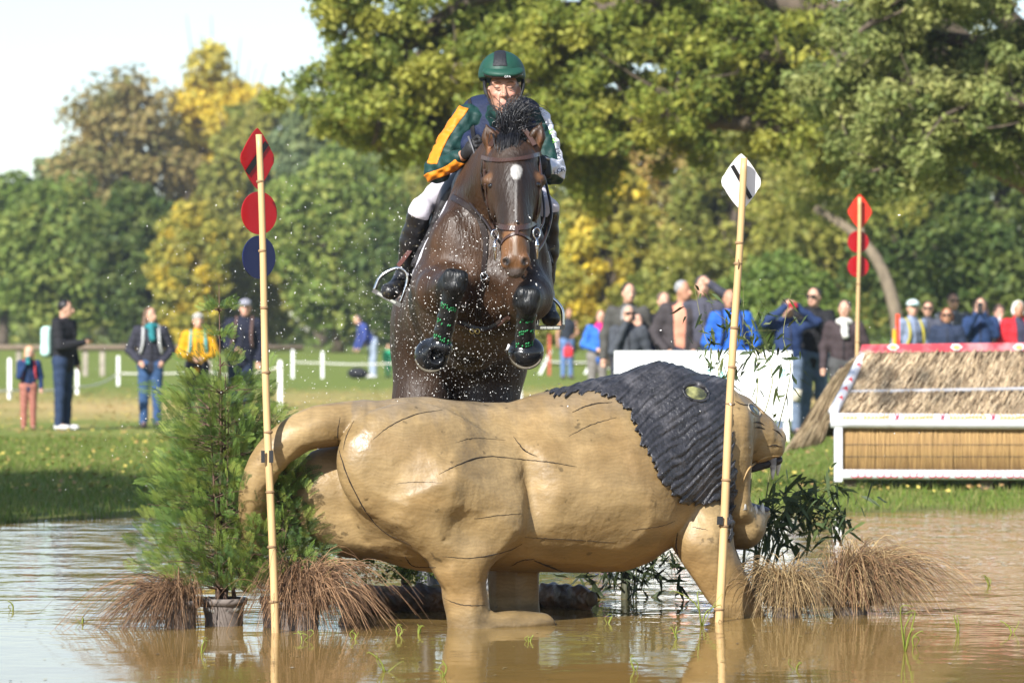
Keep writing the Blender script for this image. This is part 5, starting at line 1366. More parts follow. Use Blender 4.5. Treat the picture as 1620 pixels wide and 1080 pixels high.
TL = [('broadleaf_tree', 'rounded green tree cut by the left edge of the picture', 5, 185, 262, 95, 'green', 0), ('broadleaf_tree', 'small pale green tree rising between the left edge and the tall brown tree', 88, 215, 228, 60, 'teal', 1),
      ('broadleaf_tree', 'tall olive brown tree with loose crown against the sky', 205, 212, 72, 115, 'brown', 2), ('broadleaf_tree', 'tall thin yellow tree with bare twigs reaching the top of the picture', 345, 216, 40, 95, 'yellow', 3),
      ('broadleaf_tree', 'broad yellow-olive tree left of the large oak canopy', 425, 208, 105, 100, 'olive', 4), ('broadleaf_tree', 'blue-green tree directly behind the red flag pole', 510, 190, 125, 85, 'teal', 5),
      ('broadleaf_tree', 'dark green bushy tree behind the man with phone', 95, 165, 255, 105, 'lime', 6), ('broadleaf_tree', 'dark green tree behind the woman with teal scarf', 212, 160, 262, 75, 'dark', 7),
      ('broadleaf_tree', 'low yellow tree beside the red and blue discs', 300, 158, 300, 62, 'gold', 8), ('broadleaf_tree', 'green bush behind the man in grey cap', 405, 162, 320, 75, 'olive', 9),
      ('broadleaf_tree', 'wide green tree behind the bending man', 535, 158, 205, 115, 'lime', 10), ('broadleaf_tree', 'dark bush behind the horse hindquarters', 655, 155, 300, 95, 'dark', 11),
      ('broadleaf_tree', 'olive tree behind the rider and horse', 770, 165, 120, 130, 'olive', 12), ('broadleaf_tree', 'yellow-leaved tree right of the horse head', 965, 112, 225, 75, 'gold', 13),
      ('broadleaf_tree', 'rust brown tree between horse and white flag', 1060, 140, 130, 120, 'rust', 14), ('broadleaf_tree', 'olive tree behind the white flag', 1170, 125, 150, 115, 'olive', 15),
      ('broadleaf_tree', 'low green bush right of the horse above the meadow', 900, 118, 330, 90, 'olive', 16), ('broadleaf_tree', 'ochre tree between the white flag and the far red flag', 1270, 130, 130, 115, 'rust', 17),
      ('broadleaf_tree', 'olive tree behind the far red flag pole', 1360, 118, 130, 110, 'olive', 18), ('broadleaf_tree', 'dark green tree right of the far red flag pole', 1470, 108, 110, 120, 'dark', 19),
      ('broadleaf_tree', 'dark olive tree at the right edge behind the spectators', 1590, 105, 90, 120, 'dark', 20), ('broadleaf_tree', 'low dark bush behind the navy hoodie spectator', 1230, 104, 385, 85, 'green', 21),
      ('broadleaf_tree', 'low green bush behind the salmon shirt spectator', 1085, 108, 370, 85, 'olive', 22), ('broadleaf_tree', 'dark bush behind the filming woman', 1540, 98, 340, 90, 'dark', 23)]
TL += [('broadleaf_tree', 'tall olive tree showing just left of the rider below the oak', 640, 222, 60, 130, 'olive', 24), ('broadleaf_tree', 'tall green tree showing just right of the rider below the oak', 890, 226, 70, 130, 'green', 25), ('broadleaf_tree', 'tall olive tree high behind the nearer oak', 1500, 150, -40, 150, 'olive', 26), ('broadleaf_tree', 'hazy green tree between the yellow tree and the oak', 575, 205, 130, 110, 'olive', 27)]
for nm, lb, px, d, top, hw, pal, sd in TL:
    tree(nm, lb, px, d, top, hw * 1.3, pal, low=0.02 if sd > 5 else 0.1, seed=sd, group=GT, n_cl=150, n_per=85, leaf=0.0012 * d, bare=(sd == 3), depth=hw / FPX * d * 0.7)
# far wood closing the horizon, beyond the counted trees
cx = nrg.uniform(-105, 95, 900); cz = nrg.uniform(0.2, 1.0, 900) ** 1.0 * nrg.uniform(1, 7.5, 900); cy = nrg.uniform(232, 250, 900)
V, Q, K = leaf_cloud(np.stack([cx, cy, cz], 1), nrg.uniform(1.4, 2.6, 900), 48, 0.42, PAL['green'] + PAL['olive'])
tag(put('far_wood', mesh_np('far_wood', V, Q, smooth=False, colors=K), leafm), 'continuous far-off wood closing the horizon behind the trees', 'wood', kind='stuff')

# ---------------------------------------------------------------- the two near oaks whose boughs hang over the course
def bough_tree(name, label, base, Ht, tr_r, limbs, pal, leaf, n_per, seed, twig=0.55, cr=(0.28, 0.5), bark=barkm, per_limb=26, spread=1.15, group=None, sub=1):
    rs = np.random.default_rng(seed)
    t = thing(name, label, 'tree', base, 0, group)
    B0 = np.array(base, float)
    trunk = MB().tube(curve_pts([B0 + [0, 0, -.1], B0 + [.1, 0, Ht * .3], B0 + [-.1, .1, Ht * .62], B0 + [0, 0, Ht]], 14), np.linspace(tr_r * 1.25, tr_r * .45, 14), 14).build('trunk', bark, t)
    cents, rads = [], []
    for P in limbs:
        P = [np.array(p, float) for p in P]
        cp = curve_pts(P, 22)
        lim = MB().tube(cp, np.linspace(tr_r * .42, 0.03, 22), 8).build('limb', bark, trunk)
        tw = MB()
        for i in range(per_limb):
            u = rs.uniform(0.25, 1.0) ** 0.8; k = min(int(u * 21), 20); a = cp[k]
            e = a + rs.normal(size=3) * spread * np.array([1, 0.8, 0.75]) * (1.2 - 0.4 * u) + [0, 0, 0.12]
            tw.tube(curve_pts([a, a * .5 + e * .5 + rs.normal(size=3) * .1, e], 5), np.linspace(.035, .008, 5), 4, cap=False)
            for f in (1.0, 0.6):
                for _ in range(sub):
                    c_ = a * (1 - f) + e * f + rs.normal(size=3) * .22
                    cents.append(c_); rads.append(rs.uniform(*cr))
        tw.build('twigs', bark, t)['kind'] = 'stuff'
    cents = np.array(cents); rads = np.array(rads)
    V, Q, K = leaf_cloud(cents, rads, n_per, leaf, PAL[pal] if isinstance(pal, str) else pal, flat=0.75, shell=0.3)
    put('crown', mesh_np('crown', V, Q, smooth=False, colors=K), leafm, t)
    return t
d1 = 62.0
def o1(px, py, dy=0): return at(px, py, d1 + dy)
base1 = (o1(1780, 600)[0], d1 + 2, 0.1)
B1 = np.array(base1)
limbs1 = [[B1 + [0, 0, 3.2], o1(1500, 190), o1(1230, 172), o1(1020, 130), o1(830, 100), o1(640, 130), o1(590, 230)], [B1 + [0, 0, 3.6], o1(1400, 120, 1), o1(1100, 40, 1), o1(850, 40, 1), o1(600, 70, 1), o1(545, 180, 1)],
          [B1 + [0, 0, 4.2], o1(1450, 20), o1(1150, -60), o1(850, -80), o1(600, -40), o1(545, 60)], [B1 + [0, 0, 3.0], o1(1500, 230, -1), o1(1230, 200, -1), o1(1060, 190, -1), o1(930, 190, -1), o1(860, 230, -1)],
          [B1 + [0, 0, 5], o1(1400, -120, -1), o1(1100, -180), o1(800, -220), o1(600, -150)], [B1 + [0, 0, 3.4], o1(1450, 150, 1.5), o1(1200, 110, 1.5), o1(950, 90, 1.5), o1(720, 150, 1.5), o1(640, 210, 1.5)],
          [B1 + [0, 0, 6], o1(1500, -250), o1(1200, -330), o1(900, -360), o1(680, -280)], [B1 + [0, 0, 7], o1(1600, -450), o1(1350, -560), o1(1100, -560), o1(880, -480)],
          [B1 + [0, 0, 3.3], o1(1480, 140, -1.5), o1(1250, 90, -1.5), o1(1130, 110, -1.5), o1(1040, 190, -1.5)], [B1 + [0, 0, 3.3], o1(1450, 60, -1), o1(1250, 10, -1), o1(1050, 0, -1), o1(900, 40, -1), o1(780, 170, -1)],
          [B1 + [0, 0, 3.2], o1(1450, 110, 2), o1(1150, 60, 2), o1(900, 80, 2), o1(740, 170, 2), o1(690, 270, 2)], [B1 + [0, 0, 3.2], o1(1450, 170, 2), o1(1200, 150, 2), o1(1050, 180, 2), o1(960, 240, 2), o1(930, 275, 2)], [B1 + [0, 0, 3.4], o1(1400, 90, 3), o1(1100, 30, 3), o1(800, 20, 3), o1(620, 120, 3), o1(560, 200, 3)], [B1 + [0, 0, 3.1], o1(1480, 180, 3), o1(1300, 120, 3), o1(1180, 130, 3), o1(1120, 200, 3)],
          [B1 + [0, 0, 3.4], o1(1400, 80, .5), o1(1050, -10, .5), o1(750, 0, .5), o1(610, 130, .5), o1(600, 240, .5)]]
bough_tree('oak_tree', 'big oak with yellow-green boughs hanging behind the rider', base1, 11, 0.55, limbs1, 'oak', 0.066, 150, 5, per_limb=36, cr=(0.30, 0.52), spread=0.62)
d2 = 50.0
def o2(px, py, dy=0): return at(px, py, d2 + dy)
base2 = (o2(2050, 600)[0], d2 + 1.5, 0.15)
B2 = np.array(base2)
limbs2 = [[B2 + [0, 0, 2.6], o2(1800, 225), o2(1620, 222), o2(1500, 190), o2(1400, 150), o2(1310, 150)], [B2 + [0, 0, 3], o2(1800, 130, 1), o2(1600, 80, 1), o2(1450, 60, 1), o2(1340, 90, 1), o2(1300, 180, 1)],
          [B2 + [0, 0, 3.4], o2(1800, 20, -1), o2(1600, -40, -1), o2(1450, -20, -1), o2(1350, 60, -1)], [B2 + [0, 0, 2.7], o2(1800, 180, -1), o2(1650, 160, -1), o2(1530, 170, -1), o2(1440, 230, -1), o2(1400, 265, -1)],
          [B2 + [0, 0, 4], o2(1800, -120), o2(1620, -160), o2(1450, -140)], [B2 + [0, 0, 5], o2(1850, -280), o2(1650, -340), o2(1480, -320)], [B2 + [0, 0, 2.8], o2(1780, 130, .5), o2(1640, 110, .5), o2(1560, 170, .5), o2(1600, 235, .5)]]
bough_tree('oak_tree', 'nearer pale green oak reaching in from the right edge', base2, 9, 0.45, limbs2, [(.20, .245, .07), (.26, .30, .09), (.33, .35, .11), (.14, .19, .055), (.38, .38, .13)], 0.054, 160, 6, per_limb=36, cr=(0.24, 0.42), spread=0.55)
# pale leaning trunk behind the far red flag
lean = thing('leaning_tree', 'pale bare trunk leaning left behind the far red flag pole', 'tree', (at(1425, 600, 95)[0], 95, float(ground_z(at(1425, 600, 95)[0], 95))))
lt = MB().tube(curve_pts([at(1428, 600, 95), at(1418, 500, 95), at(1392, 420, 95.3), at(1352, 370, 95.6), at(1290, 330, 96)], 16), np.linspace(.20, .10, 16), 10).build('trunk', palebark, lean)
MB().tube(curve_pts([at(1370, 388, 95.5), at(1352, 330, 95.8), at(1340, 280, 96)], 8), np.linspace(.09, .04, 8), 7).build('limb', palebark, lt)
C = np.array([at(rnd.uniform(1210, 1480), rnd.uniform(235, 345), 96 + rnd.uniform(-1, 2)) for _ in range(36)])
V, Q, K = leaf_cloud(C, nrg.uniform(.5, .9, 36), 90, .10, PAL['olive']); put('crown', mesh_np('crown', V, Q, smooth=False, colors=K), leafm, lean)
# trees beside the pond, left of the picture: they shade the bank
for i, (bx, by, hx, hy) in enumerate(((-12.5, 18.5, -11.2, 19.4), (-9.6, 18.0, -8.6, 19.0))):
    base = (bx, by, float(ground_z(bx, by)) if by > 27 else -0.3)
    Bq = np.array(base)
    lm = [[Bq + [0, 0, 6], (hx + a * .5, hy + b * .5, 9.0), (hx + a, hy + b, 10.0 + c)] for a, b, c in ((-3, 0, 0), (3.2, .4, .3), (0, 3, .2), (0, -2.6, .4), (2, 1.8, 1), (-2, -1.6, 1), (1.4, -1.6, .8), (-1.6, 2, .6))]
    bough_tree('pond_tree', ('broad tree standing outside the picture left of the pond', 'second broad tree outside the picture overhanging the pond')[i], base, 10, .35, lm, 'green', .13, 26, 20 + i, per_limb=14, cr=(.6, 1.0), spread=1.1)
# ---------------------------------------------------------------- potted plants round the lion
potm = mat('grey_pot', (0.15, 0.125, 0.11), 0.75, 0.25, 12, bump=0.2, bscale=30); blackpot = mat('black_pot', (0.02, 0.02, 0.023), 0.5, 0.2)
soil = mat('soil', (0.035, 0.025, 0.018), 0.95, 0.4, 40, bump=0.8, bscale=60)
def pot(parent, c, r, h, m=potm):
    c = np.array([c[0], c[1], 0.0])
    p = MB().lathe([(r * .80, -0.12), (r * .86, h * .5), (r * .93, h * .74), (r * .93, h * .76), (r * 1.03, h * .78), (r * 1.05, h), (r * .95, h), (r * .92, h * .9)], c, 26).build('pot', m, parent)
    MB().lathe([(0.001, h * .90), (r * .93, h * .88)], c, 20).build('soil', soil, p)
    return c + [0, 0, h * .9]
def strands(c, n, r0, length, bias, cols, up=(0.5, 1.0), w0=0.0022, seed=1, droop=1.0):
    rs = np.random.default_rng(seed); mb = MB(); K = []
    for i in range(n):
        a = rs.uniform(0, 2 * math.pi); ln = length * rs.uniform(0.4, 1.2)
        dirx, diry = math.cos(a) + bias[0], math.sin(a) * 0.8 + bias[1]
        m_ = math.hypot(dirx, diry) + 1e-6; out = min(m_, 1.6)
        dirx, diry = dirx / m_, diry / m_
        p0 = c + [rs.normal(0, r0), rs.normal(0, r0), 0]
        up_ = rs.uniform(*up); T = np.linspace(0, 1, 9)
        reach = ln * 0.62 * rs.uniform(0.25, 1.0) * out
        z = ln * (up_ * 1.25 * T - (up_ * 0.55 + 0.62 * droop * rs.uniform(.6, 1.2)) * T ** 2.1)
        P = p0 + np.stack([dirx * reach * T ** 1.15, diry * reach * T ** 1.15, z], 1)
        P[:, 2] = np.maximum(P[:, 2], -0.02)
        P[:, 0] += rs.normal(0, 0.012) * T ** 2 * np.sin(T * 5 + rs.uniform(0, 6))
        k0 = mb.n; mb.tube(P, np.linspace(w0, w0 * .3, 9), 3, cap=False)
        K.append(np.tile(np.array(cols[rs.integers(len(cols))]) * rs.uniform(.7, 1.3), (mb.n - k0, 1)))
    return mb.mesh('blades', True, np.concatenate(K))
sedgem = mat('sedge', (0, 0, 0), 0.6, 0.1, attr=True, spec=0.3, trans=0.2)
def sedge(label, px, d, r, h, n, length, bias, cols, seed, up=(.5, 1.0), droop=1.0, m=potm):
    x = (px - 810) / FPX * d
    t = thing('potted_sedge', label, 'plant', (x, d, 0), 0, 'brown sedges in pots round the lion')
    c = pot(t, (x, d), r, h, m)
    me = strands(c + [0, 0, -.02], n, r * .45, length, bias, cols, up, seed=seed, droop=droop)
    o = put('blades', me, sedgem, t); o['kind'] = 'stuff'
RB = [(.25, .14, .075), (.33, .19, .10), (.16, .09, .05), (.42, .26, .145), (.12, .07, .042)]
ST = [(.38, .27, .13), (.50, .37, .19), (.25, .17, .085), (.33, .21, .10), (.17, .115, .06)]
sedge('drooping red-brown sedge in grey pot at the far left below the conifer', 286, 17.66, .085, .13, 800, .60, (-.75, -.1), [tuple(np.array(c) * .75) for c in RB], 1, (.35, .8), 1.15)
sedge('bushy red-brown sedge in grey pot between the conifer and the lion hind leg', 474, 17.58, .105, .13, 1300, .62, (.28, -.1), RB, 2, (.55, 1.0))
sedge('straw coloured sedge in sunken pot beside the lion front paw', 1245, 18.35, .085, .08, 1000, .56, (-.15, -.2), ST, 3, (.6, 1.0))
sedge('windswept brown sedge at the right end of the plants, bent to the right', 1345, 18.50, .10, .07, 1700, .64, (.62, -.1), ST + RB, 4, (.7, 1.1), .95)

def spray(L_, rs):
    """flat fern-like conifer spray: quads in local x (along), y (across)"""
    V, Q = [], []
    def blade(p, dx, dy, l, w_):
        n = len(V); px_, py_ = -dy, dx
        V.extend([(p[0], p[1], 0), (p[0] + dx * l * .5 + px_ * w_, p[1] + dy * l * .5 + py_ * w_, .002), (p[0] + dx * l, p[1] + dy * l, -.004), (p[0] + dx * l * .5 - px_ * w_, p[1] + dy * l * .5 - py_ * w_, .002)])
        Q.append([n, n + 1, n + 2, n + 3])
    blade((0, 0), 1, 0, L_, L_ * .012)
    nb = 8
    for i in range(nb):
        f = .12 + .8 * i / nb; ll = L_ * .48 * (1 - .75 * f) + L_ * .06
        for sg in (-1, 1):
            ff = f + (.04 if sg > 0 else 0); ang = .75 + rs.uniform(-.12, .12); dx, dy = math.cos(ang), sg * math.sin(ang)
            blade((L_ * ff, 0), dx, dy, ll, L_ * .010)
            for k in range(3):
                g = .3 + .25 * k; q = (L_ * ff + dx * ll * g, dy * ll * g)
                for s2 in (-1, 1):
                    a2 = math.atan2(dy, dx) + s2 * .6; blade(q, math.cos(a2), math.sin(a2), ll * .42 * (1 - .25 * k), L_ * .0095)
    return np.array(V), np.array(Q)
def thuja(label, px, d, base_z, top_py, halfw, n, seed, m, pr, ph, lean=0.0):
    rs = np.random.default_rng(seed)
    x = (px - 810) / FPX * d; s = FPX / d
    t = thing('conifer_shrub', label, 'shrub', (x, d, 0), 0, 'potted conifers beside the lion')
    c = pot(t, (x, d), pr, ph, m)
    Ht = CAMH - (top_py - HOR) / s - c[2]
    SP = [spray(1.0, rs) for _ in range(5)]
    VV_, QQ, KK, off = [], [], [], 0
    stems = []
    for i in range(7):
        ax = rs.normal(0, .20) * halfw; ay = rs.normal(0, .2) * halfw; hh = Ht * ((1.0 if i == 0 else rs.uniform(.55, .86)))
        if i == 0: ax = lean
        P = curve_pts([c + [rs.normal(0, .02), rs.normal(0, .02), -.02], c + [ax * .6, ay * .6, hh * .45], c + [ax, ay, hh]], 14); stems.append((P, hh))
        MB().tube(P, np.linspace(.011, .002, 14), 5).build('stem', mat('conifer_bark', (.10, .06, .04), .9, .3), t)
    mb = MB()
    for i in range(n):
        P, hh = stems[rs.integers(len(stems))]; f = rs.uniform(.03, 1.0) ** 0.9; a0 = P[min(int(f * 13), 13)]
        zf = (a0[2] - c[2]) / Ht
        wmax = halfw * (1.05 - .80 * zf ** 1.1) if zf < .8 else halfw * .14
        a = rs.uniform(0, 2 * math.pi); rr = wmax * rs.uniform(0.15, 1.0)
        b0 = a0 + [math.cos(a) * rr, math.sin(a) * rr * .8, rr * rs.uniform(.0, .35)]
        if i % 5 == 0: mb.tube([a0, a0 * .5 + b0 * .5 + [0, 0, .01], b0], [.004, .003, .0015], 3, cap=False)
        L_ = rs.uniform(.06, .135) * (0.75 if zf > .75 else 1)
        dr = np.array([math.cos(a) * .75, math.sin(a) * .75, rs.uniform(.25, 1.5)]); dr /= np.linalg.norm(dr)
        sd = np.cross(dr, rs.normal(size=3)); sd /= np.linalg.norm(sd); nm = np.cross(dr, sd)
        V0, Q0 = SP[rs.integers(5)]
        W_ = b0 + L_ * (V0[:, :1] * dr + V0[:, 1:2] * sd + V0[:, 2:] * nm); W_[:, 2] -= .35 * L_ * V0[:, 0] ** 2 * rs.uniform(0, 1)
        W_[:, 2] = np.maximum(W_[:, 2], .015)
        VV_.append(W_); QQ.append(Q0 + off); off += len(V0)
        kc = np.array([(.10, .17, .034), (.14, .21, .04), (.20, .25, .05), (.065, .12, .034)][rs.integers(4)]) * rs.uniform(.75, 1.25)
        KK.append(np.tile(kc, (len(V0), 1)) * (1 + .25 * V0[:, :1]))
    mb.build('twigs', MATS['conifer_bark'], t)['kind'] = 'stuff'
    o = put('foliage', mesh_np('foliage', np.concatenate(VV_), np.concatenate(QQ), smooth=False, colors=np.concatenate(KK)), mat('conifer_leaf', (0, 0, 0), .5, .12, 8, attr=True, spec=.35, trans=.25), t); o['kind'] = 'stuff'
thuja('tall bright green conifer in grey pot beside the lion tail', 354, 17.80, 0, 450, .41, 2000, 3, potm, .108, .13, -.02)
thuja('smaller dark green conifer in black pot behind the lion tail', 440, 17.70, 0, 665, .24, 620, 4, blackpot, .085, .14, .05)
t = SDF().ell(at(352, 962, 17.78) + [0, -.02, -.002], (.095, .05, .026), .02).ell(at(364, 960, 17.76), (.06, .04, .022), .02)
tag(put('stone', sdf_mesh('stone', t, .009, disp=lambda X, Y, Z: .006 * np.sin(X * 90) * np.sin(Y * 80 + Z * 70)), mat('stone_grey', (.22, .21, .19), .9, .35, 30, bump=.5, bscale=60)), 'flat grey stone lying on the soil of the conifer pot', 'stone')

# bamboo behind the lion
leafb = mat('bamboo_leaf', (0, 0, 0), .5, .1, attr=True, spec=.35, trans=.3)
def bamboo(label, base, canes, seed, col_, leafn, leaflen=.11):
    rs = np.random.default_rng(seed)
    t = thing('bamboo_plant', label, 'plant', base, 0, 'bamboo standing behind the lion')
    L_V, L_Q, L_K, off = [], [], [], 0
    for P in canes:
        P = [np.array(p, float) for p in P]
        cp = curve_pts(P, 16)
        MB().tube(cp, np.linspace(.0045, .001, 16), 6).build('cane', mat('bamboo_cane', (.16, .16, .05), .5, .3), t)
        for i in range(leafn):
            f = rs.uniform(.3, 1.0); a = cp[min(int(f * 15), 15)]
            st = a + rs.normal(0, .055, 3)
            dr = np.array([rs.normal(0, .7), rs.normal(0, .5), rs.normal(-.35, .6)]); dr /= np.linalg.norm(dr)
            sd = np.cross(dr, rs.normal(size=3)); sd /= np.linalg.norm(sd)
            l = leaflen * rs.uniform(.5, 1.25); w_ = l * .075 + .002
            V = [st, st + dr * l * .3 + sd * w_, st + dr * l * .7 + sd * w_ * .7 + [0, 0, -.01], st + dr * l + [0, 0, -.03 * rs.random()], st + dr * l * .7 - sd * w_ * .7 + [0, 0, -.01], st + dr * l * .3 - sd * w_]
            L_V += V; L_Q += [[off, off + 1, off + 2, off + 5], [off + 5, off + 2, off + 3, off + 4]]; off += 6
            L_K += [np.array(col_[rs.integers(len(col_))]) * rs.uniform(.7, 1.25)] * 6
            MB
    o = put('leaves', mesh_np('leaves', L_V, L_Q, smooth=False, colors=np.array(L_K)), leafb, t); o['kind'] = 'stuff'
GB = [(.055, .085, .032), (.07, .105, .035), (.10, .13, .04), (.045, .07, .03)]
bamboo('thin bamboo rising above the lion head in front of the white board', at(1150, 950, 19.3) * [1, 1, 0], [[at(1150 + i * 5 + rnd.gauss(0, 6), 940, 19.3 + rnd.gauss(0, .1)), at(1140 + i * 14 + rnd.gauss(0, 12), 720, 19.35), at(1128 + i * 17 + rnd.gauss(0, 14), 590, 19.35 + rnd.gauss(0, .1)), at(1118 + i * 20 + rnd.gauss(0, 14), 530, 19.35), at(1098 + i * 26, 452 + (i % 3) * 35, 19.4)] for i in range(7)], 11, GB, 34, .085)
bamboo('leafy bamboo bending over the water in front of the lion jaws', at(1215, 950, 19.2) * [1, 1, 0], [[at(1195 + rnd.gauss(0, 7), 950, 19.2 + rnd.gauss(0, .06)), at(1192 + i * 6 + rnd.gauss(0, 5), 850 - 4 * i, 19.15), at(1222 + i * 10 + rnd.gauss(0, 8), 790 + rnd.uniform(-30, 60), 19.1), at(1245 + i * 11 + rnd.gauss(0, 10), 775 + rnd.uniform(-50, 90), 19.1)] for i in range(11)], 12, GB, 34, .105)
bamboo('dark bamboo in the water behind the lion belly', at(990, 940, 19.6) * [1, 1, 0], [[at(985 + i * 4, 950, 19.6), at(985 + i * 6, 900, 19.6), at(935 + i * 24, 880, 19.55), at(915 + i * 30, 925, 19.5)] for i in range(6)], 13, [(.035, .05, .02), (.05, .07, .025)], 40, .11)
MB().tube(curve_pts([at(988, 965, 19.55), at(990, 930, 19.55), at(989, 880, 19.6), at(986, 800, 19.6)], 10), .024, 8).build('stump', mat('wet_stem', (.05, .05, .025), .6), bpy.data.objects['bamboo_plant.002'])
# dark bush of clipped box behind the hind legs, seen under the belly
bx = thing('box_shrub', 'dark leafy shrub in shade under the lion belly', 'shrub', (at(640, 950, 18.9)[0], 18.9, 0))
C = np.array([[at(630, 900, 18.9)[0] + rnd.gauss(0, .16), 18.95 + rnd.gauss(0, .08), .16 + abs(rnd.gauss(0, .10))] for _ in range(40)])
V, Q, K = leaf_cloud(C, nrg.uniform(.05, .09, 40), 60, .012, PAL['dark']); o = put('foliage', mesh_np('foliage', V, Q, smooth=False, colors=K), leafm, bx); o['kind'] = 'stuff'
MB().tube([(bx.location[0], 18.95, -.1), (bx.location[0], 18.95, .25)], .02, 7).build('stem', barkm, bx)

# wet logs in the water under the lion
wet = mat('wet_log', (.045, .028, .016), .35, .5, 10, spec=.5, c2=(.16, .08, .035), c2scale=7, bump=.8, bscale=25)
for lb, a, b, r in (('long dark wet log lying in the water behind the lion hind paw', at(560, 962, 18.6), at(705, 960, 18.75), .075), ('short wet log end beside the far hind leg of the lion', at(862, 948, 19.0), at(922, 950, 18.8), .068)):
    a[2] = b[2] = .055
    s = SDF().rc(a, b, r, r * .95, .02)
    lg_ = thing('log', lb, 'log', (a + b) / 2 * [1, 1, 0], 0, 'wet logs under the lion')
    put('bark', sdf_mesh('bark', s, .012, disp=lambda X, Y, Z: .012 * np.sin(X * 37 + Z * 20) * np.sin(Y * 41 + 1) + .006 * np.sin(X * 95 + Z * 80)), wet, lg_)
    u = (b - a) / np.linalg.norm(b - a); MB().tube([b + u * r * .9, b + u * r * 1.02], [r * .6, r * .55], 12).build('cut_end', mat('log_end', (.12, .075, .035), .5, .4, 30), lg_)
# ---------------------------------------------------------------- flagged bamboo poles
bam = mat('bamboo_pole', (.50, .335, .16), .45, .25, 14, spec=.4, stretch=(1, 1, .12), c2=(.28, .17, .08), c2scale=9, c2edge=(.58, .75))
bamd = mat('bamboo_node', (.22, .14, .07), .7, .3)
redm = mat('plate_red', (.33, .004, .009), .35, .10, 6, spec=.45, c2=(.55, .30, .28), c2scale=45, c2edge=(.72, .74)); bluem = mat('plate_blue', (.007, .013, .065), .35, .06, 3, spec=.45); whitem = mat('plate_white', (.80, .80, .82), .4, .05, 5, c2=(.5, .5, .5), c2scale=25, c2edge=(.70, .75)); tape = mat('tape_black', (.012, .012, .013), .45)
orangered = mat('plate_orange_red', (.62, .035, .015), .4, .06)
def diamond(w_, h_, n=40, rnd_=0.16):
    P = []
    for i in range(n):
        a = i / n * 2 * math.pi; c, s = math.cos(a), math.sin(a)
        p = 1.22 if abs(s) > .3 else 1.5
        r = 1 / ((abs(c) ** p + abs(s) ** p) ** (1 / p))
        P.append((w_ / 2 * c * r, h_ / 2 * s * r))
    return P
def plate(parent, name, m, c, outline, yaw, thick=.006):
    R = rotz(yaw)
    return MB().prism(outline, -thick / 2, thick / 2, (R, c)).build(name, m, parent, smooth=False)
def pole(label, cat, bot, top, r, nodes, d0, d1, group=None):
    a, b = at(*bot, d0), at(*top, d1)
    base = a + (b - a) * ((-0.25 - a[2]) / (b[2] - a[2]))
    t = thing('flag_pole', label, cat, (a[0], a[1], 0), 0, group)
    n = 40; P = base + (b - base) * np.linspace(0, 1, n)[:, None]
    P[:, 0] += .004 * np.sin(np.linspace(0, 9, n))
    MB().tube(P, np.linspace(r * 1.1, r * .85, n), 12).build('pole', bam, t)
    for f in nodes:
        c = a + (b - a) * f; u = (b - a) / np.linalg.norm(b - a); rr = r * (1.1 - .25 * f)
        MB().tube([c - u * .007, c - u * .002, c + u * .002, c + u * .007], [rr * 1.0, rr * 1.22, rr * 1.22, rr * 1.0], 12, cap=False).build('node', bamd, t)
    return t, a, b
GF = 'bamboo poles carrying course flags'
t, a, b = pole('bamboo pole with red diamond, red disc and blue disc left of the lion', 'flag pole', (434.5, 999), (409, 213), .0175, (.06, .17, .28, .40, .52, .65, .765, .905), 17.36, 17.45, GF)
def beh(px, py, d): return at(px, py, d)
pd = 17.52
fl = plate(t, 'red_diamond', redm, beh(407, 251, pd), diamond(.195, .285), .72)
c = beh(406, 250, pd - .008)
MB().box(c + rotz(.72) @ np.array([0, -.0035, 0]), (.014, .0012, .092), rotz(.72) @ roty(.68)).build('tape_stripe', tape, fl, smooth=False)
ring = [(.1 * math.cos(i / 48 * 2 * math.pi), .1 * math.sin(i / 48 * 2 * math.pi)) for i in range(48)]
plate(t, 'red_disc', redm, beh(410, 337, pd), ring, .68)
plate(t, 'blue_disc', bluem, beh(409.5, 407, pd), ring, .78)
for q in (416, 429):
    MB().box(at(q, 722, 17.36), (.0085 if q < 420 else .010, .004, .028)).build('tape', tape, t, smooth=False)
t, a, b = pole('bamboo pole with white diamond right of the rider in front of the lion mane', 'flag pole', (1137, 978), (1176.5, 250), .0195, (.02, .20, .30, .465, .545, .63, .77, .815), 18.0, 18.05, GF)
fl = plate(t, 'white_diamond', whitem, at(1172.5, 288, 18.1), diamond(.205, .272), .35)
MB().box(at(1173, 288, 18.09) + [0, -.004, 0], (.010, .0012, .092), rotz(.35) @ roty(-.56)).build('tape_stripe', tape, fl, smooth=False)
MB().box(at(1139, 823, 17.98), (.014, .004, .020), roty(.05)).build('tape', tape, t, smooth=False); MB().box(at(1150, 824, 18.0), (.008, .004, .018)).build('tape', tape, t, smooth=False)
for x_, y_, h_ in ((1168, 418, 8),):
    MB().tube([at(x_, y_ - h_, 18.02), at(x_, y_, 18.015), at(x_, y_ + h_, 18.02)], [.002, .0045, .002], 6).build('knot', bamd, t)
t, a, b = pole('far bamboo pole with one orange-red diamond and two red discs behind the thatched jump', 'flag pole', (1354.5, 770), (1359.5, 312), .019, (.3, .5, .7), 34.2, 34.2, GF)
plate(t, 'red_diamond', orangered, at(1360, 335, 34.26), diamond(.225, .32), .2)
for y_ in (382.5, 421.5): plate(t, 'red_disc', redm, at(1357.5, y_, 34.26), ring, .2)

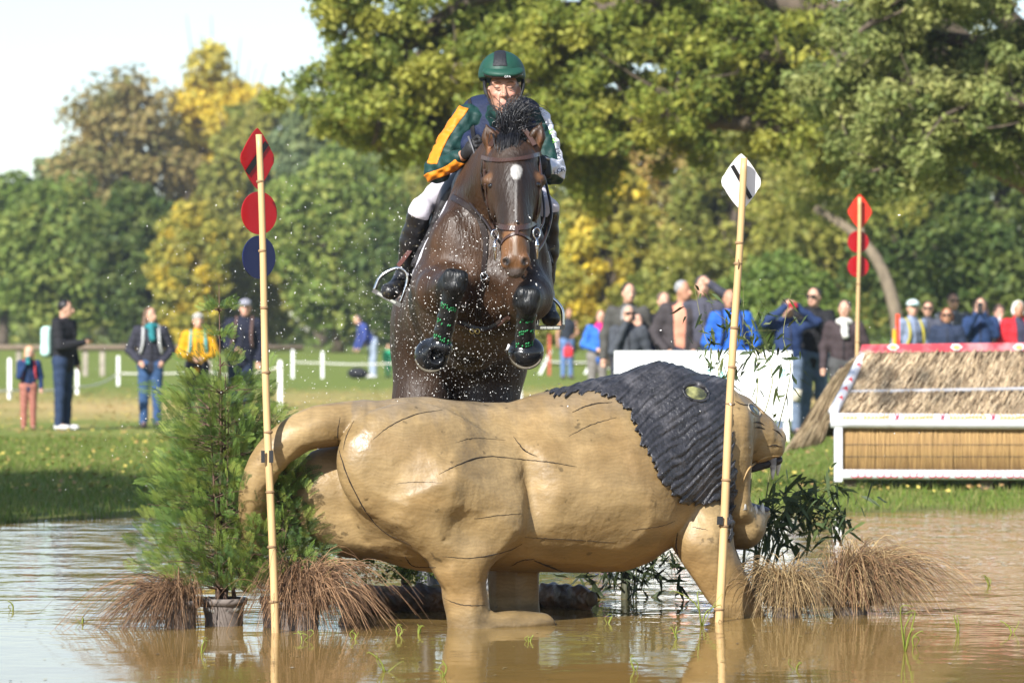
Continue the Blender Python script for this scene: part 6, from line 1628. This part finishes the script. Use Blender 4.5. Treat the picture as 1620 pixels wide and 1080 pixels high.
# ---------------------------------------------------------------- thatched hut jump
hut = thing('thatched_jump', 'hut shaped jump with thatched roof, red ridge and reed wall on the right bank', 'jump', (at(1480, 760, 31.8)[0], 31.8, float(ground_z(3.5, 31.8))))
hd_ = 31.4
def hp(px, py, dd=0): return at(px, py, hd_ + dd)
XR = 1790
wht = mat('rail_white', (.66, .66, .70), .55, .12, 8, c2=(.45, .42, .38), c2scale=6, c2edge=(.62, .75)); yel = mat('mark_yellow', (.60, .33, .04), .6, .2); pnk = mat('mark_red', (.52, .03, .08), .6, .25, 20); ridgem = mat('ridge_red', (.46, .05, .07), .5, .25, 6, c2=(.55, .25, .27), c2scale=5)
def rail(name, px0, py0, px1, py1, r, dd0=0, dd1=0, m=wht): return MB().tube(curve_pts([hp(px0, py0, dd0), hp((px0 + px1) / 2, (py0 + py1) / 2 + .6, (dd0 + dd1) / 2), hp(px1, py1, dd1)], 14), r, 14).build(name, m, hut)
fr = rail('front_rail', 1314, 665, XR, 667, .062)
br_ = rail('bottom_rail', 1322, 750, XR, 751, .040)
MB().box(hp(1326, 712, .01), (.032, .035, .26)).build('corner_post', wht, hut, smooth=False)
er = rail('roof_edge_rail', 1318, 652, 1366, 562, .042, 0, .75)
# painted marks on the rails
x = 1332
i = 0
while x < 1640:
    w_ = (28, 44, 0, 52, 0, 60, 0, 58, 0, 60, 0)[i % 11]
    if w_:
        mk_ = MB()
        for k in range(int(w_ / 6)):
            q = hp(x + 3 + k * 6, 660, -.0605)
            for sg in (-1, 1): mk_.box(q + [0, .004 if sg > 0 else 0, sg * .013], (.020, .002, .0042), roty(.75 * sg * (-1 if k % 9 > 4 else 1)))
        mk_.box(hp(x + w_ / 2, 660, -.062), (w_ / 189 / 2, .002, .0022))
        o = mk_.build('feather_mark', yel, fr, smooth=False); o['kind'] = 'stuff'
        x += w_ + 5
    else:
        for sg in (-1, 1): MB().box(hp(x + 5, 660, -.062), (.03, .002, .006), roty(sg * 1.0)).build('cross_mark', pnk, fr, smooth=False)
        x += 15
    i += 1
x = 1352
while x < 1640:
    for k in range(3):
        c = hp(x + k * 11, 751, -.038); a_ = np.linspace(0, 2 * math.pi, 20)
        MB().tube(np.stack([c[0] + .030 * np.cos(a_), np.full(20, c[1]), c[2] + .021 * np.sin(a_)], 1), .0045, 5, cap=False).build('ring_mark', pnk, br_)
    x += 41
for f in (.22, .38, .54, .80):
    c = hp(1318 + 48 * f, 652 - 90 * f, .75 * f - .045)
    MB().prism([(0, .045), (.03, 0), (0, -.045), (-.03, 0)], -.004, .004, (roty(.45), c)).build('lozenge_mark', mat('mark_bright_red', (.55, .015, .02), .5), er, smooth=False)
for f in (.30, .46, .62):
    c = hp(1318 + 48 * f, 652 - 90 * f, .75 * f - .046)
    MB().prism([(0, .02), (.016, 0), (0, -.02), (-.016, 0)], -.004, .004, (roty(.45), c)).build('lozenge_mark', yel, er, smooth=False)
rg = MB().prism([(p[0], p[2]) for p in (hp(1360, 558, .8), hp(1364, 545, .8), hp(1500, 543, .8), hp(XR, 540, .8), hp(XR, 553, .8), hp(1500, 556, .8))], hd_ + .76, hd_ + .84).build('ridge_board', ridgem, hut, smooth=False)
for x_ in (1413, 1513, 1612):
    P0 = hp(x_, 549, .755)
    dm = MB().prism([(.055, 0), (.02, .028), (-.02, .028), (-.055, 0), (-.02, -.028), (.02, -.028)], -.003, .003, (np.eye(3), P0)).build('lozenge_mark', wht, rg, smooth=False)
    MB().prism([(.036, 0), (.012, .018), (-.012, .018), (-.036, 0), (-.012, -.018), (.012, -.018)], -.003, .003, (np.eye(3), P0 + [0, -.005, 0])).build('lozenge_centre', mat('mark_ochre', (.55, .38, .14), .6), dm, smooth=False)
# thatch: base board under many straw stems, two courses
thm = mat('thatch', (0, 0, 0), .85, .15, attr=True, spec=.2)
TC = [(.38, .29, .18), (.48, .37, .24), (.29, .21, .13), (.20, .145, .09), (.54, .43, .29)]
def thatch(name, quad, n, ln, seed, jit=.02, r=.0055, skew=.18, lift=.02):
    """stems lying down a slope; quad = top-left, top-right, bottom-right, bottom-left"""
    rs = np.random.default_rng(seed); A, B_, C_, D_ = [np.array(q) for q in quad]
    nrm = np.cross(B_ - A, D_ - A); nrm /= np.linalg.norm(nrm)
    if nrm[1] > 0: nrm = -nrm
    mb = MB(); K = []
    for i in range(n):
        u, v = rs.uniform(0, 1), rs.uniform(0, 1) ** .9
        p = (A * (1 - u) + B_ * u) * (1 - v) + (D_ * (1 - u) + C_ * u) * v
        dn = ((D_ - A) * (1 - u) + (C_ - B_) * u); dl = np.linalg.norm(dn); dn = dn / dl
        sd = (B_ - A) / np.linalg.norm(B_ - A)
        dr = dn - sd * (skew + rs.normal(0, .14)); l = min(ln * rs.uniform(.5, 1.2), dl * (1.05 - v) + .06)
        p = p + nrm * (lift + rs.uniform(0, jit)) 
        k0 = mb.n; mb.tube([p, p + dr * l * .5 + nrm * rs.uniform(0, .012), p + dr * l], [r, r, r * .6], 3, cap=False)
        K.append(np.tile(np.array(TC[rs.integers(5)]) * rs.uniform(.7, 1.2), (mb.n - k0, 1)))
    mb2 = MB().add(np.array([A, B_, C_, D_, A - nrm * .05, B_ - nrm * .05, C_ - nrm * .05, D_ - nrm * .05]), [[0, 1, 2, 3], [4, 7, 6, 5], [0, 4, 5, 1], [1, 5, 6, 2], [2, 6, 7, 3], [3, 7, 4, 0]])
    o = put(name, mb2.mesh(name, False), mat('thatch_bed', (.13, .095, .06), .95, .4, 30, bump=.5), hut)
    s_ = put('straw', mb.mesh('straw', True, np.concatenate(K)), thm, o); s_['kind'] = 'stuff'
    return o
thatch('thatch_course', [hp(1368, 558, .76), hp(XR, 554, .76), hp(XR, 617, .40), hp(1342, 622, .38)], 2600, .20, 1)
thatch('thatch_course', [hp(1344, 618, .36), hp(XR, 614, .36), hp(XR, 662, .02), hp(1326, 662, .04)], 2300, .17, 2)
thatch('thatch_end', [hp(1330, 585, 1.05), hp(1364, 557, .84), hp(1312, 684, 1.30), hp(1262, 694, 1.55)], 900, .35, 3, .05, skew=0)
rail('roof_batten', 1340, 620, XR, 611, .017, .30, .30, mat('batten_grey', (.34, .34, .36), .8, .3))
# back roof slope closes the hut
MB().add(np.array([hp(1364, 557, .84), hp(XR, 553, .84), hp(XR, 690, 1.6), hp(1300, 690, 1.6)]) , [[0, 1, 2, 3]]).add(np.array([hp(1364, 557, .88), hp(XR, 553, .88), hp(XR, 690, 1.64), hp(1300, 690, 1.64)]), [[3, 2, 1, 0]]).build('back_slope', MATS['thatch_bed'], hut, smooth=False)
# reed wall: single stems over a backing board
wl = MB().box((hp(1330, 712, .05) + hp(XR, 712, .05)) / 2, ((hp(XR, 712)[0] - hp(1330, 712)[0]) / 2, .012, .215)).build('reed_wall', mat('reed_back', (.10, .065, .03), .9), hut, smooth=False)
reed_m = mat('reed', (.36, .225, .085), .7, .3, 6, stretch=(30, 30, 2), c2=(.22, .13, .05), c2scale=3)
x0, x1 = hp(1334, 712)[0], hp(XR, 712)[0]
nre = 150
rme = [MB().tube([(0, 0, -.21), (0.002, 0, 0), (0, 0, .21)], [.0085, .0095, .008], 6).mesh('reed') for _ in range(1)][0]
rme.materials.append(reed_m)
for i in range(nre):
    o = bpy.data.objects.new('reed', rme); col.objects.link(o); o.parent = wl
    o.location = (x0 + (x1 - x0) * (i + .5) / nre + rnd.uniform(-.003, .003), hd_ + .03 + rnd.uniform(-.004, .004), hp(0, 712)[2] + rnd.uniform(-.004, .004)); o.rotation_euler = (0, rnd.uniform(-.02, .02), rnd.uniform(0, 6))
for y_ in (703, 722): MB().tube([hp(1334, y_, .018), hp(XR, y_, .018)], .0022, 5).build('binding_wire', mat('wire', (.05, .045, .04), .6), wl)
for px_ in (1345, 1560, 1740):
    for dd in (.1, 1.3):
        g = hp(px_, 700, dd); gz = float(ground_z(g[0], g[1])); MB().box((g[0], g[1], (gz - .05 + .17) / 2), (.05, .05, (.17 - gz + .05) / 2)).build('skid', mat('skid_wood', (.09, .065, .045), .9), hut, smooth=False)
MB().box((hp(1550, 712, .6) * [1, 1, 0]) + [0, .45, .42], (1.15, .35, .20)).build('core', mat('core_dark', (.03, .025, .02), .9), hut, smooth=False)

# ---------------------------------------------------------------- white board on legs with teal lettering
bd = 41.0
bo = thing('white_board', 'large white board with teal lettering standing behind the lion head', 'sign', (at(1113, 600, bd)[0], bd, float(ground_z(1.5, bd))))
def bp_(px, py, dd=0): return at(px, py, bd + dd)
A, C_ = bp_(972, 665), bp_(1253, 555)
pan = MB().box((A + C_) / 2, ((C_[0] - A[0]) / 2, .012, (C_[2] - A[2]) / 2)).build('panel', mat('board_white', (.82, .82, .81), .5, .02), bo, smooth=False)
for x_ in (985, 1244):
    c = bp_(x_, 640, .03); gz = float(ground_z(c[0], c[1])); MB().box((c[0], c[1], (gz + .95) / 2 - .02), (.03, .015, (.95 - gz) / 2 + .02)).build('leg', MATS['board_white'], bo, smooth=False)
teal = mat('letter_teal', (.10, .50, .47), .5)
for ch, x_, y_, sz in (('T', 1121, 593, .17), ('A', 1143, 595, .17), ('E', 1240, 594, .17)):
    me = text_mesh(ch, sz, .001); co = np.array([v.co[:] for v in me.vertices]) @ np.array([[1, 0, 0], [0, 0, -1], [0, 1, 0]]).T + bp_(x_, y_, -.016)
    me.vertices.foreach_set('co', co.astype(np.float32).ravel()); me.update(); put('lettering', me, teal, pan)
MB().box(bp_(1000, 587, -.014), (.028, .001, .012)).build('logo_mark', mat('logo_cyan', (.05, .45, .55), .5), pan, smooth=False)
inkb = mat('ink_dark', (.03, .03, .04), .6)
for x0_, y0_, x1_, y1_ in ((1059, 562, 1059, 567), (1062, 569.5, 1073, 569.5), (1060, 572.5, 1078, 573), (1073, 563, 1073, 569)):
    MB().tube([bp_(x0_, y0_, -.014), bp_(x1_, y1_, -.014)], .004, 4).build('ink_line', inkb, pan)

# ---------------------------------------------------------------- rope fence, rail fence, stakes, bag
postm = mat('post_white', (.78, .78, .78), .6, .08)
def fence_post(label, px, base_py, top_py, slant=0.0, w_=.036, m=postm, group='white rope posts on the meadow', name='fence_post', cat='post'):
    d = FPX * CAMH / (base_py - HOR)
    p = at(px, base_py, d); p[2] = float(ground_z(p[0], d)) - .03; tp_ = at(px + slant, top_py, d)
    t = thing(name, label, cat, p, 0, group)
    u = tp_ - p; L_ = np.linalg.norm(u); ang = math.atan2(u[0], u[2])
    MB().box((p + tp_) / 2, (w_, w_ * .5, L_ / 2), roty(ang)).build('stake', m, t, smooth=False)
    MB().prism([(-w_, 0), (w_, 0), (0, w_ * .9)], -w_ * .5, w_ * .5, (roty(ang), tp_)).build('point', m, t, smooth=False)
    return tp_, p
FP = [fence_post('white fence post at the left edge of the picture', 15, 636, 568), fence_post('white fence post just right of the man with phone', 122, 627, 584), fence_post('white fence post left of the woman with teal scarf', 187, 613, 564),
      fence_post('white fence post right of the red flag pole, near one', 443, 658, 572), fence_post('white fence post right of the red flag pole, far one', 463, 602, 554), fence_post('white fence post left of the bending man', 510, 602, 557),
      fence_post('white post seen low beside the horse right hind leg', 823, 642, 585), fence_post('slanted white post between stirrup and person with red bag', 853, 600, 556, 18), fence_post('slanted white post left of the white board', 925, 602, 557, 18)]
def rope(label, pts, r=.012):
    P = [np.array(p) for p in pts]; out = []
    for a_, b_ in zip(P[:-1], P[1:]):
        for f in np.linspace(0, 1, 9)[:-1]:
            q = a_ * (1 - f) + b_ * f; q[2] -= .10 * 4 * f * (1 - f) * min(1, np.linalg.norm(b_ - a_) / 12); out.append(q)
    out.append(P[-1])
    tag(MB().tube(out, r, 6).build('rope', mat('rope_white', (.60, .58, .52), .8, .15)), label, 'rope')
def rp(i, f=.35): return FP[i][0] * (1 - f) + FP[i][1] * f + [0, -.04, 0]
rope('white rope strung between the posts in front of the left spectators', [at(-140, 628, 68), rp(0, .75), rp(1, .65), rp(2, .55), at(330, 588, 86), rp(3, .1) + [0, .0, 0]], .018)
rope('white rope running right from the posts behind the red flag pole', [rp(4, .4), rp(5, .4), at(640, 574, 96), at(760, 573, 94), rp(7, .4), rp(8, .45), at(975, 580, 80)], .02)
rope('white rope between the white board and the thatched jump', [at(1250, 582, 48), at(1310, 584, 47), at(1420, 587, 46)], .013)
wood = mat('rail_wood', (.16, .12, .085), .9, .3)
rf = thing('rail_fence', 'brown wooden rail fence far behind the left spectators', 'fence', at(160, 600, 104) * [1, 1, 0] + [0, 0, .05])
for px_ in (30, 135, 162, 250, 330):
    p = at(px_, 598, 104); z = float(ground_z(p[0], 104)); MB().box((p[0], 104, z + .42), (.07, .07, .45)).build('post', mat('rail_post', (.30, .26, .21), .9, .3), rf, smooth=False)
for zz in (.78,):
    a_, b_ = at(-40, 560, 103.9), at(480, 560, 103.9); z = float(ground_z(a_[0], 104)); MB().tube([(a_[0], 103.9, z + zz), (0 * a_[0] + (a_[0] + b_[0]) / 2, 103.9, z + zz), (b_[0], 103.9, z + zz)], .075, 8).build('rail', wood, rf)
fence_post('thin red stake beyond the right stirrup', 869, 603, 530, 0, .035, mat('stake_red', (.42, .07, .05), .6), 'coloured stakes', 'stake', 'stake')
t = thing('marker_stake', 'orange-red and yellow marker stake behind the left end of the thatched jump', 'stake', at(1418, 690, 46) * [1, 1, 0] + [0, 0, .1])
MB().box(at(1420, 560, 46), (.022, .02, .49)).build('red_face', mat('stake_orange', (.75, .05, .015), .5), t, smooth=False); MB().box(at(1416, 572, 46.03), (.03, .012, .40)).build('yellow_face', mat('stake_yellow', (.62, .40, .02), .5), t, smooth=False)
s = SDF().ell((0, 0, .14), (.28, .18, .15), .05).rc((-.12, 0, .28), (.12, 0, .28), .02, .02, .02)
p = at(566, 601, 99); bg_ = thing('bag', 'black bag lying on the grass beside the bending man', 'bag', (p[0], 99, float(ground_z(p[0], 99))), 0, local=True)
put('bag_body', sdf_mesh('bag_body', s, .02), mat('bag_black', (.015, .015, .02), .7), bg_)
# red bag held by the person in the vest
p = at(899, 557, 91.6); rbg = thing('hand_bag', 'small red bag in the hand of the person in the dark vest', 'bag', p)
put('bag_body', sdf_mesh('bag_body', SDF().box(p, (.12, .06, .13), .05), .02), mat('bag_red', (.50, .02, .03), .6), rbg)
MB().tube([p + [-.08, 0, .12], p + [0, 0, .22], p + [.08, 0, .12]], .012, 6).build('handle', MATS['bag_red'], rbg)

# ---------------------------------------------------------------- spray thrown up by the horse
def droplets(n, fn, rmin, rmax, seed):
    rs = np.random.default_rng(seed); ph = (1 + 5 ** .5) / 2
    iv = np.array([(-1, ph, 0), (1, ph, 0), (-1, -ph, 0), (1, -ph, 0), (0, -1, ph), (0, 1, ph), (0, -1, -ph), (0, 1, -ph), (ph, 0, -1), (ph, 0, 1), (-ph, 0, -1), (-ph, 0, 1)]) / math.sqrt(1 + ph * ph)
    it = np.array([(0, 11, 5), (0, 5, 1), (0, 1, 7), (0, 7, 10), (0, 10, 11), (1, 5, 9), (5, 11, 4), (11, 10, 2), (10, 7, 6), (7, 1, 8), (3, 9, 4), (3, 4, 2), (3, 2, 6), (3, 6, 8), (3, 8, 9), (4, 9, 5), (2, 4, 11), (6, 2, 10), (8, 6, 7), (9, 8, 1)])
    C = np.array([fn(rs) for _ in range(n)]); R = rmin + (rmax - rmin) * rs.uniform(0, 1, n) ** 3.2
    dv = rs.normal(size=(n, 3)) * [.6, .4, .8] + [-.25, 0, .5]; dv /= np.linalg.norm(dv, axis=1)[:, None]; st_ = rs.uniform(0, 1.6, n) ** 2
    W_ = iv[None] + (iv @ dv.T).T[:, :, None] * dv[:, None, :] * st_[:, None, None]
    V = (C[:, None, :] + R[:, None, None] * W_).reshape(-1, 3); T = (it[None] + 12 * np.arange(n)[:, None, None]).reshape(-1, 3)
    return V, T
def f1(rs): return at(rs.normal(725, 62), min(rs.normal(525, 75), 640), rs.uniform(18.15, 19.6))
def f2(rs): return at(rs.normal(470, 150), rs.normal(540, 130), rs.uniform(17.6, 20))
def f3(rs):
    a = rs.uniform(0, 1); return at(rs.normal(735, 65), rs.uniform(330, 500), rs.uniform(18.15, 18.6))
def f4(rs): return at(rs.normal(800, 420), rs.normal(560, 120), rs.uniform(17.4, 20))
parts = [droplets(2600, f1, .0006, .0025, 1), droplets(1500, f2, .0006, .0028, 2), droplets(480, f3, .0008, .0028, 3), droplets(180, f4, .001, .004, 4)]
V = np.concatenate([p[0] for p in parts]); T = []; o_ = 0
for p in parts: T.append(p[1] + o_); o_ += len(p[0])
T = np.concatenate(T); keep = V.reshape(-1, 12, 3)[:, :, 2].min(1) > .005
T = T.reshape(-1, 20, 3)[keep].reshape(-1, 3)
dm_ = bpy.data.materials.new('water_drop'); dm_.use_nodes = True; p_ = dm_.node_tree.nodes['Principled BSDF']
p_.inputs['Base Color'].default_value = (.80, .79, .76, 1); p_.inputs['Roughness'].default_value = .12; p_.inputs['Specular IOR Level'].default_value = .9  # whitish base colour stands in for the bright glints of clear drops
tag(put('water_spray', mesh_np('water_spray', V, tris=T), dm_), 'fine water droplets thrown up around the horse', 'spray', kind='stuff')

# ---------------------------------------------------------------- sprouts and litter in the water
weedm = mat('weed', (.22, .26, .04), .5, .25, 20, trans=.2)
WD = [(478, 1012, 30, 'pale sprout in the water below the bushy sedge'), (560, 1010, 18, 'tiny sprout in the water left of the lion hind paw'), (630, 1005, 24, 'yellow-green sprout just left of the lion heel'), (662, 1002, 22, 'pair of green blades beside the lion heel'),
      (610, 1062, 40, 'arched reed stem near the bottom edge below the sedge'), (318, 1032, 28, 'slanting sprout below the conifer pot'), (838, 1014, 14, 'small curled sprout below the lion hind paw'), (962, 985, 22, 'sprout in the water left of the front leg, farthest one'),
      (1005, 1060, 30, 'looped sprout near the bottom edge left of centre water'), (1072, 1010, 24, 'yellow sprout in the water left of the white flag pole'), (1110, 990, 70, 'tall thin weed standing against the lion front leg'), (1260, 1058, 26, 'sprout in the water below the straw sedge'),
      (1432, 1030, 78, 'tall yellow-green weed in the water right of the sedges'), (1446, 1022, 40, 'forked weed beside the tall yellow-green weed'), (1516, 1000, 32, 'thin green blade in the right-hand water'), (1602, 1000, 24, 'small sprout at the right edge of the water'), (1565, 925, 26, 'green sprout in the open water at right'),
      (130, 985, 16, 'dark sprout in the bright water at left'), (20, 965, 22, 'dark twiggy weed at the left edge'), (700, 1070, 30, 'sprout at the bottom edge left of centre')]
for px_, py_, h_, lb in WD:
    d = FPX * CAMH / (py_ - HOR); rs = np.random.default_rng(int(px_)); c = at(px_, py_, d); c[2] = -.01; hh = h_ / (FPX / d)
    t = thing('water_weed', lb, 'weed', c, 0, 'sprouts standing in the shallow water')
    for i in range(3 if h_ < 60 else 4):
        e = c + [rs.normal(0, .35) * hh, rs.normal(0, .2) * hh, hh * rs.uniform(.5, 1.0)]
        MB().tube(curve_pts([c, c * .5 + e * .5 + [rs.normal(0, .2) * hh, 0, .1 * hh], e, e + [rs.normal(0, .18) * hh, 0, -.1 * hh * rs.random()]], 9), np.linspace(.0042, .0012, 9), 4, flat=.5).build('blade', weedm, t)
# floating specks and fallen leaves
n = 500; X = nrg.uniform(-2.6, 2.6, n); Y = nrg.uniform(14.8, 24, n); S = nrg.uniform(.004, .014, n); A_ = nrg.uniform(0, 6.3, n)
P = np.stack([np.stack([X + S * np.cos(A_ + k * 1.57) * (1 if k % 2 else .6), Y + S * np.sin(A_ + k * 1.57) * 1.2, np.full(n, .003)], 1) for k in range(4)], 1).reshape(-1, 3)
K = np.repeat(np.array([(.20, .15, .06), (.30, .24, .06), (.05, .04, .03), (.35, .33, .28)])[nrg.integers(0, 4, n)], 4, 0)
tag(put('floating_litter', mesh_np('floating_litter', P, np.arange(4 * n).reshape(-1, 4), smooth=False, colors=K), mat('litter', (0, 0, 0), .7, .1, attr=True)), 'small floating leaves and specks on the muddy water', 'litter', kind='stuff')
n = 900; cl = nrg.integers(0, 26, n); cxx = nrg.uniform(1.3, 3.6, 26); cyy = nrg.uniform(21.5, 27.2, 26)
X = cxx[cl] + nrg.normal(0, .16, n); Y = cyy[cl] + nrg.normal(0, .10, n); S = nrg.uniform(.004, .016, n); A_ = nrg.uniform(0, 6.3, n)
P = np.stack([np.stack([X + S * 1.6 * np.cos(A_ + k * 1.57), Y + S * np.sin(A_ + k * 1.57), np.full(n, .004)], 1) for k in range(4)], 1).reshape(-1, 3)
tag(put('foam', mesh_np('foam', P, np.arange(4 * n).reshape(-1, 4), smooth=False), mat('foam_white', (.55, .54, .50), .6, .1)), 'flecks of white foam on the churned water right of the lion', 'foam', kind='stuff')
n = 7000; Y = nrg.uniform(30, 82, n); X = nrg.uniform(-1, 1, n) * Y * .145; S = nrg.uniform(.014, .034, n); A_ = nrg.uniform(0, 6.3, n); Z = ground_z(X, Y) + .03 + nrg.uniform(0, .03, n)
keep = ground_z(X, Y) > .02; X, Y, S, A_, Z = X[keep], Y[keep], S[keep], A_[keep], Z[keep]; n = len(X)
P = np.stack([np.stack([X + S * np.cos(A_ + k * 1.57) * (1 if k % 2 else .6), Y + S * np.sin(A_ + k * 1.57), Z + S * .5 * np.sin(A_ * 3 + k)], 1) for k in range(4)], 1).reshape(-1, 3)
K = np.repeat(np.array([(.38, .28, .06), (.30, .18, .06), (.45, .36, .08), (.24, .15, .06)])[nrg.integers(0, 4, n)], 4, 0)
tag(put('fallen_leaves', mesh_np('fallen_leaves', P, np.arange(4 * n).reshape(-1, 4), smooth=False, colors=K), MATS['litter']), 'yellow and brown fallen leaves scattered on the meadow', 'leaves', kind='stuff')

# ---------------------------------------------------------------- thin autumn haze over the far trees
hz = MB().box((0, 145, 13.0), (150, 185, 15.0)).mesh('haze', False)
hmt = bpy.data.materials.new('haze_air'); hmt.use_nodes = True; hn = hmt.node_tree.nodes
hn.remove(hn['Principled BSDF']); pv = hn.new('ShaderNodeVolumePrincipled'); pv.inputs['Color'].default_value = (.80, .88, 1.0, 1); pv.inputs['Density'].default_value = .00035; pv.inputs['Anisotropy'].default_value = 0.2
hmt.node_tree.links.new(pv.outputs[0], hn['Material Output'].inputs['Volume'])
tag(put('haze', hz, hmt), 'thin pale autumn haze over the meadow', 'haze', kind='stuff')
scene.cycles.volume_bounces = 0
